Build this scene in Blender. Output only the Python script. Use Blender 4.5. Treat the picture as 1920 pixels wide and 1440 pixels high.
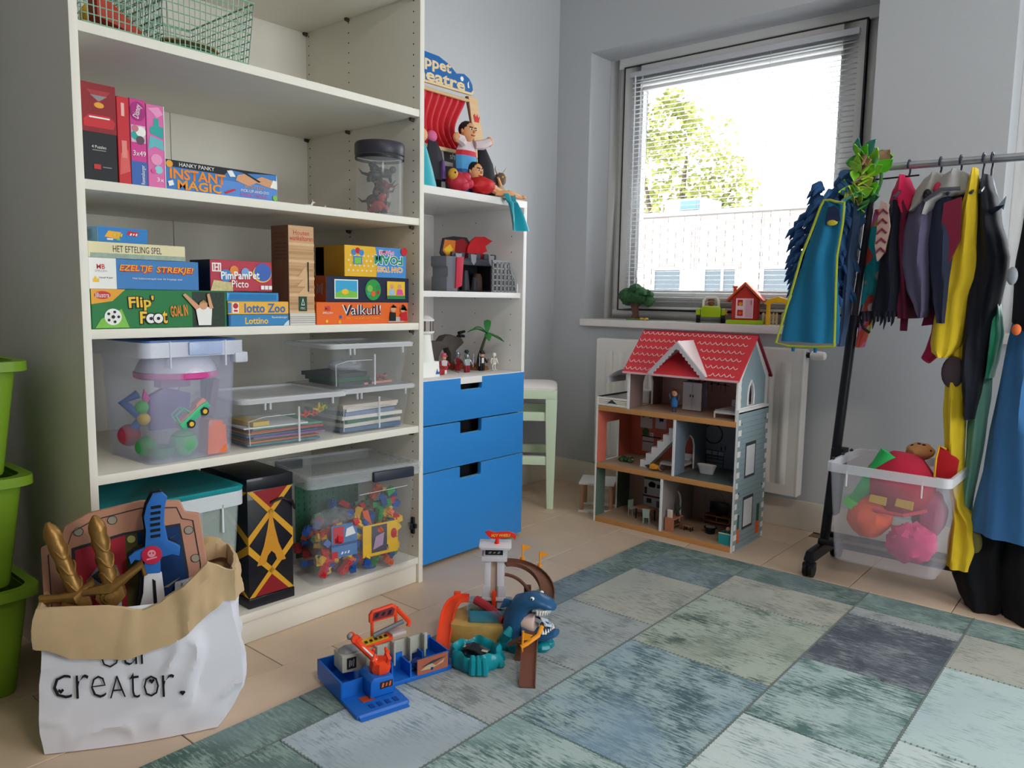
import bpy, bmesh, math, random
from mathutils import Vector, Matrix, noise
random.seed(7)
SC = bpy.context.scene
COL = SC.collection
for o in list(bpy.data.objects): bpy.data.objects.remove(o)

# ---------------------------------------------------------------- camera
CAMP = Vector((2.4281, -3.1912, 0.9486))
def cam_axes(yaw, pitch, roll):
    f = Vector((-math.cos(yaw)*math.cos(pitch), math.sin(yaw)*math.cos(pitch), math.sin(pitch)))
    r = f.cross(Vector((0, 0, 1))).normalized()
    u = r.cross(f)
    return r*math.cos(roll)+u*math.sin(roll), u*math.cos(roll)-r*math.sin(roll), f
_r, _u, _f = cam_axes(math.radians(49.7523), math.radians(-6.463), math.radians(0.9477))
cd = bpy.data.cameras.new('camera'); cam = bpy.data.objects.new('camera', cd); COL.objects.link(cam)
cam.matrix_world = Matrix(((_r.x, _u.x, -_f.x, CAMP.x), (_r.y, _u.y, -_f.y, CAMP.y), (_r.z, _u.z, -_f.z, CAMP.z), (0, 0, 0, 1)))
cd.sensor_fit = 'HORIZONTAL'; cd.sensor_width = 36; cd.lens = 1443.4952/1920*36
cd.clip_start = 0.02; cd.clip_end = 200
SC.camera = cam

# ---------------------------------------------------------------- sky, daylight, exposure
W = bpy.data.worlds.new('sky'); SC.world = W; W.use_nodes = True
_n = W.node_tree.nodes; _l = W.node_tree.links
_bg = _n['Background']; _bg.inputs['Color'].default_value = (0.96, 0.975, 1.0, 1); _bg.inputs['Strength'].default_value = 4.6
SC.cycles.max_bounces = 7; SC.cycles.diffuse_bounces = 4; SC.cycles.glossy_bounces = 2; SC.cycles.transparent_max_bounces = 20; SC.cycles.adaptive_threshold = .03; SC.cycles.use_light_tree = False; SC.cycles.caustics_reflective = False; SC.cycles.caustics_refractive = False
SC.view_settings.view_transform = 'Standard'; SC.view_settings.look = 'None'
SC.view_settings.exposure = 0.78; SC.view_settings.gamma = 1; SC.view_settings.use_curve_mapping = False
def portal(x0, x1, y, z0, z1, rx):
    l = bpy.data.lights.new('daylight_portal', 'AREA'); l.shape = 'RECTANGLE'; l.size = x1-x0; l.size_y = z1-z0
    l.cycles.is_portal = True
    o = bpy.data.objects.new('daylight_portal', l); COL.objects.link(o)
    o.location = ((x0+x1)/2, y, (z0+z1)/2); o.rotation_euler = (rx, 0, 0); return o
portal(.195, 1.504, .30, .846, 2.126, math.radians(-90))     # window_1
portal(1.955, 3.4, .30, .846, 2.126, math.radians(-90))      # window_2
_p = portal(-.8, .8, 0, .12, 2.3, 0)                        # added opening in the unseen right-hand wall, for fill light
_p.location = (4.42, -1.3, 1.21); _p.rotation_euler = (math.radians(90), 0, math.radians(90))

# ---------------------------------------------------------------- materials
def lin(c):
    if isinstance(c, str):
        c = c.lstrip('#'); c = tuple(int(c[i:i+2], 16)/255 for i in (0, 2, 4))
    return tuple((x/12.92 if x <= .04045 else ((x+.055)/1.055)**2.4) for x in c[:3])
MATS = {}
def pm(col, rough=.5, metal=0, var=.05, scale=30, bump=0, coat=0, emit=0, sheen=0, alpha=1, name=None, stretch=(1, 1, 1)):
    """procedural principled material: colour with a fine noise variation and relief"""
    key = (col, rough, metal, var, scale, bump, coat, emit, sheen, alpha, stretch)
    if key in MATS: return MATS[key]
    m = bpy.data.materials.new(name or 'paint_%s' % str(col).strip('#')); m.use_nodes = True
    nt = m.node_tree; N = nt.nodes; L = nt.links; b = N['Principled BSDF']
    c = lin(col)
    tc = N.new('ShaderNodeTexCoord'); mp = N.new('ShaderNodeMapping'); mp.inputs['Scale'].default_value = stretch
    nz = N.new('ShaderNodeTexNoise'); nz.inputs['Scale'].default_value = scale; nz.inputs['Detail'].default_value = 3
    L.new(tc.outputs['Object'], mp.inputs['Vector']); L.new(mp.outputs[0], nz.inputs['Vector'])
    mx = N.new('ShaderNodeMix'); mx.data_type = 'RGBA'
    mx.inputs[6].default_value = tuple(x*(1-var) for x in c)+(1,); mx.inputs[7].default_value = tuple(min(1, x*(1+var)) for x in c)+(1,)
    L.new(nz.outputs['Fac'], mx.inputs[0]); L.new(mx.outputs[2], b.inputs['Base Color'])
    b.inputs['Roughness'].default_value = rough; b.inputs['Metallic'].default_value = metal; b.inputs['Specular IOR Level'].default_value = .3
    if coat: b.inputs['Coat Weight'].default_value = coat
    if sheen: b.inputs['Sheen Weight'].default_value = sheen
    if emit: b.inputs['Emission Color'].default_value = c+(1,); b.inputs['Emission Strength'].default_value = emit
    if bump:
        bp = N.new('ShaderNodeBump'); bp.inputs['Strength'].default_value = bump; bp.inputs['Distance'].default_value = .004
        L.new(nz.outputs['Fac'], bp.inputs['Height']); L.new(bp.outputs[0], b.inputs['Normal'])
    if alpha < 1: b.inputs['Alpha'].default_value = alpha
    MATS[key] = m; return m
def clear(col, a=.3, rough=.25, var=0):
    """translucent plastic: part of the light passes straight through, the rest is scattered or reflected"""
    key = ('clear', col, a, rough)
    if key in MATS: return MATS[key]
    m = bpy.data.materials.new('clear_%s' % str(col).strip('#')); m.use_nodes = True
    nt = m.node_tree; N = nt.nodes; L = nt.links; b = N['Principled BSDF']; out = N['Material Output']
    b.inputs['Base Color'].default_value = lin(col)+(1,); b.inputs['Roughness'].default_value = rough
    nz = N.new('ShaderNodeTexNoise'); nz.inputs['Scale'].default_value = 14
    t = N.new('ShaderNodeBsdfTransparent'); t.inputs['Color'].default_value = tuple(.93+.07*x for x in lin(col))+(1,)
    mr = N.new('ShaderNodeMapRange'); mr.inputs['To Min'].default_value = a*.9; mr.inputs['To Max'].default_value = a*1.1
    L.new(nz.outputs['Fac'], mr.inputs['Value'])
    mx = N.new('ShaderNodeMixShader'); L.new(mr.outputs[0], mx.inputs[0]); L.new(t.outputs[0], mx.inputs[1]); L.new(b.outputs[0], mx.inputs[2])
    L.new(mx.outputs[0], out.inputs['Surface']); MATS[key] = m; return m
def streaks(c1, c2, c3=None, sc=(5, 60, 1), amt=.5, rough=.95, bump=.25, seed=0, name='woven', soft=.16):
    """woven, worn cloth: fine streaks of two or three yarn colours"""
    m = bpy.data.materials.new(name); m.use_nodes = True
    nt = m.node_tree; N = nt.nodes; L = nt.links; b = N['Principled BSDF']; b.inputs['Roughness'].default_value = rough
    b.inputs['Specular IOR Level'].default_value = .25
    tc = N.new('ShaderNodeTexCoord'); mp = N.new('ShaderNodeMapping'); mp.inputs['Scale'].default_value = sc; mp.inputs['Location'].default_value = (seed*3.7, seed*1.9, seed)
    L.new(tc.outputs['Object'], mp.inputs[0])
    n1 = N.new('ShaderNodeTexNoise'); n1.inputs['Scale'].default_value = 4; n1.inputs['Detail'].default_value = 5; n1.inputs['Roughness'].default_value = .7
    L.new(mp.outputs[0], n1.inputs['Vector'])
    n2 = N.new('ShaderNodeTexNoise'); n2.inputs['Scale'].default_value = 7+seed % 3; n2.inputs['Detail'].default_value = 4; n2.inputs['Roughness'].default_value = .65
    L.new(tc.outputs['Object'], n2.inputs['Vector'])
    ad = N.new('ShaderNodeMath'); ad.operation = 'MULTIPLY_ADD'; L.new(n1.outputs['Fac'], ad.inputs[0]); ad.inputs[1].default_value = 1.35; L.new(n2.outputs['Fac'], ad.inputs[2])
    r = N.new('ShaderNodeValToRGB'); lo = 1.0-(amt-.5)*.7
    r.color_ramp.elements[0].position = max(0, (lo-soft)/2); r.color_ramp.elements[1].position = min(1, (lo+soft)/2)
    r.color_ramp.elements[0].color = lin(c1)+(1,); r.color_ramp.elements[1].color = lin(c2)+(1,)
    hf = N.new('ShaderNodeMath'); hf.operation = 'MULTIPLY'; hf.inputs[1].default_value = 1/2.35; L.new(ad.outputs[0], hf.inputs[0])
    L.new(hf.outputs[0], r.inputs[0]); col = r.outputs[0]
    if c3:
        n3 = N.new('ShaderNodeTexNoise'); n3.inputs['Scale'].default_value = 3.3; n3.inputs['Detail'].default_value = 2
        mp3 = N.new('ShaderNodeMapping'); mp3.inputs['Location'].default_value = (seed*2.3+5, seed, 0); L.new(tc.outputs['Object'], mp3.inputs[0]); L.new(mp3.outputs[0], n3.inputs[0])
        r3 = N.new('ShaderNodeValToRGB'); r3.color_ramp.elements[0].position = .47; r3.color_ramp.elements[1].position = .66
        r3.color_ramp.elements[1].color = (.75, .75, .75, 1)
        L.new(n3.outputs['Fac'], r3.inputs[0])
        mx = N.new('ShaderNodeMix'); mx.data_type = 'RGBA'; L.new(r3.outputs[0], mx.inputs[0]); L.new(col, mx.inputs[6]); mx.inputs[7].default_value = lin(c3)+(1,)
        col = mx.outputs[2]
    L.new(col, b.inputs['Base Color'])
    bp = N.new('ShaderNodeBump'); bp.inputs['Strength'].default_value = bump; bp.inputs['Distance'].default_value = .003
    L.new(n1.outputs['Fac'], bp.inputs['Height']); L.new(bp.outputs[0], b.inputs['Normal'])
    return m

# ---------------------------------------------------------------- mesh builder
class MB:
    def __init__(s): s.v = []; s.f = []; s.T = None
    def _add(s, vs, fs):
        k = len(s.v)
        s.v += [tuple(s.T @ Vector(p)) for p in vs] if s.T else [tuple(p) for p in vs]
        s.f += [tuple(k+i for i in f) for f in fs]; return s
    def box(s, x0, x1, y0, y1, z0, z1):
        return s._add([(x0, y0, z0), (x1, y0, z0), (x1, y1, z0), (x0, y1, z0), (x0, y0, z1), (x1, y0, z1), (x1, y1, z1), (x0, y1, z1)],
                      [(0, 3, 2, 1), (4, 5, 6, 7), (0, 1, 5, 4), (1, 2, 6, 5), (2, 3, 7, 6), (3, 0, 4, 7)])
    def hexa(s, p):  # 8 corners, bottom ring then top ring
        return s._add(p, [(0, 3, 2, 1), (4, 5, 6, 7), (0, 1, 5, 4), (1, 2, 6, 5), (2, 3, 7, 6), (3, 0, 4, 7)])
    def loft(s, rings, cap=True, closed=True, capb=None):
        n = len(rings[0]); vs = [p for r in rings for p in r]; fs = []
        for i in range(len(rings)-1):
            for j in range(n if closed else n-1):
                a = i*n+j; b = i*n+(j+1) % n; fs.append((a, b, b+n, a+n))
        if cap and closed:
            fs.append(tuple(range(n))[::-1])
            if capb is not False: fs.append(tuple((len(rings)-1)*n+j for j in range(n)))
        return s._add(vs, fs)
    def cyl(s, p0, p1, r0, r1=None, n=14, cap=True):
        r1 = r0 if r1 is None else r1
        p0 = Vector(p0); p1 = Vector(p1); d = (p1-p0).normalized()
        a = d.orthogonal().normalized(); b = d.cross(a)
        ring = lambda p, r: [p+(a*math.cos(2*math.pi*i/n)+b*math.sin(2*math.pi*i/n))*r for i in range(n)]
        return s.loft([ring(p0, r0), ring(p1, r1)], cap)
    def tube(s, pts, r, n=8, closed=False, flat=1):
        pts = [Vector(p) for p in pts]; m = len(pts); R = r if isinstance(r, (list, tuple)) else [r]*m
        rings = []; a = None
        for i, p in enumerate(pts):
            if closed: d = (pts[(i+1) % m]-pts[i-1]).normalized()
            else: d = (pts[min(i+1, m-1)]-pts[max(i-1, 0)]).normalized()
            if a is None: a = d.orthogonal().normalized()
            else:
                a = (a-d*a.dot(d)); a = a.normalized() if a.length > 1e-6 else d.orthogonal().normalized()
            b = d.cross(a)
            rings.append([p+(a*math.cos(2*math.pi*j/n)+b*math.sin(2*math.pi*j/n)*flat)*R[i] for j in range(n)])
        if closed: rings.append(rings[0])
        return s.loft(rings, cap=not closed)
    def lathe(s, prof, n=20, c=(0, 0, 0), cap=True):
        return s.loft([[(c[0]+r*math.cos(2*math.pi*j/n), c[1]+r*math.sin(2*math.pi*j/n), c[2]+z) for j in range(n)] for r, z in prof], cap)
    def ell(s, c, rx, ry, rz, n=16, m=9, fn=None):
        rings = []
        for i in range(m+1):
            t = -math.pi/2+math.pi*i/m; cr = max(math.cos(t), .001)
            ring = []
            for j in range(n):
                a = 2*math.pi*j/n; d = Vector((cr*math.cos(a), cr*math.sin(a), math.sin(t))); k = fn(d) if fn else 1
                ring.append((c[0]+rx*d.x*k, c[1]+ry*d.y*k, c[2]+rz*d.z*k))
            rings.append(ring)
        return s.loft(rings)
    def prism(s, pts, y0=0, y1=.001):
        """outline in the x-z plane, thickness along y"""
        n = len(pts); ar = sum(pts[i][0]*pts[(i+1) % n][1]-pts[(i+1) % n][0]*pts[i][1] for i in range(n))
        if ar < 0: pts = pts[::-1]
        vs = [(x, y0, z) for x, z in pts]+[(x, y1, z) for x, z in pts]
        fs = [tuple(range(n)), tuple(range(2*n-1, n-1, -1))]+[((i+1) % n, i, i+n, (i+1) % n+n) for i in range(n)]
        return s._add(vs, fs)
    def grid(s, fn, nu, nv, t=0):
        P = [[Vector(fn(i/nu, j/nv)) for i in range(nu+1)] for j in range(nv+1)]
        vs = [p for r in P for p in r]; w = nu+1
        fs = [(j*w+i, j*w+i+1, (j+1)*w+i+1, (j+1)*w+i) for j in range(nv) for i in range(nu)]
        if t:
            N = []
            for j in range(nv+1):
                for i in range(nu+1):
                    a = P[j][min(i+1, nu)]-P[j][max(i-1, 0)]; b = P[min(j+1, nv)][i]-P[max(j-1, 0)][i]
                    c = a.cross(b); N.append(c.normalized() if c.length > 1e-9 else Vector((0, 0, 1)))
            k = len(vs); vs = vs+[v-nn*t for v, nn in zip(vs, N)]
            fs = fs+[tuple(k+q for q in f[::-1]) for f in fs]
            e = [j for j in range(nu)]
            for i in range(nu):
                fs.append((i+1, i, k+i, k+i+1)); q = nv*w; fs.append((q+i, q+i+1, k+q+i+1, k+q+i))
            for j in range(nv):
                fs.append((j*w, (j+1)*w, k+(j+1)*w, k+j*w)); q = nu; fs.append(((j+1)*w+q, j*w+q, k+j*w+q, k+(j+1)*w+q))
        return s._add(vs, fs)
    def mesh(s, name, mat, smooth=35, bev=0, seg=2):
        me = bpy.data.meshes.new(name); me.from_pydata(s.v, [], s.f); me.validate()
        if bev:
            bm = bmesh.new(); bm.from_mesh(me); bmesh.ops.remove_doubles(bm, verts=bm.verts, dist=1e-6)
            ed = [e for e in bm.edges if len(e.link_faces) == 2 and e.calc_face_angle(0) > .5]
            bmesh.ops.bevel(bm, geom=ed, offset=bev, segments=seg, affect='EDGES', clamp_overlap=True, profile=.6)
            bm.to_mesh(me); bm.free()
        if smooth: me.shade_smooth(); me.set_sharp_from_angle(angle=math.radians(smooth))
        if mat: me.materials.append(mat)
        return me
    def build(s, name, mat, parent=None, smooth=35, bev=0, seg=2, loc=None, rz=0):
        return link(name, s.mesh(name, mat, smooth, bev, seg), parent, loc, rz)
def link(name, me, parent=None, loc=None, rz=0):
    o = bpy.data.objects.new(name, me); COL.objects.link(o); o.parent = parent
    if loc is not None: o.location = loc
    if rz: o.rotation_euler = (0, 0, rz)
    return o
def tag(o, label=None, cat=None, group=None, kind=None):
    if label: o['label'] = label
    if cat: o['category'] = cat
    if group: o['group'] = group
    if kind: o['kind'] = kind
    return o
def thing(name, label, cat, loc=(0, 0, 0), deg=0, group=None, kind=None):
    o = bpy.data.objects.new(name, None); COL.objects.link(o); o.empty_display_size = .02
    o.location = loc; o.rotation_euler = (0, 0, math.radians(deg))
    return tag(o, label, cat, group, kind)
def struct(name, mb, mat, parent=None, **k):
    o = mb.build(name, mat, parent, **k)
    if not parent: o['kind'] = 'structure'
    return o
def bx(name, mat, parent, x0, x1, y0, y1, z0, z1, bev=0, **k): return MB().box(x0, x1, y0, y1, z0, z1).build(name, mat, parent, bev=bev, **k)
def poly(name, mat, parent, pts, y=-.0004, t=.0004): return MB().prism(pts, y-t, y).build(name, mat, parent, smooth=0)
def rect(name, mat, parent, x0, x1, z0, z1, y=-.0004, t=.0004): return poly(name, mat, parent, [(x0, z0), (x1, z0), (x1, z1), (x0, z1)], y, t)
def disc(cx, cz, rx, rz=None, n=20, a0=0): rz = rz or rx; return [(cx+rx*math.cos(a0+2*math.pi*i/n), cz+rz*math.sin(a0+2*math.pi*i/n)) for i in range(n)]
def txt(parent, s, mat, cx, cz, w, h=None, y=-.0008, rot=0, shear=0, name='lettering', bold=.0, ext=.0003, flip=False, M=None, squash=True):
    """flat lettering fitted to a w x h field in the local x-z plane, facing -y (or placed by matrix M)"""
    cu = bpy.data.curves.new('t', 'FONT'); cu.body = s; cu.size = 1; cu.shear = shear; cu.offset = bold; cu.resolution_u = 2; cu.align_x = 'LEFT'
    to = bpy.data.objects.new('t', cu); COL.objects.link(to)
    me = bpy.data.meshes.new_from_object(to.evaluated_get(bpy.context.evaluated_depsgraph_get()))
    bpy.data.objects.remove(to); bpy.data.curves.remove(cu)
    xs = [v.co.x for v in me.vertices]; ys = [v.co.y for v in me.vertices]
    x0, x1, y0, y1 = min(xs), max(xs), min(ys), max(ys)
    sx = w/(x1-x0); sy = h/(y1-y0) if h else sx
    c, sn = math.cos(rot), math.sin(rot)
    for v in me.vertices:
        a = (v.co.x-(x0+x1)/2)*sx; b = (v.co.y-(y0+y1)/2)*sy
        if flip: a, b = -a, -b
        v.co = (cx+a*c-b*sn, y, cz+a*sn+b*c)
    if M is not None: me.transform(M)
    me.materials.clear(); me.materials.append(mat); me.name = name
    return link(name, me, parent)
def marks(parent, mat, cx, cz, w, h, y=-.0008, M=None):
    """small graphic strokes of a sticker print"""
    m = MB()
    if M is not None: m.T = M
    for i, (a, b, c) in enumerate(((-.5, -.2, .9), (-.12, .14, .7), (.22, .5, 1.0))):
        m.prism([(cx+a*w, cz-h*.5*c), (cx+(b-.1)*w, cz-h*.5*c), (cx+b*w, cz+h*.5*c), (cx+(a+.1)*w, cz+h*.5*c)], y-.0003, y)
    return m.build('sticker_print', mat, parent, smooth=0)
def copy_tree(o, parent=None):
    c = o.copy(); COL.objects.link(c); c.parent = parent
    for ch in [q for q in bpy.data.objects if q.parent == o]: copy_tree(ch, c)
    return c
Rz = lambda d: Matrix.Rotation(math.radians(d), 4, 'Z')
Rx = lambda d: Matrix.Rotation(math.radians(d), 4, 'X')
Ry = lambda d: Matrix.Rotation(math.radians(d), 4, 'Y')
Tr = lambda x, y, z: Matrix.Translation((x, y, z))

WHITE = pm('#ece9e4', .45, var=.02); PAPER = pm('#f3f2ee', .8, var=.02); BLACK = pm('#15161a', .5)
DARK = pm('#22242a', .6); RED = pm('#c8202c', .45); YEL = pm('#f2c230', .5); BLUE = pm('#2a5fb0', .45)
GREEN = pm('#2d8a4a', .5); ORANGE = pm('#e8622a', .45); PINK = pm('#e0529a', .5); SKIN = pm('#d9a07a', .6)
CREAM = pm('#e9dcb8', .7); BROWN = pm('#6b4630', .6); GREY = pm('#8b8d92', .55)
# ================================================================ room
WALLM = pm('#c0c2c6', .9, var=.03, scale=60, bump=.05)
CEILM = pm('#e6e4e0', .9, var=.02)
TILEM = [pm(c, .42, var=.12, scale=7, bump=.03) for c in ('#d8bfa6', '#d5bba2', '#dac2aa', '#d4bca4')]
GROUT = pm('#7d6650', .8)
XR, YF, ZC = 4.3, -5.0, 2.55
WX0, WX1, WZ0, WZ1 = .1947, 1.5036, .8461, 2.1261
W2X0, W2X1 = 1.955, 3.40
fl = struct('floor', MB().box(-.3, XR, YF, .3, -.12, -.004), GROUT)
# rows of stone-look floor tiles, staggered, with recessed joints
rows = [.164, .469, .774, 1.079]; tl = .474
tile_mesh = [MB().box(.0012, .3038, .0012, tl-.0012, -.004, 0).mesh('tile', t, bev=.0012, seg=1) for t in TILEM]
k = 0
for i, x in enumerate([-.141]+rows):
    off = -1.5026 if i % 2 == 1 else -1.655
    j0 = math.floor((-3.2-off)/tl)
    for j in range(j0, j0+8):
        y = off+j*tl
        if y > -.01 or y+tl < -3.4: continue
        if x > .9 and y < -.95: continue
        k += 1; link('tile', tile_mesh[(k*7+i*3) % 4], fl, (x, y, 0))
for j in range(-1, 1):
    for x in (1.079+.305*q for q in range(1, 11)):
        k += 1; link('tile', tile_mesh[(k*5) % 4], fl, (x, -.5546+.474*j+.4746*.0, 0))
struct('wall_left', MB().box(-.2, 0, YF, .3, 0, ZC), WALLM)
wb = MB()
wb.box(0, WX0, 0, .3, 0, ZC).box(WX0, WX1, 0, .3, 0, WZ0-.03).box(WX0, WX1, 0, .3, WZ1, ZC).box(WX1, W2X0, 0, .3, 0, ZC)
wb.box(W2X0, W2X1, 0, .3, 0, WZ0-.03).box(W2X0, W2X1, 0, .3, WZ1, ZC).box(W2X1, XR, 0, .3, 0, ZC)
struct('wall_back', wb, WALLM, smooth=0)
struct('wall_right', MB().box(XR, XR+.2, YF, -2.1, 0, ZC).box(XR, XR+.2, -.5, .3, 0, ZC).box(XR, XR+.2, -2.1, -.5, 2.3, ZC).box(XR, XR+.2, -2.1, -.5, 0, .12), WALLM, smooth=0)  # opening added so that daylight reaches the bookcase front
struct('wall_front', MB().box(-.2, XR, YF-.2, YF, 0, ZC), pm('#5a544e', .9))  # unseen wall, made dark to cut the light it bounces back
struct('ceiling', MB().box(-.2, XR+.2, YF-.2, .3, ZC, ZC+.15), CEILM)
BBM = pm('#e8dfd2', .5, var=.02)
def skirting(name, x0, x1, y0, y1):
    struct(name, MB().box(x0, x1, y0, y1, 0, .1219), BBM, bev=.004)
skirting('baseboard_left', 0, .013, YF, 0); skirting('baseboard_back', .013, XR, -.013, 0)

# ---- windows
FRM = pm('#e4e3e1', .4, var=.02); GASK = pm('#3c3c40', .7); SILLM = pm('#efe9e6', .4, var=.02)
def glassmat():
    m = bpy.data.materials.new('window_glass'); m.use_nodes = True; N = m.node_tree.nodes; L = m.node_tree.links
    t = N.new('ShaderNodeBsdfTransparent'); t.inputs[0].default_value = (.97, .985, .98, 1)
    g = N.new('ShaderNodeBsdfGlossy'); g.inputs['Roughness'].default_value = .02
    fr = N.new('ShaderNodeFresnel'); fr.inputs[0].default_value = 1.25
    mx = N.new('ShaderNodeMixShader'); L.new(fr.outputs[0], mx.inputs[0]); L.new(t.outputs[0], mx.inputs[1]); L.new(g.outputs[0], mx.inputs[2])
    L.new(mx.outputs[0], N['Material Output'].inputs[0]); return m
GLASS = glassmat()
def frame4(x0, x1, z0, z1, w, y0, y1):
    return MB().box(x0, x0+w, y0, y1, z0, z1).box(x1-w, x1, y0, y1, z0, z1).box(x0+w, x1-w, y0, y1, z0, z0+w).box(x0+w, x1-w, y0, y1, z1-w, z1)
def window(n, x0, x1):
    w = thing('window_%d' % n, None, None, (0, 0, 0), kind='structure')
    frame4(x0, x1, WZ0, WZ1, .05, .175, .27).build('window_frame', FRM, w, bev=.004)
    frame4(x0+.048, x1-.048, WZ0+.006, WZ1-.006, .042, .19, .27).build('frame_rebate', FRM, w, bev=.003)
    frame4(x0+.086, x1-.086, WZ0+.044, WZ1-.046, .006, .164, .2).build('gasket', GASK, w)
    frame4(x0+.086, x1-.086, WZ0+.044, WZ1-.046, .093, .168, .24).build('sash', FRM, w, bev=.004)
    frame4(x0+.175, x1-.175, WZ0+.133, WZ1-.153, .014, .18, .215).build('glazing_bead', FRM, w, bev=.003)
    bx('pane', GLASS, w, x0+.18, x1-.18, .204, .210, WZ0+.138, WZ1-.158)
    bx('sill', SILLM, w, x0-.006, x1+.006, -.032, .185, WZ0-.034, WZ0, bev=.004)
    return w
window(1, WX0, WX1); window(2, W2X0, W2X1)
def slatmat():
    m = bpy.data.materials.new('blind_slat'); m.use_nodes = True; N = m.node_tree.nodes; L = m.node_tree.links
    t = N.new('ShaderNodeBsdfTranslucent'); t.inputs[0].default_value = (.85, .86, .88, 1); d = N['Principled BSDF']; d.inputs['Base Color'].default_value = (.85, .86, .88, 1); d.inputs['Roughness'].default_value = .4
    mx = N.new('ShaderNodeMixShader'); mx.inputs[0].default_value = .4; L.new(d.outputs[0], mx.inputs[1]); L.new(t.outputs[0], mx.inputs[2]); L.new(mx.outputs[0], N['Material Output'].inputs[0]); return m
SLAT = slatmat()
w3 = thing('window_3', None, None, (0, 0, 0), kind='structure')  # window added in the unseen right wall to let in fill light
MB().box(XR+.08, XR+.14, -2.1, -2.04, .12, 2.3).box(XR+.08, XR+.14, -.56, -.5, .12, 2.3).box(XR+.08, XR+.14, -2.04, -.56, .12, .2).box(XR+.08, XR+.14, -2.04, -.56, 2.24, 2.3).build('window_frame', FRM, w3)
bx('pane', GLASS, w3, XR+.105, XR+.112, -2.04, -.56, .2, 2.24); CORD = pm('#d8d8d8', .7)
def blind(x0, x1, label):
    b = thing('venetian_blind', label, 'blind', (x0, .13, WZ0+.045), group='white venetian blinds')
    w = x1-x0; zt = 2.034-(WZ0+.045)
    bx('head_rail', pm('#c9cad2', .4), b, 0, w, -.014, .014, zt-.025, zt, bev=.002)
    bx('bottom_rail', SLAT, b, .005, w-.005, -.011, .011, .01, .022, bev=.003)
    sl = MB().grid(lambda u, v: (.006+u*(w-.012), (v-.5)*.018, .0016*math.sin(v*math.pi)), 1, 4, .0003).mesh('slat', SLAT)
    zs = [.026+.0035*i for i in range(7)]
    z = zs[-1]+.02
    while z < zt-.035: zs.append(z); z += .0205
    for q in [zt-.028-.0022*i for i in range(6)]: zs.append(q)
    for q in zs: link('slat', sl, b, (0, 0, q))
    for f in (.06, .36, .66, .94):
        MB().cyl((w*f, -.011, .02), (w*f, -.011, zt-.01), .0007, n=5).cyl((w*f, .011, .02), (w*f, .011, zt-.01), .0007, n=5).build('ladder_cord', CORD, b)
    MB().cyl((.035, -.02, .14), (.035, -.02, zt-.02), .0035, n=8).cyl((.035, -.02, .08), (.035, -.02, .15), .007, .005, n=8).build('tilt_wand', clear('#f4f6f8', .6), b)
    MB().cyl((.075, -.02, .2), (.075, -.02, zt-.02), .0012, n=6).cyl((.075, -.02, .16), (.075, -.02, .2), .008, .004, n=8).build('pull_cord', CORD, b)
    return b
blind(.345, 1.40, 'white venetian blind with open slats over the window behind the dollhouse')
blind(2.09, 3.27, 'white venetian blind at the right picture edge behind the clothes rack')

# ---- what stands outside
BRK = [pm(c, .9, var=.1, scale=30) for c in ('#77706c', '#706865', '#7d7570', '#6b6462')]
bl = thing('flat_roofed_building', 'pale brick building with flat roof and low windows outside the window', 'building', (-6, 14, -3))
MOR = pm('#85807c', .9)
wl = bx('brick_wall', MOR, bl, -6, 9, .02, 6, 0, 5.98)
bm1 = [MB().box(0, .42, 0, .06, 0, .125).mesh('brick', m) for m in BRK]
nb = 0
wins = [(-1.55, -.7), (-.18, .72), (1.27, 2.2), (2.75, 3.7)]
for r in range(24):
    z = 2.95+r*.125
    for c in range(17):
        x = -2.65+c*.43+(.215 if r % 2 else 0)
        if nb >= 298: break
        if 3.95 < z+.06 < 4.72 and any(a-.42 < x < b for a, b in wins): continue
        if r < 8: continue
        link('brick', bm1[(r*5+c*3+(c*r) % 7) % 4], bl, (x, -.012, z)); nb += 1
bx('roof_edge', pm('#868482', .6), bl, -6, 9, -.06, .25, 5.98, 6.08)
WFR = pm('#8f8f8f', .6); WGL = pm('#3e464c', .15)
for a, b in wins:
    f = frame4(a, b, 4.0, 4.74, .07, -.03, .03).build('window', WFR, bl); bx('pane', WGL, f, a+.07, b-.07, .0, .02, 4.07, 4.67)
    if a == -.18: bx('mullion', WFR, f, .3, .36, -.03, .03, 4.07, 4.67)
rb = bx('roof_box', pm('#868e94', .5), bl, -1.45, -.4, .3, 1.3, 6.08, 6.42)
bx('vent_panel', pm('#4a6a86', .4), rb, -1.0, -.5, .28, .31, 6.14, 6.36)
trn = thing('leafy_tree', 'yellow-green leafy tree rising behind the flat-roofed building', 'tree', (-11.2, 22, -3))
MB().tube([(0, 0, 0), (.1, 0, 3), (-.1, .1, 6), (.2, 0, 9)], [.35, .28, .2, .05], 10).tube([(0, 0, 4), (1, .3, 6.5), (1.9, .4, 8)], [.16, .1, .03], 7).tube([(0, 0, 4.5), (-1, -.3, 7), (-1.6, 0, 9)], [.16, .1, .03], 7).build('trunk', pm('#4a3f34', .9), trn)
lm = MB()
rg = random.Random(3)
blobs = [(-.6, 0, 9.6, 1.5), (.6, 0, 8.9, 1.6), (1.6, .2, 7.6, 1.3), (-1.6, .1, 8.2, 1.6), (0, 0, 7, 1.8), (1.9, 0, 6.6, 1.0), (-1.7, 0, 10.2, 1.0), (-.2, 0, 10.5, .9)]
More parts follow.
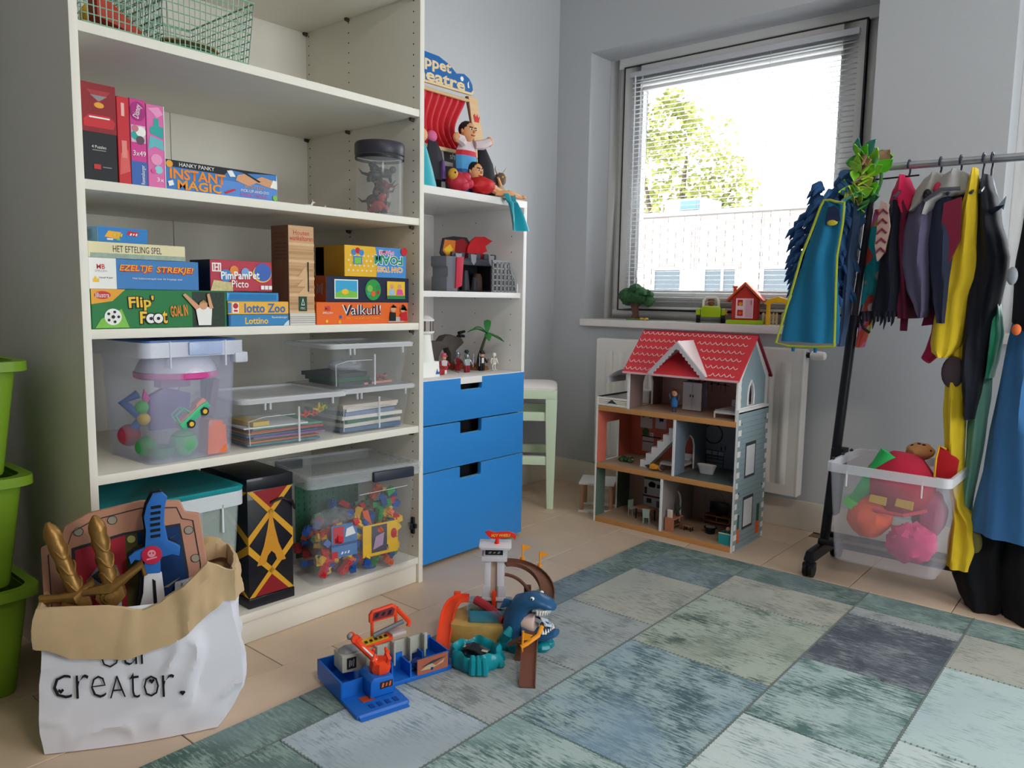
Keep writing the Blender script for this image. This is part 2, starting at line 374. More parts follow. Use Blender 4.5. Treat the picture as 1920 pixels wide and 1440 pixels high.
for bxx, by, bz, br in blobs:
    for q in range(520):
        d = Vector((rg.gauss(0, 1), rg.gauss(0, 1), rg.gauss(0, 1))).normalized()*br*rg.random()**.45
        p = Vector((bxx, by, bz))+d
        if noise.noise(p*1.3) < -.12: continue
        a = Vector((rg.gauss(0, 1), rg.gauss(0, 1), rg.gauss(0, 1))).normalized()*.13; b = a.orthogonal().normalized()*.075
        lm._add([p-a, p+b, p+a, p-b], [(0, 1, 2, 3)])
lo = lm.build('foliage', pm('#74783a', .7, var=.35, scale=2), trn, smooth=0); lo['kind'] = 'stuff'

# ---- radiator under the sill
RADM = pm('#eae6e2', .35, var=.02)
rd = thing('radiator', 'white panel radiator under the window behind the dollhouse', 'radiator', (.345, -.1, .155))
bx('front_panel', RADM, rd, 0, .985, 0, .014, 0, .60, bev=.006)
bx('rear_panel', RADM, rd, .004, .98, .045, .06, 0, .60, bev=.006)
bx('side_cover', RADM, rd, .977, .99, 0, .06, .0, .60, bev=.003); bx('side_cover', RADM, rd, -.004, .008, 0, .06, .0, .60, bev=.003)
bx('top_grille', RADM, rd, 0, .985, .004, .058, .594, .603, bev=.002)
bx('wall_bracket', GREY, rd, .2, .23, .06, .1, .1, .5); bx('wall_bracket', GREY, rd, .75, .78, .06, .1, .1, .5)
rib = MB().grid(lambda u, v: ((u-.5)*.042, -.011*math.sin(u*math.pi)**1.2*min(1, 14*min(v, 1-v)), .045+v*.50), 8, 12, .001).mesh('rib', RADM, 60)
for i in range(14): link('rib', rib, rd, (.07+i*.0655, -.001, 0))
va = thing('radiator_valve', 'white thermostat knob on the right end of the radiator', 'valve', (1.335, -.07, .735))
MB().cyl((0, 0, 0), (.018, 0, 0), .011, n=14).build('collar', DARK, va)
MB().T
v2 = MB(); v2.T = Ry(90); v2.lathe([(.012, .016), (.018, .022), (.019, .05), (.016, .07), (.012, .074)], 20); v2.build('knob', pm('#f2efec', .35), va)
bx('pipe_joint', GREY, va, -.012, .004, -.01, .01, -.012, .012, bev=.002)

# ---- patchwork rug
rug = thing('patchwork_rug', 'blue-green distressed patchwork rug with stitched seams on the tiled floor', 'rug', (0, 0, 0))
bx('backing', pm('#5d6a68', .95), rug, .945, 3.7, -4.3, -.58, 0.0002, .004)
P = dict(slate=('#627078', '#8a999e', '#74868f'), moss=('#566a66', '#8a9a95', '#76868a'), sand=('#868a84', '#b4b5aa', '#a2a79f'), taupe=('#80888a', '#abb1b1', '#90a1a9'),
         green=('#52665e', '#b0bbae', '#a3ad9e'), teal=('#4f6a70', '#a3b8bc', '#86a3b8'), dusk=('#525a64', '#8f979c', '#6d7480'), aqua=('#8fa8a8', '#bccfcf', '#adbfc9'),
         pale=('#809696', '#c8d5d5', '#b2c6cc'), sky=('#8298a6', '#b8c6d0', '#a3b0b8'), sea=('#567472', '#afc3c2', '#98b4b4'), grass=('#4e6862', '#98aea6', '#84999a'))
AMT = dict(slate=.5, moss=.5, sand=.62, taupe=.6, green=.6, teal=.52, dusk=.42, aqua=.68, pale=.66, sky=.62, sea=.54, grass=.45)
patches = [  # x0, x1, y0, y1, kind
 (.945, 1.07, -1.03, -.58, 'moss'), (.945, 1.07, -1.62, -1.03, 'slate'), (.945, 1.07, -2.2, -1.62, 'moss'), (.945, 1.07, -2.9, -2.2, 'grass'), (.945, 1.07, -4.3, -2.9, 'moss'),
 (1.07, 1.365, -.735, -.58, 'moss'), (1.365, 1.76, -.73, -.58, 'moss'), (1.76, 2.06, -.73, -.58, 'grass'), (2.06, 2.5, -.73, -.58, 'grass'), (2.5, 3.7, -.73, -.58, 'moss'),
 (1.07, 1.365, -.905, -.735, 'slate'), (1.07, 1.365, -1.285, -.905, 'sand'), (1.07, 1.365, -1.66, -1.285, 'taupe'), (1.07, 1.365, -1.99, -1.66, 'taupe'), (1.07, 1.365, -2.33, -1.99, 'sky'), (1.07, 1.365, -2.8, -2.33, 'grass'), (1.07, 1.365, -4.3, -2.8, 'sea'),
 (1.365, 1.76, -.957, -.73, 'sand'), (1.365, 1.76, -1.405, -.957, 'green'), (1.365, 1.76, -1.92, -1.405, 'teal'), (1.365, 1.76, -2.5, -1.92, 'sea'), (1.365, 1.76, -4.3, -2.5, 'aqua'),
 (1.76, 2.06, -.80, -.73, 'taupe'), (1.76, 2.06, -1.185, -.80, 'dusk'), (1.76, 2.06, -1.56, -1.185, 'sea'), (1.76, 2.06, -2.1, -1.56, 'pale'), (1.76, 2.06, -4.3, -2.1, 'sky'),
 (2.06, 2.5, -.99, -.73, 'sand'), (2.06, 2.5, -1.44, -.99, 'aqua'), (2.06, 2.5, -2.0, -1.44, 'pale'), (2.06, 2.5, -4.3, -2.0, 'teal'), (2.5, 3.7, -1.6, -.73, 'sky'), (2.5, 3.7, -4.3, -1.6, 'sea')]
for i, (a, b, c, d, kd) in enumerate(patches):
    mt = streaks(*P[kd], seed=i+1, amt=AMT[kd], name='rug_'+kd, sc=(6, 40, 1), soft=.10)
    MB().box(a+.001, b-.001, c+.001, d-.001, .003, .008).build('patch', mt, rug, bev=.0015, seg=1)
SEAM = pm('#76807c', .95, bump=.5, scale=300)
sm_ = MB()
for (a, b, c, d, kd) in patches[5:]:
    if a < 2.6 and c > -3:
        sm_.box(a-.0015, a+.0015, c, d, .0075, .0088)
        for q in range(int((d-c)/.012)): sm_.box(a-.004, a+.004, c+q*.012, c+q*.012+.003, .0078, .0086)
        for q in range(int((b-a)/.012)): sm_.box(a+q*.012, a+q*.012+.003, c-.004, c+.004, .0078, .0086)
so = sm_.build('seam_stitching', SEAM, rug, smooth=0); so['kind'] = 'stuff'

# ---- added fill lamp on the ceiling, out of view, brightens the room
cl = thing('fill_lamp', 'added round white ceiling lamp out of view, giving fill light', 'lamp', (3.15, -2.75, ZC))
MB().lathe([(.3, 0), (.3, -.05), (.28, -.06)], 40).build('housing', WHITE, cl)
MB().lathe([(.27, -.058), (.27, -.075), (.2, -.085), (.001, -.088)], 40).build('diffuser', pm('#fff4e6', .5, var=0, emit=19.0), cl)
# ================================================================ tall white bookcase
CASE = pm('#ebe7dc', .42, var=.02, scale=20); CASEI = CASE
PIN = pm('#4a3c30', .6); HOLE = pm('#3a342c', .9)
bc = thing('bookcase', 'tall white open bookcase full of games and toy bins against the left wall', 'bookcase', (.6086, -2.508, 0), 90)
BW, BD, BH = 1.022, .597, 2.36
bx('side_panel', CASE, bc, 0, .018, 0, BD, 0, BH, bev=.0012); bx('side_panel', CASE, bc, BW-.018, BW, 0, BD, 0, BH, bev=.0012)
SHZ = [.0879, .5281, .861, 1.189, 1.5198, 1.884, 2.36]
for z in SHZ: bx('shelf', CASE, bc, .0183, BW-.0183, .002, BD-.006, z-.022, z, bev=.0015)
bx('kick_plate', CASE, bc, .0183, BW-.0183, .012, .028, .001, .066, bev=.001)
bx('back_panel', CASE, bc, .018, .502, BD-.005, BD, .07, BH-.02); bx('back_panel', CASE, bc, .504, BW-.018, BD-.005, BD, .07, BH-.02)
hm = MB()
for x, dx in ((BW-.018, -1), (.018, 1)):
    for yy in (.03, .35, .575):
        z = .12
        while z < 2.3:
            hm.cyl((x-.001*dx, yy, z), (x+.0004*dx, yy, z), .0026, n=6); z += .032
hm.build('pin_holes', HOLE, bc, smooth=0)['kind'] = 'stuff'
pinm = MB().cyl((0, 0, -.006), (-.014, 0, -.006), .006, .004, n=8).box(-.014, 0, -.005, .005, -.004, 0).mesh('shelf_pin', PIN)
for z in SHZ[1:6]:
    for yy in (.03, .35, .585): link('shelf_pin', pinm, bc, (BW-.0185, yy, z-.0225))
hg = bx('hinge_plate', DARK, bc, BW-.026, BW-.0182, .018, .032, .165, .22, bev=.001)
MB().box(BW-.026, BW-.0184, .008, .045, .186, .199).box(BW-.034, BW-.026, .02, .03, .18, .2).build('hinge_arm', DARK, hg, bev=.001)
for y, z in ((.018, .016), (.034, .016), (.018, .05), (.034, .05)):
    MB().cyl((BW-.0184, y, z), (BW-.0176, y, z), .003, n=8).build('screw_hole', HOLE, bc)

# ---- boxed games: local x to the right along the front, z up, front face at y = 0
class Box:
    def __init__(s, label, y0, y1, z0, z1, depth, mat, X=.595, name='game_box', cat='game box', group=None, deg=90, bev=.0012):
        s.w = y1-y0; s.h = z1-z0-.0005; s.d = depth
        s.o = thing(name, label, cat, (X, y0, z0+.0003), deg, group)
        bx('carton', mat, s.o, 0, s.w, 0, depth, 0, s.h, bev=bev, seg=1); s.k = 0
    hold = False
    def y(s):
        if not s.hold: s.k += 1
        return -.0001-.0002*s.k
    def R(s, a, b, c, d, mat, name='print_panel'): return rect(name, mat, s.o, a*s.w, b*s.w, c*s.h, d*s.h, s.y(), .0001)
    def P(s, pts, mat, name='print_shape'): return poly(name, mat, s.o, [(a*s.w, c*s.h) for a, c in pts], s.y(), .0001)
    def D(s, a, c, r, mat, rz=None, name='print_shape', n=20): return poly(name, mat, s.o, disc(a*s.w, c*s.h, r*s.h, (rz or r)*s.h, n), s.y(), .0001)
    def T(s, t, a, c, fw, fh, mat, **k): return txt(s.o, t, mat, a*s.w, c*s.h, fw*s.w, fh*s.h if fh else None, y=s.y(), ext=0, **k)
    def side(s, mat, a0=0, a1=1, c0=0, c1=1, name='side_print'):
        return MB().box(-.0006, 0, s.d*(1-a1), s.d*(1-a0), c0*s.h, c1*s.h).build(name, mat, s.o, smooth=0)
NAVY = pm('#1d2440', .5); LBLUE = pm('#3f86c8', .5); TEALP = pm('#2aa7a0', .5); WHT = pm('#f2f2ee', .55, var=.01); MAG = pm('#d13d92', .5); LPINK = pm('#ee9cc6', .5)
GOLD = pm('#e9a52c', .5); DRED = pm('#8e1a22', .5); LGREEN = pm('#7fc24a', .5); SKYB = pm('#58a6dc', .5); WOODP = pm('#caa27a', .6, var=.15, scale=18, stretch=(1, 1, 8)); PURP = pm('#5a3f8f', .5)

b = Box('narrow upright puzzle box, dark red above and black below, at the left end', -2.485, -2.413, 1.189, 1.398, .2, BLACK, name='puzzle_box', cat='puzzle box')
b.R(0, 1, .5, 1, DRED); b.P([(.15, .93), (.85, .93), (.5, .8)], pm('#a8343a', .5)); b.P([(.25, .88), (.75, .88), (.5, .82)], GREY)
b.P([(.05, .55), (.9, .55), (.97, .62), (.8, .68), (.2, .68), (.03, .62)], RED); b.R(.2, .8, .645, .66, WHT); b.D(.5, .78, .05, GOLD, .03)
b.T('4 Puzzles', .45, .35, .42, .03, WHT); b.R(.25, .65, .31, .32, GREY); b.R(.28, .48, .12, .17, RED); b.R(.54, .8, .14, .15, GREY)
b = Box('thin upright bright red game box beside the black and red puzzle box', -2.4115, -2.3835, 1.189, 1.381, .2, RED, name='puzzle_box', cat='puzzle box')
b.R(.35, .6, .78, .93, pm('#f1b9b0', .5)); b.P([(.1, .1), (.9, .15), (.8, .4), (.2, .35)], pm('#e0605c', .5)); b.R(.3, .7, .3, .5, pm('#e88', .5) if 0 else pm('#e58a80', .5))
b = Box('upright puzzle box, magenta top and blue foot, reading 3x49', -2.383, -2.347, 1.189, 1.382, .2, MAG, name='puzzle_box', cat='puzzle box')
b.side(NAVY); b.R(0, 1, 0, .28, pm('#3a66b4', .5)); b.R(.05, .95, .5, .7, pm('#d9b9c8', .5)); b.D(.3, .58, .05, TEALP); b.D(.65, .63, .06, WHT); b.D(.6, .53, .05, pm('#5c4a58', .5)); b.D(.3, .66, .04, pm('#c9788a', .5))
b.D(.5, .86, .09, pm('#a8267c', .5), .11); b.T('Disney', .5, .86, .9, .09, WHT, rot=math.pi/2*0+1.35, shear=.3); b.T('3x49', .52, .375, .8, .06, WHT); b.T('Ravensburger', .72, .13, 1.2, .06, WHT, rot=math.pi/2)
b = Box('upright pink puzzle box with turquoise blotches next to the magic set', -2.3455, -2.3045, 1.189, 1.377, .2, pm('#e06fae', .5), name='puzzle_box', cat='puzzle box')
b.P([(.1, .95), (.7, .98), (.95, .9), (.6, .85)], LPINK); b.P([(.2, .65), (.9, .6), (.95, .74), (.7, .75), (.68, .84), (.4, .84), (.4, .75), (.15, .72)], TEALP); b.P([(.05, .45), (.4, .5), (.95, .46), (.9, .58), (.15, .62)], pm('#63bcc4', .5))
b.D(.5, .34, .07, LPINK); b.D(.6, .22, .05, pm('#8fd0d6', .5)); b.T('3x', .68, .1, .4, .05, WHT); b.R(.96, 1, 0, 1, WHT); b.D(.3, .2, .03, PINK)
b = Box('long low magic set box with orange lettering lying under the upright puzzles', -2.3040, -2.0060, 1.189, 1.2585, .2, pm('#3d7fc4', .5), name='magic_set_box')
b.P([(0, 1), (0, .78), (.5, .74), (.55, .95), (.7, .9), (.95, .98), (1, 1)], BLACK); b.R(.45, 1, 0, .55, pm('#5b8fd6', .5)); b.D(.03, .86, .12, GOLD)
b.T('HANKY PANKY', .26, .88, .3, .13, WHT); b.T('INSTANT', .27, .55, .48, .36, pm('#f08a1e', .5), bold=.03); b.T('MAGIC', .28, .2, .38, .32, pm('#f0961e', .5), bold=.03)
b.P([(.6, .6), (.72, .45), (.8, .6), (.95, .45), (.97, .75), (.85, .85), (.78, .72), (.7, .9), (.62, .8)], SKIN); b.P([(.66, .92), (.82, .62), (.84, .66), (.68, .95)], BLACK); b.P([(.52, .9), (.57, .93), (.6, .72), (.55, .7)], WHT); b.P([(.93, .5), (1, .45), (1, .75), (.96, .78)], WHT)
b.T('WITH EASY', .78, .42, .2, .1, GOLD); b.T('PICK-UP-AND-DO', .78, .27, .27, .1, WHT); b.T('MAGIC TRICKS', .77, .12, .25, .11, PINK); b.P([(.49, .12), (.58, .28), (.6, .24), (.51, .07)], RED); b.P([(.02, .1), (.06, .16), (.05, .32), (.01, .26)], WHT); b.D(.975, .12, .1, LGREEN)
MB().box(b.w, b.w+.0012, .001, .19, 0, b.h).build('end_flap', WHT, b.o)

# toy jar with dark screw lid
jr = thing('toy_jar', 'clear plastic jar with a dark screw lid holding dark and red toys', 'jar', (.545, -1.612, 1.1893))
MB().lathe([(.066, 0), (.072, .006), (.072, .165), (.068, .178), (.068, .19)], 32, cap=False).build('jar_body', clear('#e8eef2', .16, .08), jr)
bxj = MB().lathe([(.066, .001), (.066, .003)], 32).build('jar_base', clear('#dde4e8', .3), jr)
MB().lathe([(.074, .18), (.076, .183), (.076, .212), (.072, .218), (.001, .218)], 32).build('lid', pm('#3a3a44', .4), jr)
MB().lathe([(.0745, .168), (.0755, .172), (.0745, .177)], 32, cap=False).build('lid_ring', pm('#25252b', .4), jr)
rg = random.Random(11)
def blobtoy(name, label, cat, loc, mat, s, group=None, seed=1):
    o = thing(name, label, cat, loc, 0, group); r2 = random.Random(seed); m = MB()
    m.ell((0, 0, s*.5), s*.55, s*.35, s*.3, 12, 7); m.ell((s*.5, 0, s*.8), s*.25, s*.22, s*.25, 10, 6)
    for q in (-1, 1):
        m.tube([(s*.3, q*s*.2, s*.4), (s*.45, q*s*.28, s*.1), (s*.5, q*s*.28, 0)], [s*.12, s*.1, s*.07], 6); m.tube([(-s*.35, q*s*.2, s*.45), (-s*.45, q*s*.28, s*.12), (-s*.4, q*s*.28, 0)], [s*.13, s*.1, s*.07], 6)
    m.tube([(-s*.5, 0, s*.5), (-s*.9, 0, s*.6), (-s*1.1, s*.2, s*.9)], [s*.12, s*.08, s*.02], 6)
    m.build('body', mat, o); return o
jt = [('red toy dragon at the front low in the toy jar', pm('#a8232a', .5), (.575, -1.64, 1.195), .05), ('dark grey toy beast upper left in the toy jar', pm('#33343a', .5), (.55, -1.65, 1.29), .042), ('black toy beast standing at the bottom of the toy jar', BLACK, (.52, -1.60, 1.195), .05),
      ('maroon toy beast halfway up the toy jar', pm('#5a2026', .5), (.56, -1.62, 1.25), .04), ('dark green toy beast on the right side in the toy jar', pm('#2c4a33', .5), (.53, -1.585, 1.27), .042), ('charcoal toy beast near the lid in the toy jar', pm('#2b2c33', .5), (.535, -1.62, 1.315), .04), ('brown toy beast behind the red dragon in the toy jar', pm('#4a3228', .5), (.53, -1.63, 1.225), .04)]
jt += [('second black toy beast high in the toy jar', BLACK, (.555, -1.60, 1.30), .045), ('dark brown toy beast low at the back of the toy jar', pm('#3a2a24', .5), (.535, -1.62, 1.20), .05), ('dull red toy beast high in the toy jar', pm('#7a262a', .5), (.56, -1.625, 1.275), .04), ('dark olive toy beast at the right foot of the toy jar', pm('#3a4028', .5), (.56, -1.595, 1.215), .045)]
for i, (lb, m, lc, s) in enumerate(jt):
    lc = (.545+(lc[0]-.545)*.55, -1.612+(lc[1]+1.612)*.55, lc[2])
    o = blobtoy('toy_figure', lb, 'toy', lc, m, s*1.02, 'toys in the lidded jar', i); o.rotation_euler = (0.1*i, -.3+.25*(i % 3), 1.1*i)
# little white plastic bits left of the jar
def horse(name, label, loc, deg, s, mat):
    o = thing(name, label, 'toy', loc, deg, 'white plastic bits by the toy jar'); m = MB()
    m.ell((0, 0, s*.55), s*.5, s*.2, s*.2, 12, 7).tube([(s*.35, 0, s*.6), (s*.55, 0, s*.95), (s*.75, 0, s*.95)], [s*.14, s*.1, s*.06], 7).tube([(s*.55, 0, s*.95), (s*.5, 0, s*1.25)], [s*.04, s*.01], 5)
    for a in (-.35, .35):
        for c in (-.12, .12): m.cyl((s*a, s*c, 0), (s*a*.9, s*c, s*.5), s*.05, s*.08, 6)
    m.build('body', mat, o); return o
horse('toy_horse', 'tiny white toy horse on the shelf left of the jar', (.45, -1.81, 1.1895), 60, .03, WHT)
horse('toy_foal', 'tiny white toy foal nearer the jar', (.45, -1.755, 1.1895), 110, .024, pm('#dcd6cc', .5))
tag(MB().tube([(.44, -1.80, 1.193), (.44, -1.76, 1.191), (.45, -1.70, 1.193), (.46, -1.66, 1.1905)], .0025, 6).build('white_cord', WHT), 'thin white cord lying on the shelf by the jar', 'cord')

# third shelf: stacks of board games
b = Box('green football flicking game box at the bottom left, reading Flip Foot', -2.483, -2.158, .861, .951, .27, pm('#1f7a40', .5, var=.1))
b.R(.72, .985, 0, .97, pm('#26382c', .5, var=.5, scale=160)); b.P([(0, 1), (.23, 1), (.14, .7), (0, .62)], GOLD); b.D(.075, .85, .2, RED, .1); b.T('Illustra', .075, .85, .09, .12, WHT)
b.P([(.02, .02), (.25, .02), (.2, .5), (.06, .25)], LGREEN); b.D(.14, .3, .21, WHT); [b.D(.14+.037*math.cos(t), .3+.13*math.sin(t), .04, BLACK, n=5) for t in (0, 1.26, 2.5, 3.8, 5)]; b.D(.14, .3, .05, BLACK, n=5)
b.T('Flip\'', .34, .64, .19, .42, BLACK, bold=.09, rot=.05); b.T('Flip\'', .338, .645, .18, .38, YEL, bold=.025, rot=.05); b.T('F', .35, .27, .055, .36, BLACK, bold=.09); b.T('F', .348, .275, .05, .32, YEL, bold=.025); b.T('t', .505, .28, .045, .38, BLACK, bold=.09); b.T('t', .503, .285, .04, .34, YEL, bold=.025); b.y()
for q in (.4, .453): b.D(q, .25, .15, BLACK); b.D(q, .25, .125, WHT); b.D(q, .25, .05, BLACK, n=5)
b.T('GOAL IN', .61, .45, .13, .3, pm('#f08a1e', .5), rot=.1, bold=.02); b.P([(.76, .05), (.86, .05), (.87, .5), (.8, .62), (.74, .5)], WHT); b.D(.8, .6, .12, SKIN); b.P([(.74, .48), (.64, .88), (.66, .92), (.78, .55)], SKIN); b.P([(.85, .5), (.83, .9), (.85, .93), (.88, .52)], SKIN); b.P([(.77, .62), (.8, .75), (.84, .64), (.8, .68)], pm('#b98a4a', .6))
b = Box('blue and white game box reading EZELTJE STREKJE on the green football box', -2.485, -2.230, .951, 1.0205, .27, pm('#3d7fc0', .5))
b.R(0, .23, 0, 1, PAPER); b.T('MB', .1, .72, .07, .16, RED, bold=.02); b.T('SPELLEN', .1, .58, .1, .06, GREY); b.P([(.03, .3), (.05, .42), (.07, .3), (.08, .36), (.08, .22), (.03, .22)], YEL); b.T('Vanaf 4 jaar', .14, .36, .12, .07, DARK)
b.T('EZELTJE', .41, .66, .3, .28, RED, shear=.2, bold=.06); b.T('EZELTJE', .405, .68, .3, .26, pm('#f6a821', .5), shear=.2, bold=.02); b.T('STREKJE!', .77, .64, .36, .28, RED, shear=.2, bold=.06); b.T('STREKJE!', .765, .66, .36, .26, pm('#f6a821', .5), shear=.2, bold=.02)
b.T('Het balanceerspel met de koppige ezel', .6, .36, .46, .08, WHT)
b = Box('cream flat game box reading HET EFTELING SPEL', -2.485, -2.2625, 1.0205, 1.0565, .25, pm('#e6ddb4', .6))
b.R(.02, 1, 0, .3, pm('#9db0a0', .6, var=.3, scale=90)); b.T('HET EFTELING SPEL', .49, .6, .5, .42, pm('#3a3226', .6))
b = Box('small blue game box with white end on the very top of the left stack', -2.458, -2.341, 1.0565, 1.0915, .09, pm('#2f7fc6', .5), X=.585, deg=96)
b.side(pm('#8fc4ea', .5)); b.side(WHT, .35, .75, .2, .85, name='barcode_label'); b.R(0, 1, .93, 1, LBLUE); b.P([(.12, .35), (.4, .2), (.45, .7), (.2, .75)], pm('#f0b030', .5)); b.P([(.55, .6), (.75, .45), (.82, .75), (.6, .82)], RED); marks(b.o, WHT, .7*b.w, .6*b.h, .16*b.w, .16*b.h, y=b.y()); marks(b.o, pm('#d9c25a', .5), .38*b.w, .5*b.h, .2*b.w, .2*b.h, y=b.y()); b.R(.35, .42, .15, .28, LGREEN); b.R(.16, .28, .15, .25, WHT)
b = Box('red party game box reading PimPamPet Picto', -2.200, -2.025, .951, 1.0295, .1, pm('#b93a4c', .5))
b.side(NAVY); b.R(.03, .17, .62, .9, WHT); b.R(.05, .15, .66, .86, pm('#b93a4c', .5)); b.T('H', .1, .76, .07, .2, WHT, bold=.03); b.P([(0, 0), (.35, 0), (.33, .28), (.05, .35)], pm('#cdbf8a', .5, var=.3, scale=120)); b.D(.83, .6, .35, YEL, .3); b.D(.84, .64, .32, pm('#3f66b8', .5), .3)
b.D(.24, .5, .2, LBLUE); b.D(.37, .68, .15, pm('#e88a3a', .5)); b.D(.55, .62, .15, pm('#7aa4d8', .5)); b.T('PimPamPet', .47, .52, .62, .26, WHT, bold=.025, rot=.03); b.T('Picto', .46, .24, .27, .24, WHT, bold=.01)
for i in range(3): b.R(.8+.065*i, .855+.065*i, .07, .2, WHT)
b = Box('open blue cardboard box lid on the yellow lotto box', -2.157, -2.006, .9255, .9485, .19, pm('#2d8fd0', .5), name='box_lid', cat='box lid')
b.R(.05, .95, .15, .8, pm('#2276b4', .5)); b.P([(0, 0), (.05, .8), (.0, 1)], pm('#58b0e6', .5))
b = Box('yellow game box reading lotto Zoo', -2.1545, -1.9755, .8915, .9255, .19, pm('#f0b64c', .55))
b.R(.07, .17, .1, .9, WHT); b.D(.12, .65, .22, RED); b.R(.09, .15, .2, .35, RED); b.T('lotto Zoo', .6, .48, .68, .72, pm('#3a6fb0', .5), bold=.02); b.R(.0, .05, .1, .9, LBLUE)
b = Box('thin blue game box reading Lottino on the shelf', -2.153, -1.975, .861, .8915, .19, pm('#3a86c0', .5))
b.T('Lottino', .45, .45, .38, .58, YEL, bold=.02); b.T('Ravensburger', .84, .72, .27, .25, WHT); b.R(.0, .03, .0, 1, pm('#2c5f94', .5)); b.P([(.9, 0), (1, 0), (1, .5), (.95, .3)], pm('#c9e3f4', .5))
b = Box('tall wooden block tower game carton, upright in the middle of the shelf', -1.973, -1.891, .861, 1.1325, .082, WOODP, name='tower_game_box')
b.side(pm('#8a6550', .6, var=.1)); b.T('Houten', .5, .93, .62, .045, RED); b.T('wankeltoren', .5, .875, .92, .05, RED)
b.y(); b.hold = True
for i in range(9): b.R(0, 1, .08+i*.085, .083+i*.085, pm('#a8835c', .6)); b.R(.0, 1, .12+i*.085, .148+i*.085, pm('#b98f66' if i % 2 else '#dcb98e', .6))
b.hold = False
for i in range(3): b.P([(.28+.02*i, .3+.09*i), (.75, .3+.09*i), (.75-.05*i, .42+.09*i)], pm('#d8b183', .6))
b.R(.72, .77, .34, .64, DARK); b.R(.36, .68, .14, .29, pm('#1d4a34', .5)); b.P([(.45, .2), (.52, .275), (.59, .2)], WHT); b.P([(.475, .207), (.52, .255), (.565, .207)], pm('#1d4a34', .5)); b.T('FSC', .52, .17, .18, .02, WHT); b.R(0, 1, 0, .12, pm('#d9d3cb', .6)); b.y(); b.hold = True; [b.R(0, 1, .02+.02*i, .026+.02*i, GREY) for i in range(4)]; b.hold = False
for i in range(7): txt(b.o, 'wankeltoren spel', DRED if i < 2 else DARK, -.04, .25-.01*i-(.008 if i > 1 else 0), .06, .005, y=-.0009, M=Rz(-90), ext=0)
b = Box('orange game box reading Valkuil at the bottom right of the shelf', -1.885, -1.541, .861, .925, .25, pm('#ec6a26', .5))
b.T('MB', .11, .72, .055, .22, pm('#c6364a', .5), bold=.02); b.T('SPELLEN', .11, .52, .1, .08, WHT); b.T('Valkuil!', .47, .64, .42, .5, NAVY, bold=.05, rot=.01); b.T('Valkuil!', .467, .66, .42, .46, WHT, bold=-.012); b.T('Wie \'n kuil graaft voor \'n ander...', .49, .26, .38, .1, YEL)
b.D(.24, .33, .07, BLUE); b.D(.1, .14, .07, YEL); b.D(.23, .09, .09, GOLD); b.P([(.76, .05), (.95, .05), (.93, .3), (.78, .3)], pm('#b5b0aa', .5)); b.P([(.77, .1), (.85, .1), (.85, .5), (.78, .55)], BLACK); b.D(.82, .7, .17, SKIN); b.P([(.79, .75), (.82, .92), (.86, .75), (.85, .82), (.8, .82)], BLACK); b.P([(.9, .1), (.99, .1), (.98, .55), (.9, .5)], RED); b.D(.93, .68, .16, SKIN); b.P([(.9, .65), (.93, .92), (.985, .6), (.96, .82)], BLACK)
b = Box('dark blue game box with green picture circle between the orange and yellow boxes', -1.851, -1.537, .925, 1.0, .25, NAVY)
b.side(pm('#a8502c', .5)); marks(b.o, GREY, -.03, b.h*.5, .03, .03, y=-.0008, M=Rz(-90))
b.R(.09, .36, .13, .88, WHT); b.R(.1, .35, .17, .84, pm('#3fa9d8', .5)); b.P([(.1, .17), (.35, .17), (.35, .4), (.2, .5), (.1, .35)], LGREEN); b.D(.21, .4, .16, YEL, .11); b.D(.54, .5, .4, pm('#2f9a44', .5), .42); b.D(.5, .55, .14, LGREEN); b.D(.6, .6, .12, GREEN); b.D(.54, .35, .11, ORANGE); b.D(.49, .35, .08, TEALP); b.D(.6, .4, .07, RED)
b.R(.71, .94, .14, .86, YEL); b.D(.77, .65, .1, SKIN); b.P([(.73, .3), (.81, .3), (.8, .54), (.74, .54)], pm('#9fc0e0', .5)); b.D(.87, .65, .1, SKIN); b.P([(.83, .3), (.92, .3), (.9, .54), (.84, .54)], PINK); b.R(.71, .94, .14, .28, GREEN)
b = Box('yellow and blue throwing game box lying upside down on the dark blue box', -1.786, -1.550, 1.0, 1.091, .14, pm('#eab62e', .5))
b.side(pm('#c8962a', .5)); b.side(pm('#2c5a3c', .5), 0, .3, 0, .95, name='side_picture'); b.P([(.5, 0), (1, 0), (1, 1), (.48, 1), (.52, .6)], pm('#4a8fd0', .5)); b.y(); b.hold = True; [b.D(.06+.07*(i % 6)+(.03 if (i//6) % 2 else 0), .2+.16*(i//6), .035, CREAM) for i in range(24)]; b.hold = False
for t in ((.14, .78), (.2, .84), (.26, .78)): b.D(*t, .1, RED if t[0] == .2 else LBLUE)
b.R(.13, .27, .4, .66, LBLUE); b.R(.15, .25, .42, .62, LGREEN); b.T('FOAM', .7, .58, .48, .34, WHT, flip=True, bold=.08); b.T('FOAM', .7, .58, .47, .3, pm('#1f8f6a', .5), flip=True, bold=.03); b.T('CAN TOSS', .72, .27, .44, .2, WHT, flip=True, bold=.08); b.T('CAN TOSS', .72, .27, .43, .17, pm('#e8962a', .5), flip=True, bold=.02); b.T('GAME', .66, .83, .26, .16, WHT, flip=True, bold=.08); b.T('GAME', .66, .83, .25, .13, PINK, flip=True, bold=.02); b.D(.96, .9, .14, RED)
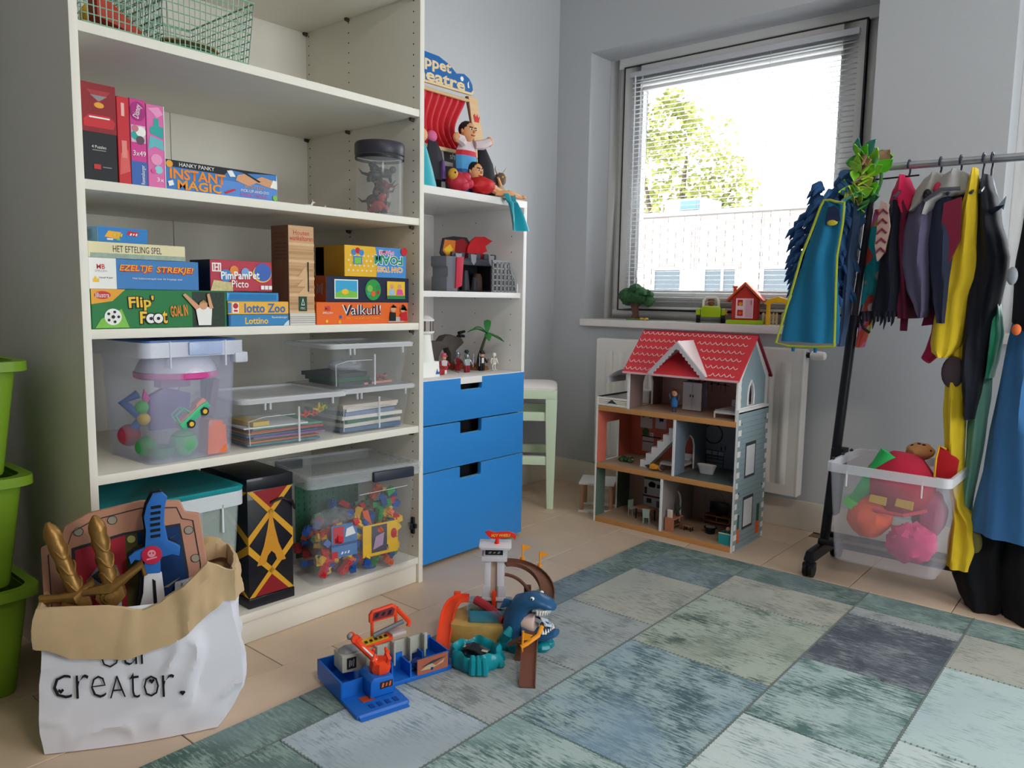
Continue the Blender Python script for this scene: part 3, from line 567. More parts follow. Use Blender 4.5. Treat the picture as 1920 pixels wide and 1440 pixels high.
# ---- clear storage bins with their contents
def rr(w, d, r, z, cx=0, cy=0, n=4):
    pts = []
    for (sx, sy, a0) in ((1, -1, -90), (1, 1, 0), (-1, 1, 90), (-1, -1, 180)):
        for i in range(n+1):
            a = math.radians(a0+90*i/n); pts.append((cx+sx*(w/2-r)+r*math.cos(a), cy+sy*(d/2-r)+r*math.sin(a), z))
    return pts
def bin_body(o, w, d, h, mat, tap=.92, r=.02, t=.002, cx=None, cy=None):
    cx = w/2 if cx is None else cx; cy = d/2 if cy is None else cy
    m = MB(); m.loft([rr(w*tap, d*tap, r, 0, cx, cy), rr(w*tap+.004, d*tap+.004, r, .008, cx, cy), rr(w, d, r, h, cx, cy), rr(w-2*t, d-2*t, r, h, cx, cy), rr(w*tap-2*t, d*tap-2*t, r, t*1.5, cx, cy)])
    return m.build('bin_body', mat, o, 40)
def rim(o, w, d, z0, z1, mat, out=.01, r=.024, cx=None, cy=None, name='rim'):
    cx = w/2 if cx is None else cx; cy = d/2 if cy is None else cy
    return MB().loft([rr(w-.004, d-.004, r, z0, cx, cy), rr(w+2*out, d+2*out, r, z0, cx, cy), rr(w+2*out, d+2*out, r, z1, cx, cy), rr(w-.004, d-.004, r, z1, cx, cy), rr(w-.004, d-.004, r, z0, cx, cy)], cap=False).build(name, mat, o, 40)
def lid(o, w, d, z0, z1, mat, out=.008, r=.024, name='lid', dip=.006):
    cx, cy = w/2, d/2
    return MB().loft([rr(w+2*out, d+2*out, r, z0, cx, cy), rr(w+2*out+.003, d+2*out+.003, r, z1-.004, cx, cy), rr(w+2*out-.004, d+2*out-.004, r, z1, cx, cy), rr(w-.02, d-.02, r, z1, cx, cy), rr(w-.03, d-.03, r, z1-dip, cx, cy)]).build(name, mat, o, 40)
CL = clear('#dde2f8', .19, .3); CLRIM = clear('#e9eefb', .62, .3); CLD = clear('#f2f5fa', .55, .2); CLT = clear('#e8edf0', .07, .12)
def ribs(o, xs, z0, z1, mat, y=-.001, w=.004):
    for x in xs: bx('corner_rib', mat, o, x-w/2, x+w/2, y-.002, y+.002, z0, z1, bev=.0008)
# tall cloudy toy bin, turned a little
bb = thing('storage_bin', 'tall cloudy toy bin with blue-tinted rim on the left of the fourth shelf', 'storage bin', (.602, -2.372, .5283), 92)
bin_body(bb, .245, .25, .285, CL, .9, .025); rim(bb, .245, .25, .262, .298, CLRIM, .014); ribs(bb, (.055, .2), .235, .3, CLRIM, -.014)
bx('clip_handle', clear('#bcd0f6', .7), bb, .1, .19, -.02, -.012, .265, .298, bev=.004); bx('handle_lip', CLRIM, bb, .225, .262, -.018, .01, .24, .268, bev=.005)
MB().loft([rr(.25, .25, .02, .298, .1225, .125), rr(.25, .25, .02, .302, .1225, .125)]).build('lid', clear('#3f74c4', .75, .3), bb)
def W(px, x, z): return (px, x, z)
def ballthing(label, loc, r, mat, name='toy_ball', cat='ball', grp='toys in the cloudy bin', seam=None):
    o = thing(name, label, cat, (loc[0], loc[1], loc[2]-r), 0, grp); MB().ell((0, 0, r), r, r, r, 18, 11).build('sphere', mat, o)
    if seam: MB().tube([(r*1.003*math.cos(t)*.8, r*1.003*math.sin(t)*.8, r+r*.6*1.003) for t in [2*math.pi*i/20 for i in range(20)]], .0012, 5, closed=True).build('seam', seam, o)
    return o
ballthing('large green toy ball with dark seam at the front foot of the cloudy bin', (.555, -2.262, .568), .034, pm('#3fae58', .5), seam=pm('#1d6a34', .5))
ballthing('small green ball near the left corner of the cloudy bin', (.53, -2.345, .566), .026, pm('#2f8f48', .5))
ballthing('small lime ball halfway up the cloudy bin', (.53, -2.352, .665), .016, pm('#4fc060', .5)); ballthing('small yellow ball below the lime ball in the cloudy bin', (.53, -2.348, .635), .015, pm('#e0bb4a', .5))
ballthing('red ball at the back left of the cloudy bin', (.45, -2.35, .585), .028, pm('#a8324a', .5))
o = thing('toy_cup', 'dark green toy bowl at the foot of the cloudy bin', 'bowl', (.545, -2.318, .5345), 0, 'toys in the cloudy bin'); MB().lathe([(.018, 0), (.032, .012), (.036, .03), (.033, .03), (.028, .012), (.001, .006)], 20).build('bowl', pm('#1f7a44', .5), o)
o = thing('toy_bucket', 'white bowl with pink rim upside down at the top of the cloudy bin', 'bowl', (.5, -2.248, .738), 0, 'toys in the cloudy bin')
MB().lathe([(.098, .004), (.094, .02), (.07, .062), (.001, .063)], 28).build('bowl', pm('#ece8f0', .5), o); MB().lathe([(.095, -.008), (.101, -.004), (.101, .008), (.095, .01)], 28, cap=False).build('rim', pm('#d8489a', .5), o); MB().lathe([(.094, -.004), (.001, -.002)], 28, cap=False).build('inner_plate', pm('#9a5aa0', .5), o)
o = thing('toy_block', 'orange toy box with a notch at the right foot of the cloudy bin', 'toy', (.585, -2.215, .534), 90, 'toys in the cloudy bin'); MB().prism([(0, 0), (.056, 0), (.053, .075), (.045, .075), (.045, .085), (.008, .09), (.005, .08)], 0, .05).build('body', pm('#e87848', .5), o, bev=.003)
o = thing('toy_block', 'brown toy post leaning at the right back of the cloudy bin', 'toy', (.50, -2.165, .62), 90, 'toys in the cloudy bin'); MB().prism([(0, 0), (.02, 0), (.02, .1), (.0, .1)], 0, .03).build('body', pm('#7a5a68', .5), o, bev=.004); o.rotation_euler = (0.1, .12, math.radians(90))
o = thing('toy_block', 'dark green toy slab standing in the right back corner of the cloudy bin', 'toy', (.46, -2.155, .56), 90, 'toys in the cloudy bin'); MB().prism([(0, 0), (.025, 0), (.03, .15), (.015, .165), (0, .15)], 0, .02).build('body', pm('#3c5f5c', .5), o, bev=.004)
o = thing('toy_block', 'blue toy tool handle at the left back of the cloudy bin', 'toy', (.46, -2.345, .60), 60, 'toys in the cloudy bin'); MB().tube([(0, 0, 0), (.02, 0, .03), (-.02, 0, .07), (.015, 0, .09)], .012, 8).build('body', pm('#2f6fc0', .5), o)
o = thing('toy_block', 'purple toy slab behind the jeep in the cloudy bin', 'toy', (.46, -2.30, .59), 90, 'toys in the cloudy bin'); MB().prism([(0, 0), (.1, .0), (.11, .09), (.04, .11), (0, .09)], 0, .02).build('body', pm('#7d62a8', .5), o, bev=.004)
o = thing('toy_block', 'blue and pink toy plate high in the cloudy bin', 'toy', (.48, -2.28, .70), 90, 'toys in the cloudy bin'); MB().prism([(0, 0), (.08, .0), (.08, .025), (.03, .03), (0, .02)], 0, .04).build('body', pm('#b878b0', .5), o, bev=.004)
o = thing('toy_block', 'magenta toy spade blade at the left of the cloudy bin', 'toy', (.535, -2.352, .685), 90, 'toys in the cloudy bin'); MB().prism([(0, 0), (.012, -.012), (.02, .0), (.006, .025)], 0, .006).build('body', MAG, o, bev=.002)
# toy jeep tilted against the front wall
jp = thing('toy_jeep', 'green and orange toy jeep tilted behind the front of the cloudy bin', 'toy car', (.592, -2.272, .600), 90, 'toys in the cloudy bin'); jp.rotation_euler = (0, math.radians(-38), math.radians(90))
JG = pm('#48c08a', .4); JO = pm('#e88a6a', .45)
MB().prism([(0, .008), (.012, .008), (.016, .018), (.028, .018), (.032, .008), (.058, .008), (.062, .018), (.074, .018), (.078, .008), (.088, .008), (.09, .022), (.07, .027), (0, .027)], 0, .03).build('chassis', JG, jp, bev=.001)
MB().prism([(.002, .027), (.07, .027), (.09, .024), (.088, .036), (.064, .036), (.06, .03), (.004, .03)], .002, .028).build('bonnet', JO, jp, bev=.001)
MB().tube([(.004, .003, .028), (.008, .003, .05), (.034, .003, .05), (.04, .003, .03)], .0025, 6).tube([(.004, .027, .028), (.008, .027, .05), (.034, .027, .05), (.04, .027, .03)], .0025, 6).build('roll_cage', JG, jp)
for x in (.022, .068): MB().cyl((x, -.003, .008), (x, .033, .008), .0105, n=16).build('wheel', DARK, jp); MB().cyl((x, -.0036, .008), (x, -.003, .008), .006, n=12).build('hub', YEL, jp)
# low bins
def lowbin(label, loc, deg, w, d, h, group='low clear lidded boxes'):
    o = thing('lidded_box', label, 'storage box', loc, deg, group)
    bin_body(o, w, d, h-.01, CLT, .88, .018); lid(o, w, d, h-.014, h, CLD, .012)
    for x in (.12*w+.02, .12*w+.035, .86*w): bx('clip_notch', CLD, o, x, x+.004, -.012, -.006, h-.032, h-.014)
    bx('front_rib', CLD, o, w*.55, w*.55+.005, -.0005+.012, .015, .006, h-.035); MB().tube([(w*.09, .017, .01), (w*.06, .006, h*.55), (w*.2, .004, h*.62), (w*.5, .004, h*.62)], .0012, 5).build('panel_line', CLD, o)
    return o
l2 = lowbin('low clear lidded box of coloured cards in the middle of the fourth shelf', (.592, -2.118, .5283), 86, .31, .27, .14)
l3 = lowbin('low clear lidded box of papers at the right end, underneath another', (.590, -1.802, .5283), 90, .285, .27, .14)
l4 = lowbin('low clear lidded box stacked on top at the right end of the shelf', (.600, -1.838, .6686), 87, .29, .24, .135)
def card(label, loc, deg, w, d, t, col, tilt=0, cat='card', name='card', grp=None):
    o = bx(name, pm(col, .7), None, 0, w, 0, d, 0, t); o.location = loc; o.rotation_euler = (0, tilt, math.radians(deg)); return tag(o, label, cat, grp)
cols = [('#3f7f8f', 'teal'), ('#c9723f', 'rust'), ('#5a7f4a', 'olive'), ('#8f5a8a', 'mauve'), ('#3f5fa0', 'blue'), ('#d0a04a', 'ochre'), ('#b04a4a', 'brick red'), ('#5aa08a', 'sea green')]
z = .5345
for i, (c, nm) in enumerate(cols):
    card('%s card in the pile inside the middle low box' % nm, (.566-.004*(i % 3), -2.09+.006*(i % 4), z), 86+3*(i % 3)-3, .215, .19, .005, c, cat='card', grp='coloured cards in the middle low box'); z += .0058
card('white sheet on top of the card pile in the middle low box', (.565, -2.10, z+.0005), 84, .19, .19, .004, '#e4e6ea', cat='paper', name='paper_sheet')
card('yellow card slanting on the left of the middle low box', (.57, -2.075, z+.006), 93, .05, .12, .012, '#d9b85a', cat='card')
def star(label, loc, col, s):
    o = thing('jack_toy', label, 'toy', loc, 0, 'small star toys in the middle low box'); m = MB()
    for d in ((1, 0, .3), (-1, .2, .3), (0, 1, .2), (.1, -1, .3), (0, 0, 1), (.6, .6, .7)): m.tube([(0, 0, s*.5), (s*d[0], s*d[1], s*.5+s*d[2])], [s*.25, s*.12], 6)
    m.ell((0, 0, s*.5), s*.35, s*.35, s*.35, 8, 6); m.build('body', pm(col, .5), o); return o
star('red star-shaped toy in the middle low box', (.555, -1.90, .5895), '#d8402f', .018); star('coral star-shaped toy at the right in the middle low box', (.55, -1.868, .5895), '#d8605a', .016)
star('yellow stick toy in the middle low box', (.555, -1.852, .599), '#e8c03a', .022); star('green stick toy at the far right in the middle low box', (.55, -1.838, .60), '#5aa84a', .02)
z = .5345
for i, (c, nm, w, d) in enumerate([('#4a6a8f', 'blue-grey', .22, .2), ('#d9d4cc', 'off-white', .23, .2), ('#3f6f5f', 'dark green', .2, .2), ('#e4e0da', 'cream', .23, .21), ('#7f8fb0', 'pale blue', .2, .2), ('#efece8', 'white', .22, .2), ('#d8c8b8', 'beige', .21, .2)]):
    card('%s booklet in the paper box at the right end' % nm, (.568-.004*(i % 2), -1.775+.008*(i % 3), z), 88+4*(i % 3), w, d, .011, c, cat='booklet', name='booklet', grp='booklets in the paper box'); z += .0118
z = .6745
for i, (c, nm) in enumerate([('#2d3a44', 'dark grey'), ('#1f5a3a', 'green'), ('#3a4048', 'charcoal')]):
    card('%s folded cloth in the top right box' % nm, (.57, -1.79, z), 88+5*i, .12, .16, .012, c, cat='cloth', name='folded_cloth'); z += .0128
card('pink ruler lying in the top right box', (.575, -1.70, .6745), 95, .12, .012, .006, '#d8897a', cat='ruler', name='ruler')
o = thing('plastic_bag', 'small crumpled clear bag on the cloths in the top right box', 'bag', (.52, -1.73, z+.001), 0); MB().ell((0, 0, .018), .05, .055, .018, 16, 9, lambda d: 1+.22*noise.noise(d*3)).build('bag_film', clear('#b8c0cc', .45), o, 25)
o = thing('bead_string', 'small reddish beads at the right in the top right box', 'beads', (.54, -1.62, .6745), 0); MB().tube([(0, 0, .01), (-.01, .01, .02), (.01, .02, .015), (0, .035, .02), (-.01, .03, .008)], .007, 7).build('beads', pm('#a86a6a', .5), o)

# ---- bottom shelf: teal-lidded bin, black and gold tin, bin of toy bricks
tb = thing('storage_bin', 'white translucent bin with teal lid behind the paper bag on the bottom shelf', 'storage bin', (.603, -2.475, .0882), 90)
bin_body(tb, .345, .4, .34, clear('#dcece8', .28, .35), .9, .025); rim(tb, .345, .4, .305, .343, clear('#e6eef4', .75), .006)
lid(tb, .345, .4, .344, .356, pm('#1a8f96', .4), .006, dip=.003); ribs(tb, (.06, .285), .24, .315, clear('#eef4fa', .8), -.004, .005)
o = thing('folded_cloth', 'green fabric filling the teal-lidded bin', 'cloth', (.43, -2.30, .1), 0); MB().ell((0, 0, .115), .14, .135, .112, 20, 11, lambda d: 1+.1*noise.noise(d*2.5)).build('fabric', pm('#3a9068', .8), o)
o = thing('folded_cloth', 'pinkish cloth low at the right in the teal-lidded bin', 'cloth', (.54, -2.175, .1), 0); MB().ell((0, 0, .03), .035, .025, .03, 14, 9, lambda d: 1+.15*noise.noise(d*3)).build('fabric', pm('#d89a90', .8), o)
tn = thing('decorated_tin', 'black, gold and red tin with a golden lattice tower picture on the bottom shelf', 'tin', (.585, -2.107, .0882), 88)
TW, TD, TH = .137, .26, .362
TINK = pm('#141620', .35, coat=.3); TING = pm('#d9a02c', .4); TINR = pm('#8e1f26', .4)
bx('body', TINK, tn, 0, TW, 0, TD, .028, TH-.034, bev=.002); bx('lid', TINK, tn, -.002, TW+.002, -.002, TD+.002, TH-.034, TH, bev=.003); bx('foot', TINK, tn, -.002, TW+.002, -.002, TD+.002, 0, .028, bev=.003)
def tinface(M, w):
    def sh(pts, mat, y):
        m = MB(); m.T = M; m.prism(pts, y-.0004, y); m.build('tin_print', mat, tn, smooth=0)
    z0, z1 = .03, TH-.036; zm = (z0+z1)/2
    sh([(.0, z1), (w, z1), (w*.5, z1-.07)], TINR, -.0005); sh([(0, z0), (w, z0), (w*.5, z0+.07)], TINR, -.0005)
    for s in (1, -1):
        a, b_ = (z1, z1-.02) if s > 0 else (z0, z0+.02)
        for (xa, xb) in ((0, w), (w, 0)):
            sh([(xa, a), (xa+(.016 if xb > xa else -.016), a), (xb, a-s*.125), (xb, a-s*.15)], TING, -.0009)
    tw = [(.26, .0), (.4, .0), (.44, .03), (.5, .045), (.56, .03), (.6, .0), (.74, .0), (.62, .07), (.56, .13), (.53, .17), (.545, .172), (.53, .182), (.515, .182), (.5, .2), (.485, .182), (.47, .182), (.455, .172), (.47, .17), (.44, .13), (.38, .07)]
    sh([(w*(.5+(x-.5)*1.35), zm-.062+z*.76) for x, z in tw], pm('#cf8f2a', .4), -.0013)
tinface(Matrix.Identity(4), TW); tinface(Tr(0, TD, 0) @ Rz(-90), TD)
MB().tube([(TW*.5, -.002, TH-.075), (TW*.7, -.012, TH-.065), (TW*.95, -.01, TH-.08), (TW+.005, -.004, TH-.105)], .004, 7).build('cord_handle', BLACK, tn)
lg = thing('storage_bin', 'clear bin with dark grey clip handles full of toy bricks on the bottom shelf', 'storage bin', (.592, -1.915, .0882), 81)
LW, LD, LH = .375, .29, .335
bin_body(lg, LW, LD, LH-.03, clear('#e6ebf2', .05, .1), .9, .03); lid(lg, LW, LD, LH-.035, LH, clear('#e8eef4', .3, .15), .01); bx('clip_handle', pm('#2e3444', .4), lg, .2, .345, -.022, -.008, LH-.04, LH-.008, bev=.005)
bx('clip_handle', pm('#2e3444', .4), lg, .03, .12, -.012+LD+.012, LD+.02, LH-.04, LH-.008, bev=.005); MB().cyl((.16, -.004, LH-.075), (.33, -.004, LH-.07), .0012, n=5).build('mould_line', CLD, lg)
import itertools
brm = {}
BC = dict(red='#c8202c', yellow='#f0c020', blue='#1f55a8', orange='#e8682a', green='#2f9a48', white='#e8e6e0', black='#1d1d22', grey='#7f8288')
lgM = Matrix.Translation((.592, -1.915, .0882)) @ Rz(81); rg = random.Random(5)
def toybrick(col, nx):
    if (col, nx) in brm: return brm[(col, nx)]
    m = MB().box(0, .008*nx*2, 0, .018, 0, .018)
    for i in range(nx): m.cyl((.008+i*.016, .009, .0178), (.008+i*.016, .009, .0215), .005, n=8)
    brm[(col, nx)] = m.mesh('toy_brick', pm(BC[col], .35), smooth=30); return brm[(col, nx)]
cl_ = list(BC)
for i in range(280):
    u = .05+.265*rg.random(); v = .04+.17*rg.random()**2.4; top = .15+.10*min(1, max(0, (u-.05)/.28))
    zz = .012+(top-.02)*rg.random()
    c = rg.choice(cl_[:5]+cl_[:3]); ns = rg.choice((1, 2, 2, 3)); o = link('toy_brick', toybrick(c, ns))
    o.matrix_world = lgM @ Tr(u, v, zz) @ Matrix.Rotation(rg.random()*6.3, 4, Vector((rg.gauss(0, 1), rg.gauss(0, 1), rg.gauss(0, 1))).normalized())
    hz = 'bottom' if zz < .05 else 'low' if zz < .09 else 'halfway up' if zz < .13 else 'high'; vx = 'far left' if u < .105 else 'left of centre' if u < .155 else 'centre' if u < .205 else 'right of centre' if u < .26 else 'far right'; dp = 'front' if v < .075 else 'middle' if v < .125 else 'back'
    tag(o, '%s %s-stud toy brick, %s, %s, %s layer, in the clip-handle bin' % (c, ('one', 'two', 'three')[ns-1], hz, vx, dp), 'toy brick', '%s toy bricks in the clear bin' % c)
bp = thing('green_baseplate', 'dark green studded plate standing at the back of the brick bin', 'baseplate', tuple(lgM @ Vector((.05, .2, .03))), 81); bx('plate', pm('#14553a', .5), bp, 0, .22, 0, .004, 0, .24)
MB()._add([], []); st = MB(); [st.cyl((.012+.02*i, 0, .012+.02*j), (.012+.02*i, -.003, .012+.02*j), .005, n=6) for i in range(11) for j in range(11)]; st.build('studs', pm('#14553a', .5), bp)
cb = thing('booklet', 'building instruction booklet with blue picture inside the brick bin', 'booklet', tuple(lgM @ Vector((.075, .012, .075))), 81); bx('cover', pm('#4a7fb8', .4), cb, 0, .085, 0, .003, 0, .1); rect('print_panel', RED, cb, .005, .04, .045, .095, -.0003); rect('print_panel', RED, cb, 0, .02, .0, .02, -.0003); poly('print_shape', WHT, cb, [(.045, .06), (.08, .065), (.07, .09), (.05, .085)], -.0004); marks(cb, WHT, .045, .012, .03, .008, y=-.0005); rect('print_panel', pm('#27508f', .4), cb, .0, .085, .035, .043, -.0003)
cb = thing('booklet', 'yellow bordered booklet at the right inside the brick bin', 'booklet', tuple(lgM @ Vector((.18, .012, .055))), 81); bx('cover', pm('#f0c020', .4), cb, 0, .125, 0, .003, 0, .1); rect('print_panel', pm('#4a4a5a', .4), cb, .03, .085, .01, .095, -.0003); poly('print_shape', pm('#b898b8', .4), cb, [(.035, .02), (.07, .03), (.075, .07), (.045, .06)], -.0007); poly('print_shape', RED, cb, disc(.11, .06, .011, .016), -.0004); poly('print_shape', MAG, cb, disc(.06, .08, .008), -.0008)
fb = thing('plastic_bag', 'crumpled clear film over the bricks in the bin', 'bag', tuple(lgM @ Vector((.12, .08, .15))), 81); MB().ell((0, 0, .025), .07, .05, .03, 22, 13, lambda d: 1+.35*noise.noise(d*4)).build('bag_film', clear('#e4e8ee', .16, .1), fb, 25)

# ---- two green wire baskets on the upper shelf
WIRE = pm('#8fc0a4', .35, metal=.3); WIRE2 = pm('#b9cfc0', .35, metal=.4)
def basket(label, y0, y1, d, h, X=.6, flare=.012):
    w = y1-y0; o = thing('wire_basket', label, 'basket', (X, y0, 1.5200), 90, 'green wire baskets'); r = .0014; m = MB(); m2 = MB(); m3 = MB()
    def ringp(z):
        e = flare*z/h; return [(-e, -e, z), (w+e, -e, z), (w+e, d+e, z), (-e, d+e, z)]
    nz = 8
    for i in range(nz+1):
        z = .002+(h-.004)*i/nz; p = ringp(z)
        for a in range(4): m.cyl(p[a], p[(a+1) % 4], r*(1.8 if i in (0, nz) else 1), n=5)
    for side in range(4):
        n = int((w if side % 2 == 0 else d)/.0125)
        for i in range(n+1):
            f = i/n; b0 = ringp(.002); t0 = ringp(h-.002)
            m2.cyl(Vector(b0[side]).lerp(Vector(b0[(side+1) % 4]), f), Vector(t0[side]).lerp(Vector(t0[(side+1) % 4]), f), r, n=5)
    for i in range(int(w/.0125)): m3.cyl((i*.0125, 0, .002), (i*.0125, d, .002), r, n=5)
    m.build('horizontal_wires', WIRE, o); m2.build('upright_wires', WIRE2, o); m3.build('base_wires', WIRE, o); return o
basket('green wire basket with a red toy inside, at the left of the upper shelf', -2.478, -2.312, .24, .15)
basket('wider green wire basket in the middle of the upper shelf', -2.300, -2.085, .3, .15)
o = thing('toy_shovel', 'red plastic toy lying in the left wire basket', 'toy', (.56, -2.43, 1.5235), 90); MB().prism([(0, .03), (.09, .008), (.1, .02), (.03, .07), (0, .09)], 0, .05).build('body', pm('#c8452f', .5), o, bev=.004)
o = thing('toy_ring', 'yellow plastic toy at the back of the left wire basket', 'toy', (.45, -2.42, 1.5235), 90); MB().tube([(.04+.035*math.cos(t), 0, .05+.035*math.sin(t)) for t in [i*math.pi/8 for i in range(16)]], .012, 8, closed=True).build('ring', YEL, o)
for i, (c, l) in enumerate((('#c9a24a', 'straw-coloured plate'), ('#6a9a7a', 'sage plate'), ('#b0925a', 'tan plate'))):
    o = thing('toy_plate', '%s in the wider wire basket' % l, 'plate', (.47, -2.19, 1.5235+.012*i), 0, 'plates in the wider wire basket'); MB().lathe([(.05, 0), (.085, .008), (.086, .011), (.05, .004), (.001, .004)], 24).build('dish', pm(c, .6), o)
# ================================================================ white cabinet with blue drawers
CABM = pm('#eeebe9', .45, var=.02); BLUED = pm('#2f86d2', .42, var=.02); BLUEE = pm('#7cc4ea', .4)
sv = thing('drawer_cabinet', 'white open cabinet with three blue drawers beside the bookcase', 'cabinet', (.529, -1.475, 0), 90)
bx('side_panel', CABM, sv, 0, .018, .0005, .5, .655, 1.284, bev=.001); bx('side_panel', CABM, sv, .582, .6, .0005, .5, .655, 1.284, bev=.001)
bx('side_panel', CABM, sv, 0, .018, .0195, .5, .012, .655, bev=.001); bx('side_panel', CABM, sv, .582, .6, .0195, .5, .012, .655, bev=.001)
bx('top_panel', CABM, sv, 0, .6, 0, .5, 1.284, 1.31, bev=.0015); bx('back_panel', CABM, sv, .0183, .5817, .492, .5, .02, 1.28)
bx('shelf', CABM, sv, .0183, .5817, .012, .49, .944, .964, bev=.0012); bx('shelf', CABM, sv, .0183, .5817, .0005, .49, .636, .6605, bev=.0012); bx('base_gap_shade', DARK, sv, .0183, .5817, .03, .49, .004, .02)  # dark board at the base paints the shaded gap under the drawers
for (z0, z1) in ((.5045, .6580), (.3400, .4990), (.0150, .3350)):
    a, c, dp = .245, .357, .044
    d = MB().prism([(.001, z0), (.599, z0), (.599, z1), (c, z1), (c, z1-dp+.006), (c-.006, z1-dp), (a+.006, z1-dp), (a, z1-dp+.006), (a, z1), (.001, z1)], 0, .018).build('drawer', BLUED, sv, bev=.0012)
    MB().box(.002, a-.001, .0006, .0175, z1, z1+.0006).box(c+.001, .598, .0006, .0175, z1, z1+.0006).box(a+.006, c-.006, .0006, .0175, z1-dp, z1-dp+.0006).build('front_edge', BLUEE, d, smooth=0)
    bx('shaded_drawer_floor', pm('#11151c', .8), d, .03, .57, .03, .46, z0+.02, z0+.026); bx('notch_shade', pm('#0d1016', .9), d, .03, .57, .06, .064, z0+.02, z1-.01)  # near-black boards: shade behind the notch put into the colour
hm = MB()
for yy in (.06, .25, .44):
    for z in [.70+.06*i for i in range(10)]: hm.cyl((.583, yy, z), (.5816, yy, z), .0022, n=6)
for xx in (.1, .3, .5):
    for z in [.72+.1*i for i in range(6)]: hm.cyl((xx, .493, z), (xx, .4917, z), .0022, n=6)
hm.build('pin_holes', HOLE, sv, smooth=0)['kind'] = 'stuff'

# ---- mint stool in the corner
MINT = pm('#cfe0c4', .5, var=.03); 
sl = thing('stool', 'mint green wooden stool in the corner behind the blue drawers', 'stool', (.369, -.479, 0), 37)
SW = .30
MB().loft([rr(SW+.02, SW+.02, .02, .50, -SW/2+.012, SW/2-.012), rr(SW+.02, SW+.02, .02, .538, -SW/2+.012, SW/2-.012)]).build('seat_frame', MINT, sl, bev=.003)
MB().loft([rr(SW+.005, SW+.005, .04, .538, -SW/2+.012, SW/2-.012), rr(SW+.012, SW+.012, .04, .548, -SW/2+.012, SW/2-.012), rr(SW-.02, SW-.02, .04, .556, -SW/2+.012, SW/2-.012)]).build('seat_cushion', pm('#efe9e4', .7, bump=.15, scale=120), sl)
lgm = MB().hexa([(-.016, -.016, 0), (.014, -.016, 0), (.014, .014, 0), (-.016, .014, 0), (-.03, -.022, .50), (.022, -.022, .50), (.022, .03, .50), (-.03, .03, .50)]).mesh('leg', MINT, bev=.003)
for x, y, s in ((0, 0, 0), (-SW+.024, 0, 1), (-SW+.024, SW-.024, 2), (0, SW-.024, 3)):
    l = link('leg', lgm, sl, (x, y, 0)); MB().box(-.014, .012, -.014, .012, -.0005, .006).build('foot_cap', GREY, l)
for z in (.20, .40): bx('stretcher', MINT, sl, -SW+.03, -.012, -.012, .01, z, z+.04, bev=.003); bx('stretcher', MINT, sl, -.012, .01, .01, SW-.03, z-.02, z+.02, bev=.003); bx('stretcher', MINT, sl, -SW+.03, -.012, SW-.034, SW-.012, z, z+.04, bev=.003); bx('stretcher', MINT, sl, -SW+.012, -SW+.034, .01, SW-.03, z-.02, z+.02, bev=.003)

# ---- toy castle on the middle shelf
CG = pm('#4a4c56', .55, var=.15, scale=60); CG2 = pm('#6d7078', .55, var=.12, scale=60); CBK = pm('#24252c', .6, var=.2)
ca = thing('toy_castle', 'dark grey toy castle with a red dragon print on the upper cabinet shelf', 'toy castle', (.40, -1.15, .9645), 90)
bx('rear_wall', CBK, ca, 0, .225, .07, .09, 0, .12); bx('side_wall', CBK, ca, 0, .012, 0, .07, 0, .12); bx('side_wall', CBK, ca, .213, .225, 0, .07, 0, .12); bx('floor_plate', CBK, ca, -.01, .235, -.03, .09, 0, .006)
m = MB().box(-.012, .237, -.012, .08, .1, .125)
for i in range(6): m.box(-.012+i*.044, .012+i*.044, -.012, -.002, .125, .145)
m.build('battlement', CG, ca, bev=.002)
for x in (.02, .1, .2): MB().prism([(x-.016, .14), (x+.016, .14), (x+.012, .112), (x, .1), (x-.012, .112)], -.017, -.012).build('shield_ornament', pm('#9a9aa2', .5), ca)
pb = MB().prism([(-.03, .14), (.005, .1), (.13, .12), (.15, .16), (.11, .205), (.04, .205), (-.015, .195)], .03, .036).build('dragon_board', CBK, ca, bev=.001)
poly('flame_print', pm('#d8762a', .5), pb, [(-.018, .15), (.01, .12), (.06, .15), (.05, .19), (-.008, .19)], .0298); poly('flame_print', YEL, pb, [(-.012, .155), (.005, .13), (.035, .155), (.02, .175)], .0292); poly('flame_print', DRED, pb, [(.04, .12), (.12, .125), (.13, .17), (.09, .2), (.05, .19)], .0292)
MB().prism([(.1, .12), (.2, .128), (.19, .15), (.215, .158), (.205, .178), (.245, .2), (.2, .214), (.15, .21), (.12, .19), (.105, .165)], .02, .026).build('red_wing', pm('#c8222c', .45), ca)
for x, h in ((.05, .06), (.11, .075), (.16, .05)): MB().lathe([(.018, 0), (.014, h*.5), (.012, h*.7), (.009, h), (.001, h)], 10, (x, .035, .006)).build('rock', CG, ca)
MB().lathe([(.022, 0), (.02, .05), (.014, .065), (.001, .065)], 12, (.18, .04, .006)).build('rock', pm('#5a4438', .6), ca)
wg = MB().prism([(-.085, 0), (-.028, 0), (-.035, .05), (-.03, .055), (-.035, .09), (-.03, .125), (-.088, .125), (-.088, .09), (-.08, .085), (-.08, .055), (-.085, .05)], -.06, .02).build('gate_tower', CG2, ca, bev=.003)
MB().prism([(-.045, .01), (-.012, .02), (-.004, .125), (-.04, .122)], -.066, -.056).build('red_door', pm('#c02a44', .5), ca, bev=.002)
pc = thing('toy_portcullis', 'grey lattice gate leaning at the right front of the toy castle', 'toy gate', (.50, -1.036, .9645), 90)
LT = pm('#8f9196', .5); m = MB()
for i in range(7):
    x = .004+i*.022; top = .114 if x < .1 else .114-(x-.1)*1.9
    if top > .01: m.box(x-.0025, x+.0025, 0, .006, 0, top)
for j in range(6):
    z = .004+j*.021; r = .1 if z > .1 else min(.152, .1+(.114-z)/1.9); m.box(0, r, 0, .006, z-.0025, z+.0025)
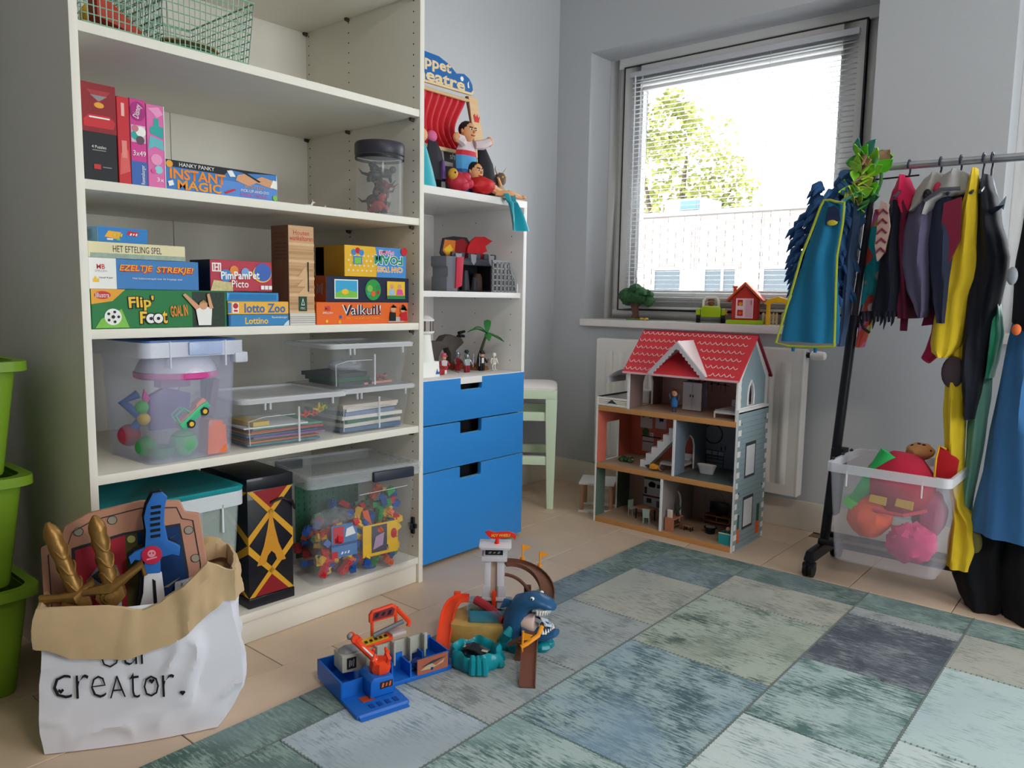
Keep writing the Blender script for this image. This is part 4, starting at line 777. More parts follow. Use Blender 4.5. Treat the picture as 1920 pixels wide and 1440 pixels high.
m.build('lattice', LT, pc); MB().tube([(.1, .003, .114), (.108, .003, .075), (.13, .003, .05), (.134, .003, .02), (.15, .003, .015), (.15, .003, .002)], .006, 6).build('edge_bar', LT, pc); bx('white_block', WHT, pc, .14, .156, -.004, .012, 0, .034, bev=.003); bx('top_bar', LT, pc, 0, .1, -.001, .007, .112, .119)

# ---- small play figures on the lower cabinet shelf
def figure(label, loc, deg, h, legs, torso, arms, head=SKIN, hair=None, hat=None, extra=None, cat='toy figure', grp='small play figures on the cabinet shelf'):
    o = thing('play_figure', label, cat, loc, deg, grp); s = h/.075
    for x in (-1, 1): MB().prism([(x*.006*s-.005*s, 0), (x*.006*s+.005*s, 0), (x*.006*s+.005*s, .026*s), (x*.006*s-.005*s, .026*s)], -.006*s, .005*s).build('leg', legs, o, bev=.001); 
    MB().prism([(-.011*s, .026*s), (.011*s, .026*s), (.014*s, .048*s), (.006*s, .052*s), (-.006*s, .052*s), (-.014*s, .048*s)], -.006*s, .006*s).build('torso', torso, o, bev=.0015)
    for x in (-1, 1): MB().tube([(x*.014*s, 0, .047*s), (x*.019*s, -.004*s, .038*s), (x*.019*s, -.009*s, .03*s)], [.0045*s, .004*s, .0035*s], 7).build('arm', arms, o)
    hd = MB().lathe([(.003*s, 0), (.008*s, .002*s), (.0095*s, .008*s), (.008*s, .015*s), (.004*s, .018*s), (.0005, .018*s)], 14, (0, 0, .053*s)).build('head', head, o)
    if hair: MB().lathe([(.0105*s, .008*s), (.0105*s, .014*s), (.007*s, .019*s), (.0005, .02*s)], 14, (0, .001*s, .053*s)).build('hair', hair, hd)
    if hat: MB().lathe([(.014*s, .012*s), (.015*s, .014*s), (.0105*s, .016*s), (.009*s, .024*s), (.0005, .026*s)], 14, (0, 0, .053*s)).build('hat', hat, hd)
    if extra: extra(o, s)
    return o
CHR = pm('#9aa0aa', .25, metal=.7)
def sword(mat, x=-.02, up=1):
    return lambda o, s: MB().cyl((x*s, -.012*s, .02*s), (x*s*1.1, -.014*s, (.02+.05*up)*s), .0015*s, .0006*s, n=6).build('held_sword', mat, o)
def plume(mat): return lambda o, s: (MB().ell((0, .004*s, .078*s), .005*s, .011*s, .007*s, 8, 6).build('plume', mat, o), sword(CHR, .02)(o, s))
figure('play figure in red and white with pink cap by the white tower', (.402, -1.19, .661), 80, .074, WHT, pm('#c9c4cc', .5), pm('#b02a3a', .5), hat=pm('#d8607a', .5), extra=lambda o, s: (bx('red_coat', pm('#b02a34', .5), o, -.016*s, .016*s, -.0075*s, .0075*s, .014*s, .03*s, bev=.002), MB().cyl((.01*s, -.012*s, .02*s), (.05*s, -.03*s, .004*s), .001*s, n=5).build('held_sword', DARK, o)))
figure('silver helmeted play figure in red behind the teal knight', (.35, -1.064, .661), 90, .07, pm('#b02a34', .5), pm('#b02a34', .5), CHR, head=CHR, hat=CHR)
figure('knight play figure with dark green plume and silver armour', (.417, -1.082, .661), 85, .075, pm('#8e1f2c', .5), pm('#b9c6c8', .3, metal=.4), CHR, head=CHR, extra=plume(pm('#1d4f48', .6)))
figure('second knight play figure with green plume standing just right behind', (.385, -1.045, .661), 100, .073, DARK, pm('#3f6a68', .5), CHR, head=CHR, extra=plume(pm('#16403c', .6)))
figure('pirate play figure in black coat holding a sword up', (.41, -.992, .661), 85, .076, BLACK, pm('#3a2f2c', .5), BLACK, hat=pm('#2a2422', .5), extra=lambda o, s: (sword(CHR, -.022)(o, s), bx('shirt', WHT, o, -.005*s, .005*s, -.0072*s, -.006*s, .03*s, .05*s), MB().tube([(.02*s, -.01*s, .03*s), (.026*s, -.01*s, .045*s)], .003*s, 6).build('held_musket', BROWN, o)))
sk = thing('play_figure', 'white skeleton play figure at the right of the row', 'toy figure', (.427, -.939, .661), 85, 'small play figures on the cabinet shelf')
SKL = pm('#ece8de', .5)
MB().lathe([(.003, 0), (.007, .003), (.0085, .009), (.007, .016), (.0005, .018)], 12, (0, 0, .052)).build('skull', SKL, sk); m = MB().cyl((0, 0, .024), (0, 0, .052), .002, n=6)
for z in (.046, .041, .036, .031): m.tube([(-.011, .001, z), (-.008, -.006, z-.001), (.008, -.006, z-.001), (.011, .001, z)], .0016, 5)
m.box(-.008, .008, -.004, .004, .023, .028); m.build('ribcage', SKL, sk)
for x in (-1, 1): MB().cyl((x*.006, 0, 0), (x*.006, 0, .025), .0024, n=6).box(x*.006-.003, x*.006+.003, -.007, .003, 0, .003).build('leg', SKL, sk); MB().tube([(x*.012, 0, .048), (x*.017, 0, .036), (x*.017, -.004, .026)], .0022, 6).build('arm', SKL, sk)
# palm, arch rock, cannon, chest, tower
PG = pm('#2f7a3a', .5)
pt = thing('toy_palm', 'small plastic palm tree behind the play figures', 'toy tree', (.365, -.965, .661), 90)
MB().tube([(0, 0, 0), (-.005, -.01, .05), (-.015, -.04, .1), (-.03, -.075, .15)], [.008, .007, .006, .005], 8).build('trunk', pm('#4f5a3c', .7, bump=.4, scale=80), pt)
for a, ln, dz in ((0, .1, -.005), (60, .07, .05), (130, .08, .03), (180, .11, .025), (250, .07, 0), (310, .08, .0)):
    ca_, sa_ = math.cos(math.radians(a)), math.sin(math.radians(a))
    MB().grid(lambda u, v: (-.03+ca_*ln*u-sa_*(v-.5)*.03*math.sin(math.pi*min(1, u*.92+.08)), -.075+sa_*ln*u*.5+ca_*(v-.5)*.03*math.sin(math.pi*min(1, u*.92+.08)), 0.15+dz*math.sin(u*math.pi*.5)*1.4-.03*u*u-.006*abs(v-.5)), 8, 4, .001).build('leaf', PG, pt)
MB().lathe([(.045, 0), (.04, .012), (.02, .02), (.001, .021)], 16, (.0, 0, 0)).build('sand_base', pm('#8a5a3c', .7), pt)
ar = thing('toy_rock_arch', 'dark grey toy rock arch behind the play figures', 'toy', (.27, -1.12, .661), 90)
RK = pm('#5a5450', .7, var=.2, scale=40, bump=.3)
MB().prism([(0, 0), (.03, 0), (.035, .05), (.055, .08), (.085, .085), (.1, .06), (.1, 0), (.13, 0), (.13, .07), (.175, .1), (.16, .12), (.1, .135), (.07, .13), (.05, .11), (-.02, .115), (-.03, .1), (.0, .09)], 0, .04).build('rock', RK, ar, bev=.004)
is_ = thing('toy_raft', 'flat orange-brown toy base plate behind the knights', 'toy', (.30, -1.06, .661), 90); MB().prism([(0, 0), (.15, 0), (.145, .02), (.1, .026), (.01, .022)], -.02, .05).build('body', pm('#9a4a2c', .6), is_, bev=.003)
cn = thing('toy_cannon', 'tiny black cannon on top of the rock arch', 'toy cannon', (.26, -.955, .782), 90)
MB().cyl((-.012, 0, .018), (.022, 0, .024), .007, .005, n=10).build('barrel', BLACK, cn); MB().box(-.012, .012, -.008, .008, .002, .012).build('carriage', DARK, cn, bev=.001); [MB().cyl((x, -.011, .005), (x, .011, .005), .005, n=10).build('wheel', DARK, cn) for x in (-.009, .009)]
ch = thing('toy_chest', 'small red toy chest beside the white tower', 'toy chest', (.43, -1.262, .661), 90); bx('box', pm('#a02a2c', .5), ch, 0, .05, 0, .03, 0, .022, bev=.002); MB().prism([(0, .022), (.05, .022), (.048, .032), (.025, .037), (.002, .032)], 0, .03).build('lid', pm('#8a2426', .5), ch)
tw = thing('toy_lighthouse', 'white toy tower next to the bookcase edge on the lower cabinet shelf', 'toy tower', (.43, -1.312, .661), 90)
MB().loft([rr(.09, .07, .008, 0), rr(.085, .065, .008, .055)]).build('base', WHT, tw); MB().lathe([(.034, .055), (.028, .09), (.022, .13), (.02, .15), (.032, .156), (.034, .162), (.02, .163)], 18).build('shaft', WHT, tw)
for i in range(8): MB().cyl((.028*math.cos(i*.785), .028*math.sin(i*.785), .162), (.028*math.cos(i*.785), .028*math.sin(i*.785), .198), .002, n=5).build('lantern_bar', pm('#6a4a4c', .5), tw)
MB().lathe([(.032, .198), (.033, .203), (.018, .214), (.001, .218)], 18).build('lantern_roof', WHT, tw); poly('blue_emblem', BLUE, tw, [(.02, .01), (.04, .01), (.036, .02), (.03, .016), (.028, .03)], -.036)

# ---- puppet theatre on top of the cabinet
TWD = pm('#dcb98c', .6, var=.1, scale=14, stretch=(1, 1, 6)); THB = pm('#1f66ac', .5); TCREAM = pm('#e8cfa0', .6)
th = thing('puppet_theatre', 'wooden toy puppet theatre with blue name board and red curtain on the cabinet', 'puppet theatre', (.40, -1.265, 1.3102), 90)
# local x = y + 1.265
arch = [(x*.79, z) for x, z in [(-.27, .37), (.265, .374), (.278, .385), (.272, .405), (.25, .425), (.215, .436), (.185, .432), (.165, .428), (.12, .452), (.05, .47), (-.05, .472), (-.12, .452), (-.165, .428), (-.185, .432), (-.215, .436), (-.25, .425), (-.272, .405), (-.278, .385)]]
MB().prism(arch, -.004, .008).build('name_board', TCREAM, th); poly('name_board_face', THB, th, [(x*.975, .378+(z-.37)*.93 if z > .372 else .377) for x, z in arch], -.0041, .001)
txt(th, 'Puppet', TCREAM, -.0, .438, .2, .05, y=-.0055, bold=.03); txt(th, 'Theatre', TCREAM, .022, .399, .30, .042, y=-.0055, bold=.03)
poly('flower_print', WHT, th, disc(.155, .42, .009, n=6), -.0052); poly('flower_print', WHT, th, [(.186, .395), (.194, .395), (.19, .41), (.192, .42), (.184, .41)], -.0052)
MB().prism([(.2, .37), (.245, .37), (.345, 0), (.28, 0)], .004, .014).build('side_board', TWD, th); MB().prism([(-.205, .37), (-.215, 0), (-.17, 0), (-.165, .37)], .004, .014).build('side_board', TWD, th)
for (x, z) in ((.243, .3), (.27, .2), (.297, .105), (.315, .04)):
    poly('crown_print', RED, th, [(x-.018, z+.006), (x-.01, z-.016), (x+.013, z-.016), (x+.018, z+.008), (x+.009, z), (x+.004, z+.014), (x-.002, z+.001), (x-.01, z+.013)], .0035)
MB().cyl((-.2, .01, .355), (.235, .01, .355), .006, n=10).build('curtain_rod', TWD, th); MB().tube([(.197, .012, .37), (.26, .012, .16)], .006, 6).build('inner_post', BROWN, th)
MB().grid(lambda u, v: (-.195+(.395-.05*math.sin(math.pi*(v**1.5)))*u, .02+.010*math.sin(u*75+2*math.sin(v*3))*(.4+.6*v), .362-.20*v), 140, 14, .001).build('curtain', pm('#c81428', .55, sheen=.3), th)
MB().prism([(-.205, 0), (.28, 0), (.245, .155), (-.205, .155)], .004, .012).build('front_panel', pm('#23242c', .6), th); bx('stage_shelf', TCREAM, th, -.205, .25, -.01, .03, .152, .164)
poly('chalk_cross', pm('#d8d8d8', .7), th, [(.05, .165), (.07, .165), (.076, .12), (.12, .118), (.12, .105), (.078, .103), (.085, .0), (.063, .0), (.061, .108), (.015, .11), (.015, .124), (.055, .124)], .0035); txt(th, 'sh', WHT, .117, .142, .025, .022, y=.0028)
# hand puppets
def puppet_head(o, c, r, hair, face=True, skin=SKIN):
    hd = MB().ell(c, r*.85, r*.85, r, 16, 10).build('head', skin, o)
    x, y, z = c
    MB().ell((x, y+r*.18, z+r*.25), r*.93, r*.85, r*.88, 16, 9).build('hair', hair, hd)
    if face:
        for s in (-1, 1): MB().ell((x+s*r*.34, y-r*.76, z+r*.12), r*.16, r*.1, r*.13, 8, 6).build('eye', WHT, hd); MB().ell((x+s*r*.34, y-r*.84, z+r*.11), r*.08, r*.06, r*.09, 8, 6).build('pupil', BLACK, hd); MB().tube([(x+s*r*.14, y-r*.84, z+r*.3), (x+s*r*.5, y-r*.74, z+r*.36)], r*.06, 5).build('eyebrow', BLACK, hd)
        MB().ell((x, y-r*.92, z-r*.08), r*.14, r*.2, r*.18, 8, 6).build('nose', skin, hd); MB().tube([(x-r*.28, y-r*.74, z-r*.42), (x, y-r*.8, z-r*.48), (x+r*.28, y-r*.74, z-r*.42)], r*.05, 5).build('mouth', pm('#8a3a34', .5), hd)
        for s in (-1, 1): MB().ell((x+s*r*.86, y, z), r*.12, r*.16, r*.22, 8, 6).build('ear', skin, hd)
    return hd
PSK = pm('#e0a070', .55)
pp = thing('hand_puppet', 'black-haired hand puppet in white, red and blue leaning on the theatre', 'hand puppet', (.485, -1.155, 1.3102), 90, 'hand puppets on the cabinet')
puppet_head(pp, (-.005, 0, .215), .034, BLACK, skin=PSK)
for z0, z1, w0, w1, mt in ((.15, .19, .045, .025, pm('#d8c8cc', .6)), (.132, .15, .05, .045, pm('#c8283a', .6)), (.085, .132, .045, .05, pm('#4f9ad0', .6)), (.0, .085, .03, .045, pm('#2a5a98', .6))):
    MB().loft([[(w*math.cos(a)*(1+.08*math.sin(a*5)), .01+.7*w*.6*math.sin(a), z) for a in [2*math.pi*i/24 for i in range(24)]] for z, w in ((z0, w0), ((z0+z1)/2, (w0+w1)/2), (z1, w1))]).build('robe_band', mt, pp)
for s, e in ((-1, (-.07, -.01, .185)), (1, (.095, -.012, .195))): MB().tube([(s*.03, 0, .175), ((s*.03+e[0])/2, -.01, .18), e], [.016, .018, .014], 8).build('sleeve', pm('#d8c8cc', .6), pp); MB().ell(e, .016, .012, .018, 10, 7).build('hand', PSK, pp)
pp = thing('hand_puppet', 'hand puppet in red lying at the cabinet edge with its black-haired head up', 'hand puppet', (.50, -1.125, 1.3102), 90, 'hand puppets on the cabinet')
puppet_head(pp, (-.01, 0, .078), .033, BLACK, skin=PSK); MB().ell((.01, -.015, .032), .06, .04, .03, 18, 10, lambda d: 1+.2*noise.noise(d*2.5)).build('robe', pm('#c81c22', .5), pp); MB().tube([(.05, -.02, .03), (.09, -.02, .02), (.13, -.02, .018)], [.016, .014, .012], 8).build('arm', PSK, pp); MB().ell((.07, -.02, .03), .014, .012, .012, 8, 6).build('cuff', WHT, pp)
pp = thing('hand_puppet', 'round red hand puppet with small yellow face left of the lying one', 'hand puppet', (.50, -1.225, 1.3102), 90, 'hand puppets on the cabinet')
MB().ell((0, 0, .035), .045, .035, .034, 16, 10).build('body', pm('#b8283a', .45), pp); [MB().ell((x, -.02, z), .02, .018, .018, 10, 7).build('knob', pm('#c8304a', .45), pp) for x, z in ((.02, .05), (.035, .03), (.012, .02))]; MB().ell((-.035, -.012, .055), .018, .018, .02, 10, 7).build('face', pm('#d9a03a', .5), pp); MB().ell((-.04, -.028, .058), .004, .003, .004, 6, 5).build('eye', BLACK, pp)
pp = thing('hand_puppet', 'black cloth puppet cape slumped against the right of the theatre', 'hand puppet', (.475, -1.055, 1.3102), 90, 'hand puppets on the cabinet')
MB().loft([[(cx+w*math.cos(a)*(1+.1*math.sin(a*4)), w*.5*math.sin(a), z) for a in [2*math.pi*i/20 for i in range(20)]] for z, cx, w in ((0, .02, .05), (.05, .015, .045), (.12, 0, .038), (.17, -.02, .022), (.18, -.03, .008))]).build('cape', pm('#191a20', .7), pp)
pp = thing('hand_puppet', 'grey horned beast puppet at the right end of the cabinet top', 'hand puppet', (.47, -.968, 1.3102), 90, 'hand puppets on the cabinet')
MB().ell((0, 0, .075), .024, .024, .026, 14, 9, lambda d: 1+.12*noise.noise(d*5)).build('head', pm('#6a5c54', .7), pp); [MB().tube([(s*.014, 0, .095), (s*.026, 0, .108), (s*.03, -.004, .122)], [.005, .004, .001], 6).build('horn', pm('#cfc4b0', .6), pp) for s in (-1, 1)]; MB().loft([[(w*math.cos(a), w*.6*math.sin(a), z) for a in [2*math.pi*i/16 for i in range(16)]] for z, w in ((0, .04), (.03, .036), (.055, .02))]).build('robe', pm('#a8a49c', .7), pp)
for s in (-1, 1): MB().ell((s*.009, -.021, .082), .004, .004, .004, 6, 5).build('eye', YEL, pp)
MB().tube([(-.02, -.02, .05), (-.045, -.03, .075)], [.008, .005], 7).build('arm', PSK, pp); MB().tube([(.02, -.02, .03), (.04, -.04, .022)], [.01, .008], 7).build('arm', PSK, pp)
pp = thing('hand_puppet', 'black and purple cloth puppet hanging at the left of the theatre stage', 'hand puppet', (.45, -1.30, 1.3102), 90, 'hand puppets on the cabinet')
MB().loft([[(cx+w*math.cos(a)*(1+.15*math.sin(a*5+z*30)), -.01+w*.45*math.sin(a), z) for a in [2*math.pi*i/24 for i in range(24)]] for z, cx, w in ((.035, .02, .035), (.08, .01, .036), (.13, 0, .03), (.165, -.01, .018))]).build('robe', pm('#22202c', .6), pp); MB().ell((-.012, -.01, .178), .02, .018, .02, 12, 8).build('head', pm('#d86a9a', .5), pp); MB().tube([(.03, -.025, .04), (.025, -.028, .1)], [.012, .006], 6).build('purple_trim', pm('#6f4a90', .6), pp); MB().cyl((.0, -.005, .0), (.0, -.005, .05), .012, n=8).build('grip', DARK, pp)
pp = thing('hand_puppet', 'turquoise satin puppet robe next to the bookcase edge', 'hand puppet', (.50, -1.385, 1.3102), 90, 'hand puppets on the cabinet')
MB().loft([[(cx+w*math.cos(a)*(1+.12*math.sin(a*5)), w*.5*math.sin(a), z) for a in [2*math.pi*i/24 for i in range(24)]] for z, cx, w in ((0, .01, .045), (.06, 0, .035), (.12, -.01, .022), (.15, -.012, .01))]).build('robe', pm('#28a8b8', .35, sheen=.3), pp); MB().ell((-.012, 0, .165), .022, .02, .023, 12, 8).build('head', PSK, pp)
ts = thing('satin_cloth', 'shiny turquoise cloth with skin-coloured hands draped over the cabinet front edge', 'cloth', (.54, -1.0, 1.3102), 90)
TS = pm('#1fa8bc', .28, sheen=.4)
MB().grid(lambda u, v: (-.03+.1*u*(.35+.65*abs(v-.25)*1.3)+.02*v, -.012-.018*math.sin(u*7+v*2)-(.01 if v > .2 else .012*(v/.2-1)), .012-(.13*v if v > .1 else .0+v*.13)), 18, 20, .0015).build('cloth', TS, ts, 60)
MB().tube([(-.05, .02, .012), (-.02, .0, .014), (.02, -.002, .016), (.05, .004, .012), (.08, .0, .008)], [.009, .01, .011, .01, .007], 8).build('cloth_arms', PSK, ts); MB().ell((.085, -.003, .01), .013, .009, .008, 8, 6).build('hand', PSK, ts)

# ---- lime green bins at the far left
LIME = pm('#7aa02a', .4, var=.03)
for i, (z0, nm) in enumerate(((0, 'bottom'), (.262, 'middle'), (.524, 'top'))):
    o = thing('green_bin', 'lime green plastic bin, %s of the stack left of the bookcase' % nm, 'storage bin', (.30, -2.775, z0+.0005), 0, 'stacked lime green bins')
    bin_body(o, .32, .37, .25, LIME, .84, .03, .003, 0, 0); rim(o, .32, .37, .24, .262, LIME, .02, .04, 0, 0)
# ================================================================ dollhouse
DW = pm('#eceae8', .5, var=.02); DWD = pm('#c98f55', .5, var=.12, scale=20, stretch=(1, 6, 6)); CORAL = pm('#cc6a58', .6); DBLU = pm('#6f7a88', .6); DPNK = pm('#c0a39c', .6); DGRN = pm('#55695f', .6); BRKB = pm('#8fa3aa', .6, var=.06, scale=40); DGRY = pm('#8d8684', .6); ROOFR = pm('#e23a44', .5, var=.02); ROOFD = pm('#8e1c34', .5)
LINE = pm('#f2d9d6', .5); INK = pm('#3a3c40', .6); FLW = pm('#b79a80', .45, var=.1, scale=25, stretch=(1, 8, 1))
dh = thing('dollhouse', 'three-storey wooden dollhouse with red scalloped roof in front of the radiator', 'dollhouse', (.62, -.50, 0))
# local: x 0-.63, y 0 (front) - .28 (back)
def wall_x(name, x0, x1, yz, hole, mat, edge=DW, face=1):
    """a board standing across the house (normal along x) with an optional opening"""
    m = MB(); m.T = Rz(90)  # prism x->y
    bmw = bmesh.new()
    me = bpy.data.meshes.new(name)
    def ringv(pts, x): return [bmw.verts.new((x, y, z)) for y, z in pts]
    for h in [yz]:
        pass
    outer = yz
    if not hole:
        a = ringv(outer, x0); b = ringv(outer, x1); n = len(outer)
        bmw.faces.new(a[::-1]); bmw.faces.new(b)
        for i in range(n): bmw.faces.new((a[i], a[(i+1) % n], b[(i+1) % n], b[i]))
    else:
        n = len(outer); k = len(hole); 
        for x, flip in ((x0, True), (x1, False)):
            o_ = ringv(outer, x); h_ = ringv(hole, x)
            es = [bmw.edges.new((o_[i], o_[(i+1) % n])) for i in range(n)]+[bmw.edges.new((h_[i], h_[(i+1) % k])) for i in range(k)]
            bmesh.ops.triangle_fill(bmw, edges=es, use_beauty=True)
            if flip: oa, ha = o_, h_
        for i in range(n): bmw.faces.new((oa[i], oa[(i+1) % n], o_[(i+1) % n], o_[i]))
        for i in range(k): bmw.faces.new((ha[i], h_[i], h_[(i+1) % k], ha[(i+1) % k]))
        bmesh.ops.recalc_face_normals(bmw, faces=bmw.faces)
    bmw.to_mesh(me); bmw.free(); me.materials.append(mat)
    return link(name, me, dh)
def arch_hole(yc, w, z0, z1): return [(yc-w/2, z0), (yc-w/2, z1-.05), (yc-w*.36, z1-.022), (yc, z1), (yc+w*.36, z1-.022), (yc+w/2, z1-.05), (yc+w/2, z0)]
def archtrim(x, yc, w, z0, z1): MB().tube([(x, y, z) for y, z in arch_hole(yc, w, z0, z1)], .004, 5).build('arch_trim', DW, dh)
def yzrect(y0, y1, z0, z1): return [(y0, z0), (y1, z0), (y1, z1), (y0, z1)]
# storeys
for z0, z1 in ((0, .021), (.234, .255), (.479, .50)):
    bx('floor_board', DWD, dh, .008, .622, .0, .272, z0, z1, bev=.001)
    bx('floor_print', FLW if z0 != .234 else pm('#a8937c', .45), dh, .009, .621, .004, .271, z1, z1+.0006)
bx('floor_print', pm('#5f6d6a', .4, var=.2, scale=60), dh, .372, .621, .004, .271, .2556, .2562)
# outer walls
w = wall_x('left_wall', 0, .008, yzrect(0, .28, 0, .533), None, DW); bpy.data.objects.remove(w)
lw = MB().box(0, .008, 0, .07, 0, .533).box(0, .008, .17, .28, 0, .533).box(0, .008, .07, .17, .215, .256).box(0, .008, .07, .17, .42, .533).box(0, .008, .07, .17, 0, .02)
lw.build('left_wall', DW, dh, smooth=0)
for y0, y1 in ((.001, .07), (.17, .272)):
    bx('wall_print', DGRN, dh, .008, .0086, y0, y1, .0216, .234); bx('wall_print', CORAL, dh, .008, .0086, y0, y1, .2556, .479)
bx('wall_print', CORAL, dh, .008, .0086, .07, .17, .42, .479)
wall_x('right_wall', .622, .63, yzrect(0, .28, 0, .545), None, DW)
gable = [(0.012, .5), (.268, .5), (.268, .665), (.14, .81), (.012, .665)]
wall_x('gable_wall', .616, .622, [(0.0, .5), (.28, .5), (.28, .67), (.14, .815), (0.0, .67)], arch_hole(.115, .05, .555, .645), DW)
def outer_print(name, y0, y1, z0, z1, mat, x=.6302): return bx(name, mat, dh, x, x+.0005, y0, y1, z0, z1)
outer_print('brick_print', .001, .279, .001, .535, BRKB)
for i in range(26):
    z = .012+i*.02
    outer_print('brick_line', .03, .25, z, z+.001, pm('#6f838c', .6), .6307)
for i in range(13):
    z = .006+i*.04; a = .03 if i % 2 else .02
    outer_print('quoin', .002, a, z, z+.022, DW, .6309); outer_print('quoin', .278-(.024 if i % 2 else .016), .278, z, z+.022, DW, .6309)
for z0, z1 in ((.285, .40), (.085, .19)):
    outer_print('window_print', .075, .17, z0-.01, z1+.012, INK, .6309); outer_print('window_print', .083, .162, z0, z1, pm('#d8dadd', .6), .6313)
outer_print('pot_print', .03, .05, .03, .085, ORANGE, .6311); outer_print('pot_print', .205, .24, .03, .08, ORANGE, .6311); outer_print('plant_print', .033, .047, .085, .14, pm('#2f5a3c', .6), .6311); outer_print('plant_print', .21, .235, .08, .15, pm('#2f5a3c', .6), .6311)
outer_print('ledge', .0, .28, .53, .545, DW, .6302)
for y, z in ((.03, .49), (.25, .49), (.03, .225), (.25, .225)): MB().cyl((.63, y, z), (.6325, y, z), .004, n=8).build('screw', CHR if z > .4 else BLACK, dh)
# upper gable print
m = wall_x('gable_print', .6222, .6226, [(0.03, .55), (.25, .55), (.25, .655), (.14, .79), (.03, .655)], arch_hole(.115, .06, .553, .652), BRKB)
for i in range(4): outer_print('quoin', .002, .03, .553+i*.03, .568+i*.03, DW, .6227); outer_print('quoin', .25, .278, .553+i*.03, .568+i*.03, DW, .6227)
MB().tube([(.624, y, z) for y, z in arch_hole(.115, .054, .555, .648)], .004, 5).build('arch_trim', DW, dh)
# back board with room prints
def back(x0, x1, z0, z1, mat): return bx('back_board', mat, dh, x0, x1, .272, .28, z0, z1)
back(.008, .318, .0, .24, pm('#a8948e', .6)); back(.318, .622, 0, .24, pm('#9f8e8a', .6)); back(.008, .366, .24, .49, CORAL); back(.366, .622, .24, .49, pm('#848a98', .6)); back(.157, .616, .49, .67, DPNK)
# dividers with arched doorways
wall_x('divider', .318, .326, yzrect(.0, .272, .0216, .234), arch_hole(.135, .065, .0225, .165), DGRY); bx('divider_edge', DW, dh, .317, .327, -.001, .003, .021, .234)
wall_x('divider', .365, .373, yzrect(.0, .272, .2562, .479), arch_hole(.13, .085, .258, .405), DBLU); bx('divider_edge', DW, dh, .364, .374, -.001, .003, .255, .479)
archtrim(.322, .135, .065, .022, .165); archtrim(.369, .13, .085, .257, .405)
wall_x('divider', .150, .158, yzrect(.0, .272, .5006, .67), arch_hole(.15, .085, .502, .648), pm('#7d6660', .6)); bx('divider_edge', DW, dh, .149, .159, -.001, .003, .5, .67); archtrim(.154, .15, .085, .501, .648)
# balcony
rl = MB().box(.004, .15, .0, .004, .503, .507).box(.004, .15, 0, .004, .533, .538)
rl.build('balcony_rail', DW, dh)
for i in range(4): bx('balcony_slat', CREAM if i % 2 else DW, dh, .006, .149, .001, .003, .508+i*.007, .5125+i*.007)
MB().prism([(.05, .512), (.075, .515), (.1, .512), (.075, .53)], .0, .0035).build('balcony_motif', INK, dh); bx('balcony_side', INK, dh, .0005, .006, .01, .27, .5335, .54); bx('balcony_back', INK, dh, .006, .15, .268, .272, .5006, .54)
aw = MB().grid(lambda u, v: (.05+.1*u, -.0+.14*v, .665-.012*(1-u)*0-.04*(1-u)**2+.002*math.sin(v*12)), 6, 12, .0015).build('awning', pm('#d6d3e0', .6), dh); MB().box(.048, .052, -.002, .142, .60, .626).build('awning_flap', pm('#b9b6c4', .6), aw)
# roof
def slab(name, p, t, mat):
    a, b, c, d = [Vector(q) for q in p]; n = (b-a).cross(d-a).normalized()*t
    return MB().hexa([a-n, b-n, c-n, d-n, a, b, c, d]).build(name, mat, dh, smooth=0)
EY, EZ, RY, RZ = -.02, .655, .14, .822
slab('roof_slope', [(.135, EY, EZ), (.632, EY, EZ), (.632, RY, RZ), (.135, RY, RZ)], .007, ROOFR)
slab('roof_slope', [(.632, .30, EZ), (.135, .30, EZ), (.135, RY, RZ), (.632, RY, RZ)], .007, ROOFD)
bx('roof_edge', pm('#e8b8b8', .5), dh, .135, .632, EY-.002, EY, EZ-.007, EZ+.001)
for r in range(6):
    f = .06+r*.165; y = EY+(RY-EY)*f; z = EZ+(RZ-EZ)*f; pts = []
    n = int(.49/.0225)
    for i in range(n):
        for q in range(6):
            t = q/6; x = .14+(i+t)*.0225; d = .013*(1-math.sin(math.pi*t))
            pts.append((x, y+d*.69-.0009, z+d*.72+.0009))
    zd = lambda x: .79-abs(x-.38)*1.0
    seg = []
    for p in pts:
        if p[2] < zd(p[0])+.006 and .255 < p[0] < .505:
            if len(seg) > 2: MB().tube(seg, .0016, 4).build('scallop_line', LINE, dh)
            seg = []
        else: seg.append(p)
    if len(seg) > 2: MB().tube(seg, .0016, 4).build('scallop_line', LINE, dh)
# dormer: two slabs and a scalloped gable board
AX, AZ = .38, .79
def roofy(z): return EY+(RY-EY)*(z-EZ)/(RZ-EZ)
for s in (-1, 1):
    bxp = AX+s*.125; bz = .662
    q = [(bxp, -.024, bz), (AX, -.024, AZ), (AX, roofy(AZ)-.003, AZ), (bxp, roofy(bz)+.0, bz)]
    slab('dormer_roof', q if s < 0 else [q[1], q[0], q[3], q[2]], .004, pm('#f0dcdc', .5) if s > 0 else pm('#e8d8d8', .5))  # right slope paler: window light painted into its colour
pts = [(AX-.125, .66), (AX, AZ-.003), (AX+.125, .66), (AX+.118, .655)]
n = 9
for i in range(n*4+1):
    t = i/(n*4); x = AX+.112-.112*t; z = .653+.115*t; k = .006*abs(math.sin(math.pi*t*n)); pts.append((x-k*.7, z-k*.7))
for i in range(n*4, -1, -1):
    t = i/(n*4); x = AX-.112+.112*t; z = .653+.115*t; k = .006*abs(math.sin(math.pi*t*n)); pts.append((x+k*.7, z-k*.7))
pts.append((AX-.118, .655))
MB().prism(pts, -.03, -.024).build('gable_board', pm('#c9c4c8', .5), dh)
bx('roof_beam', pm('#b02238', .5), dh, .16, .616, .255, .272, .655, .69)
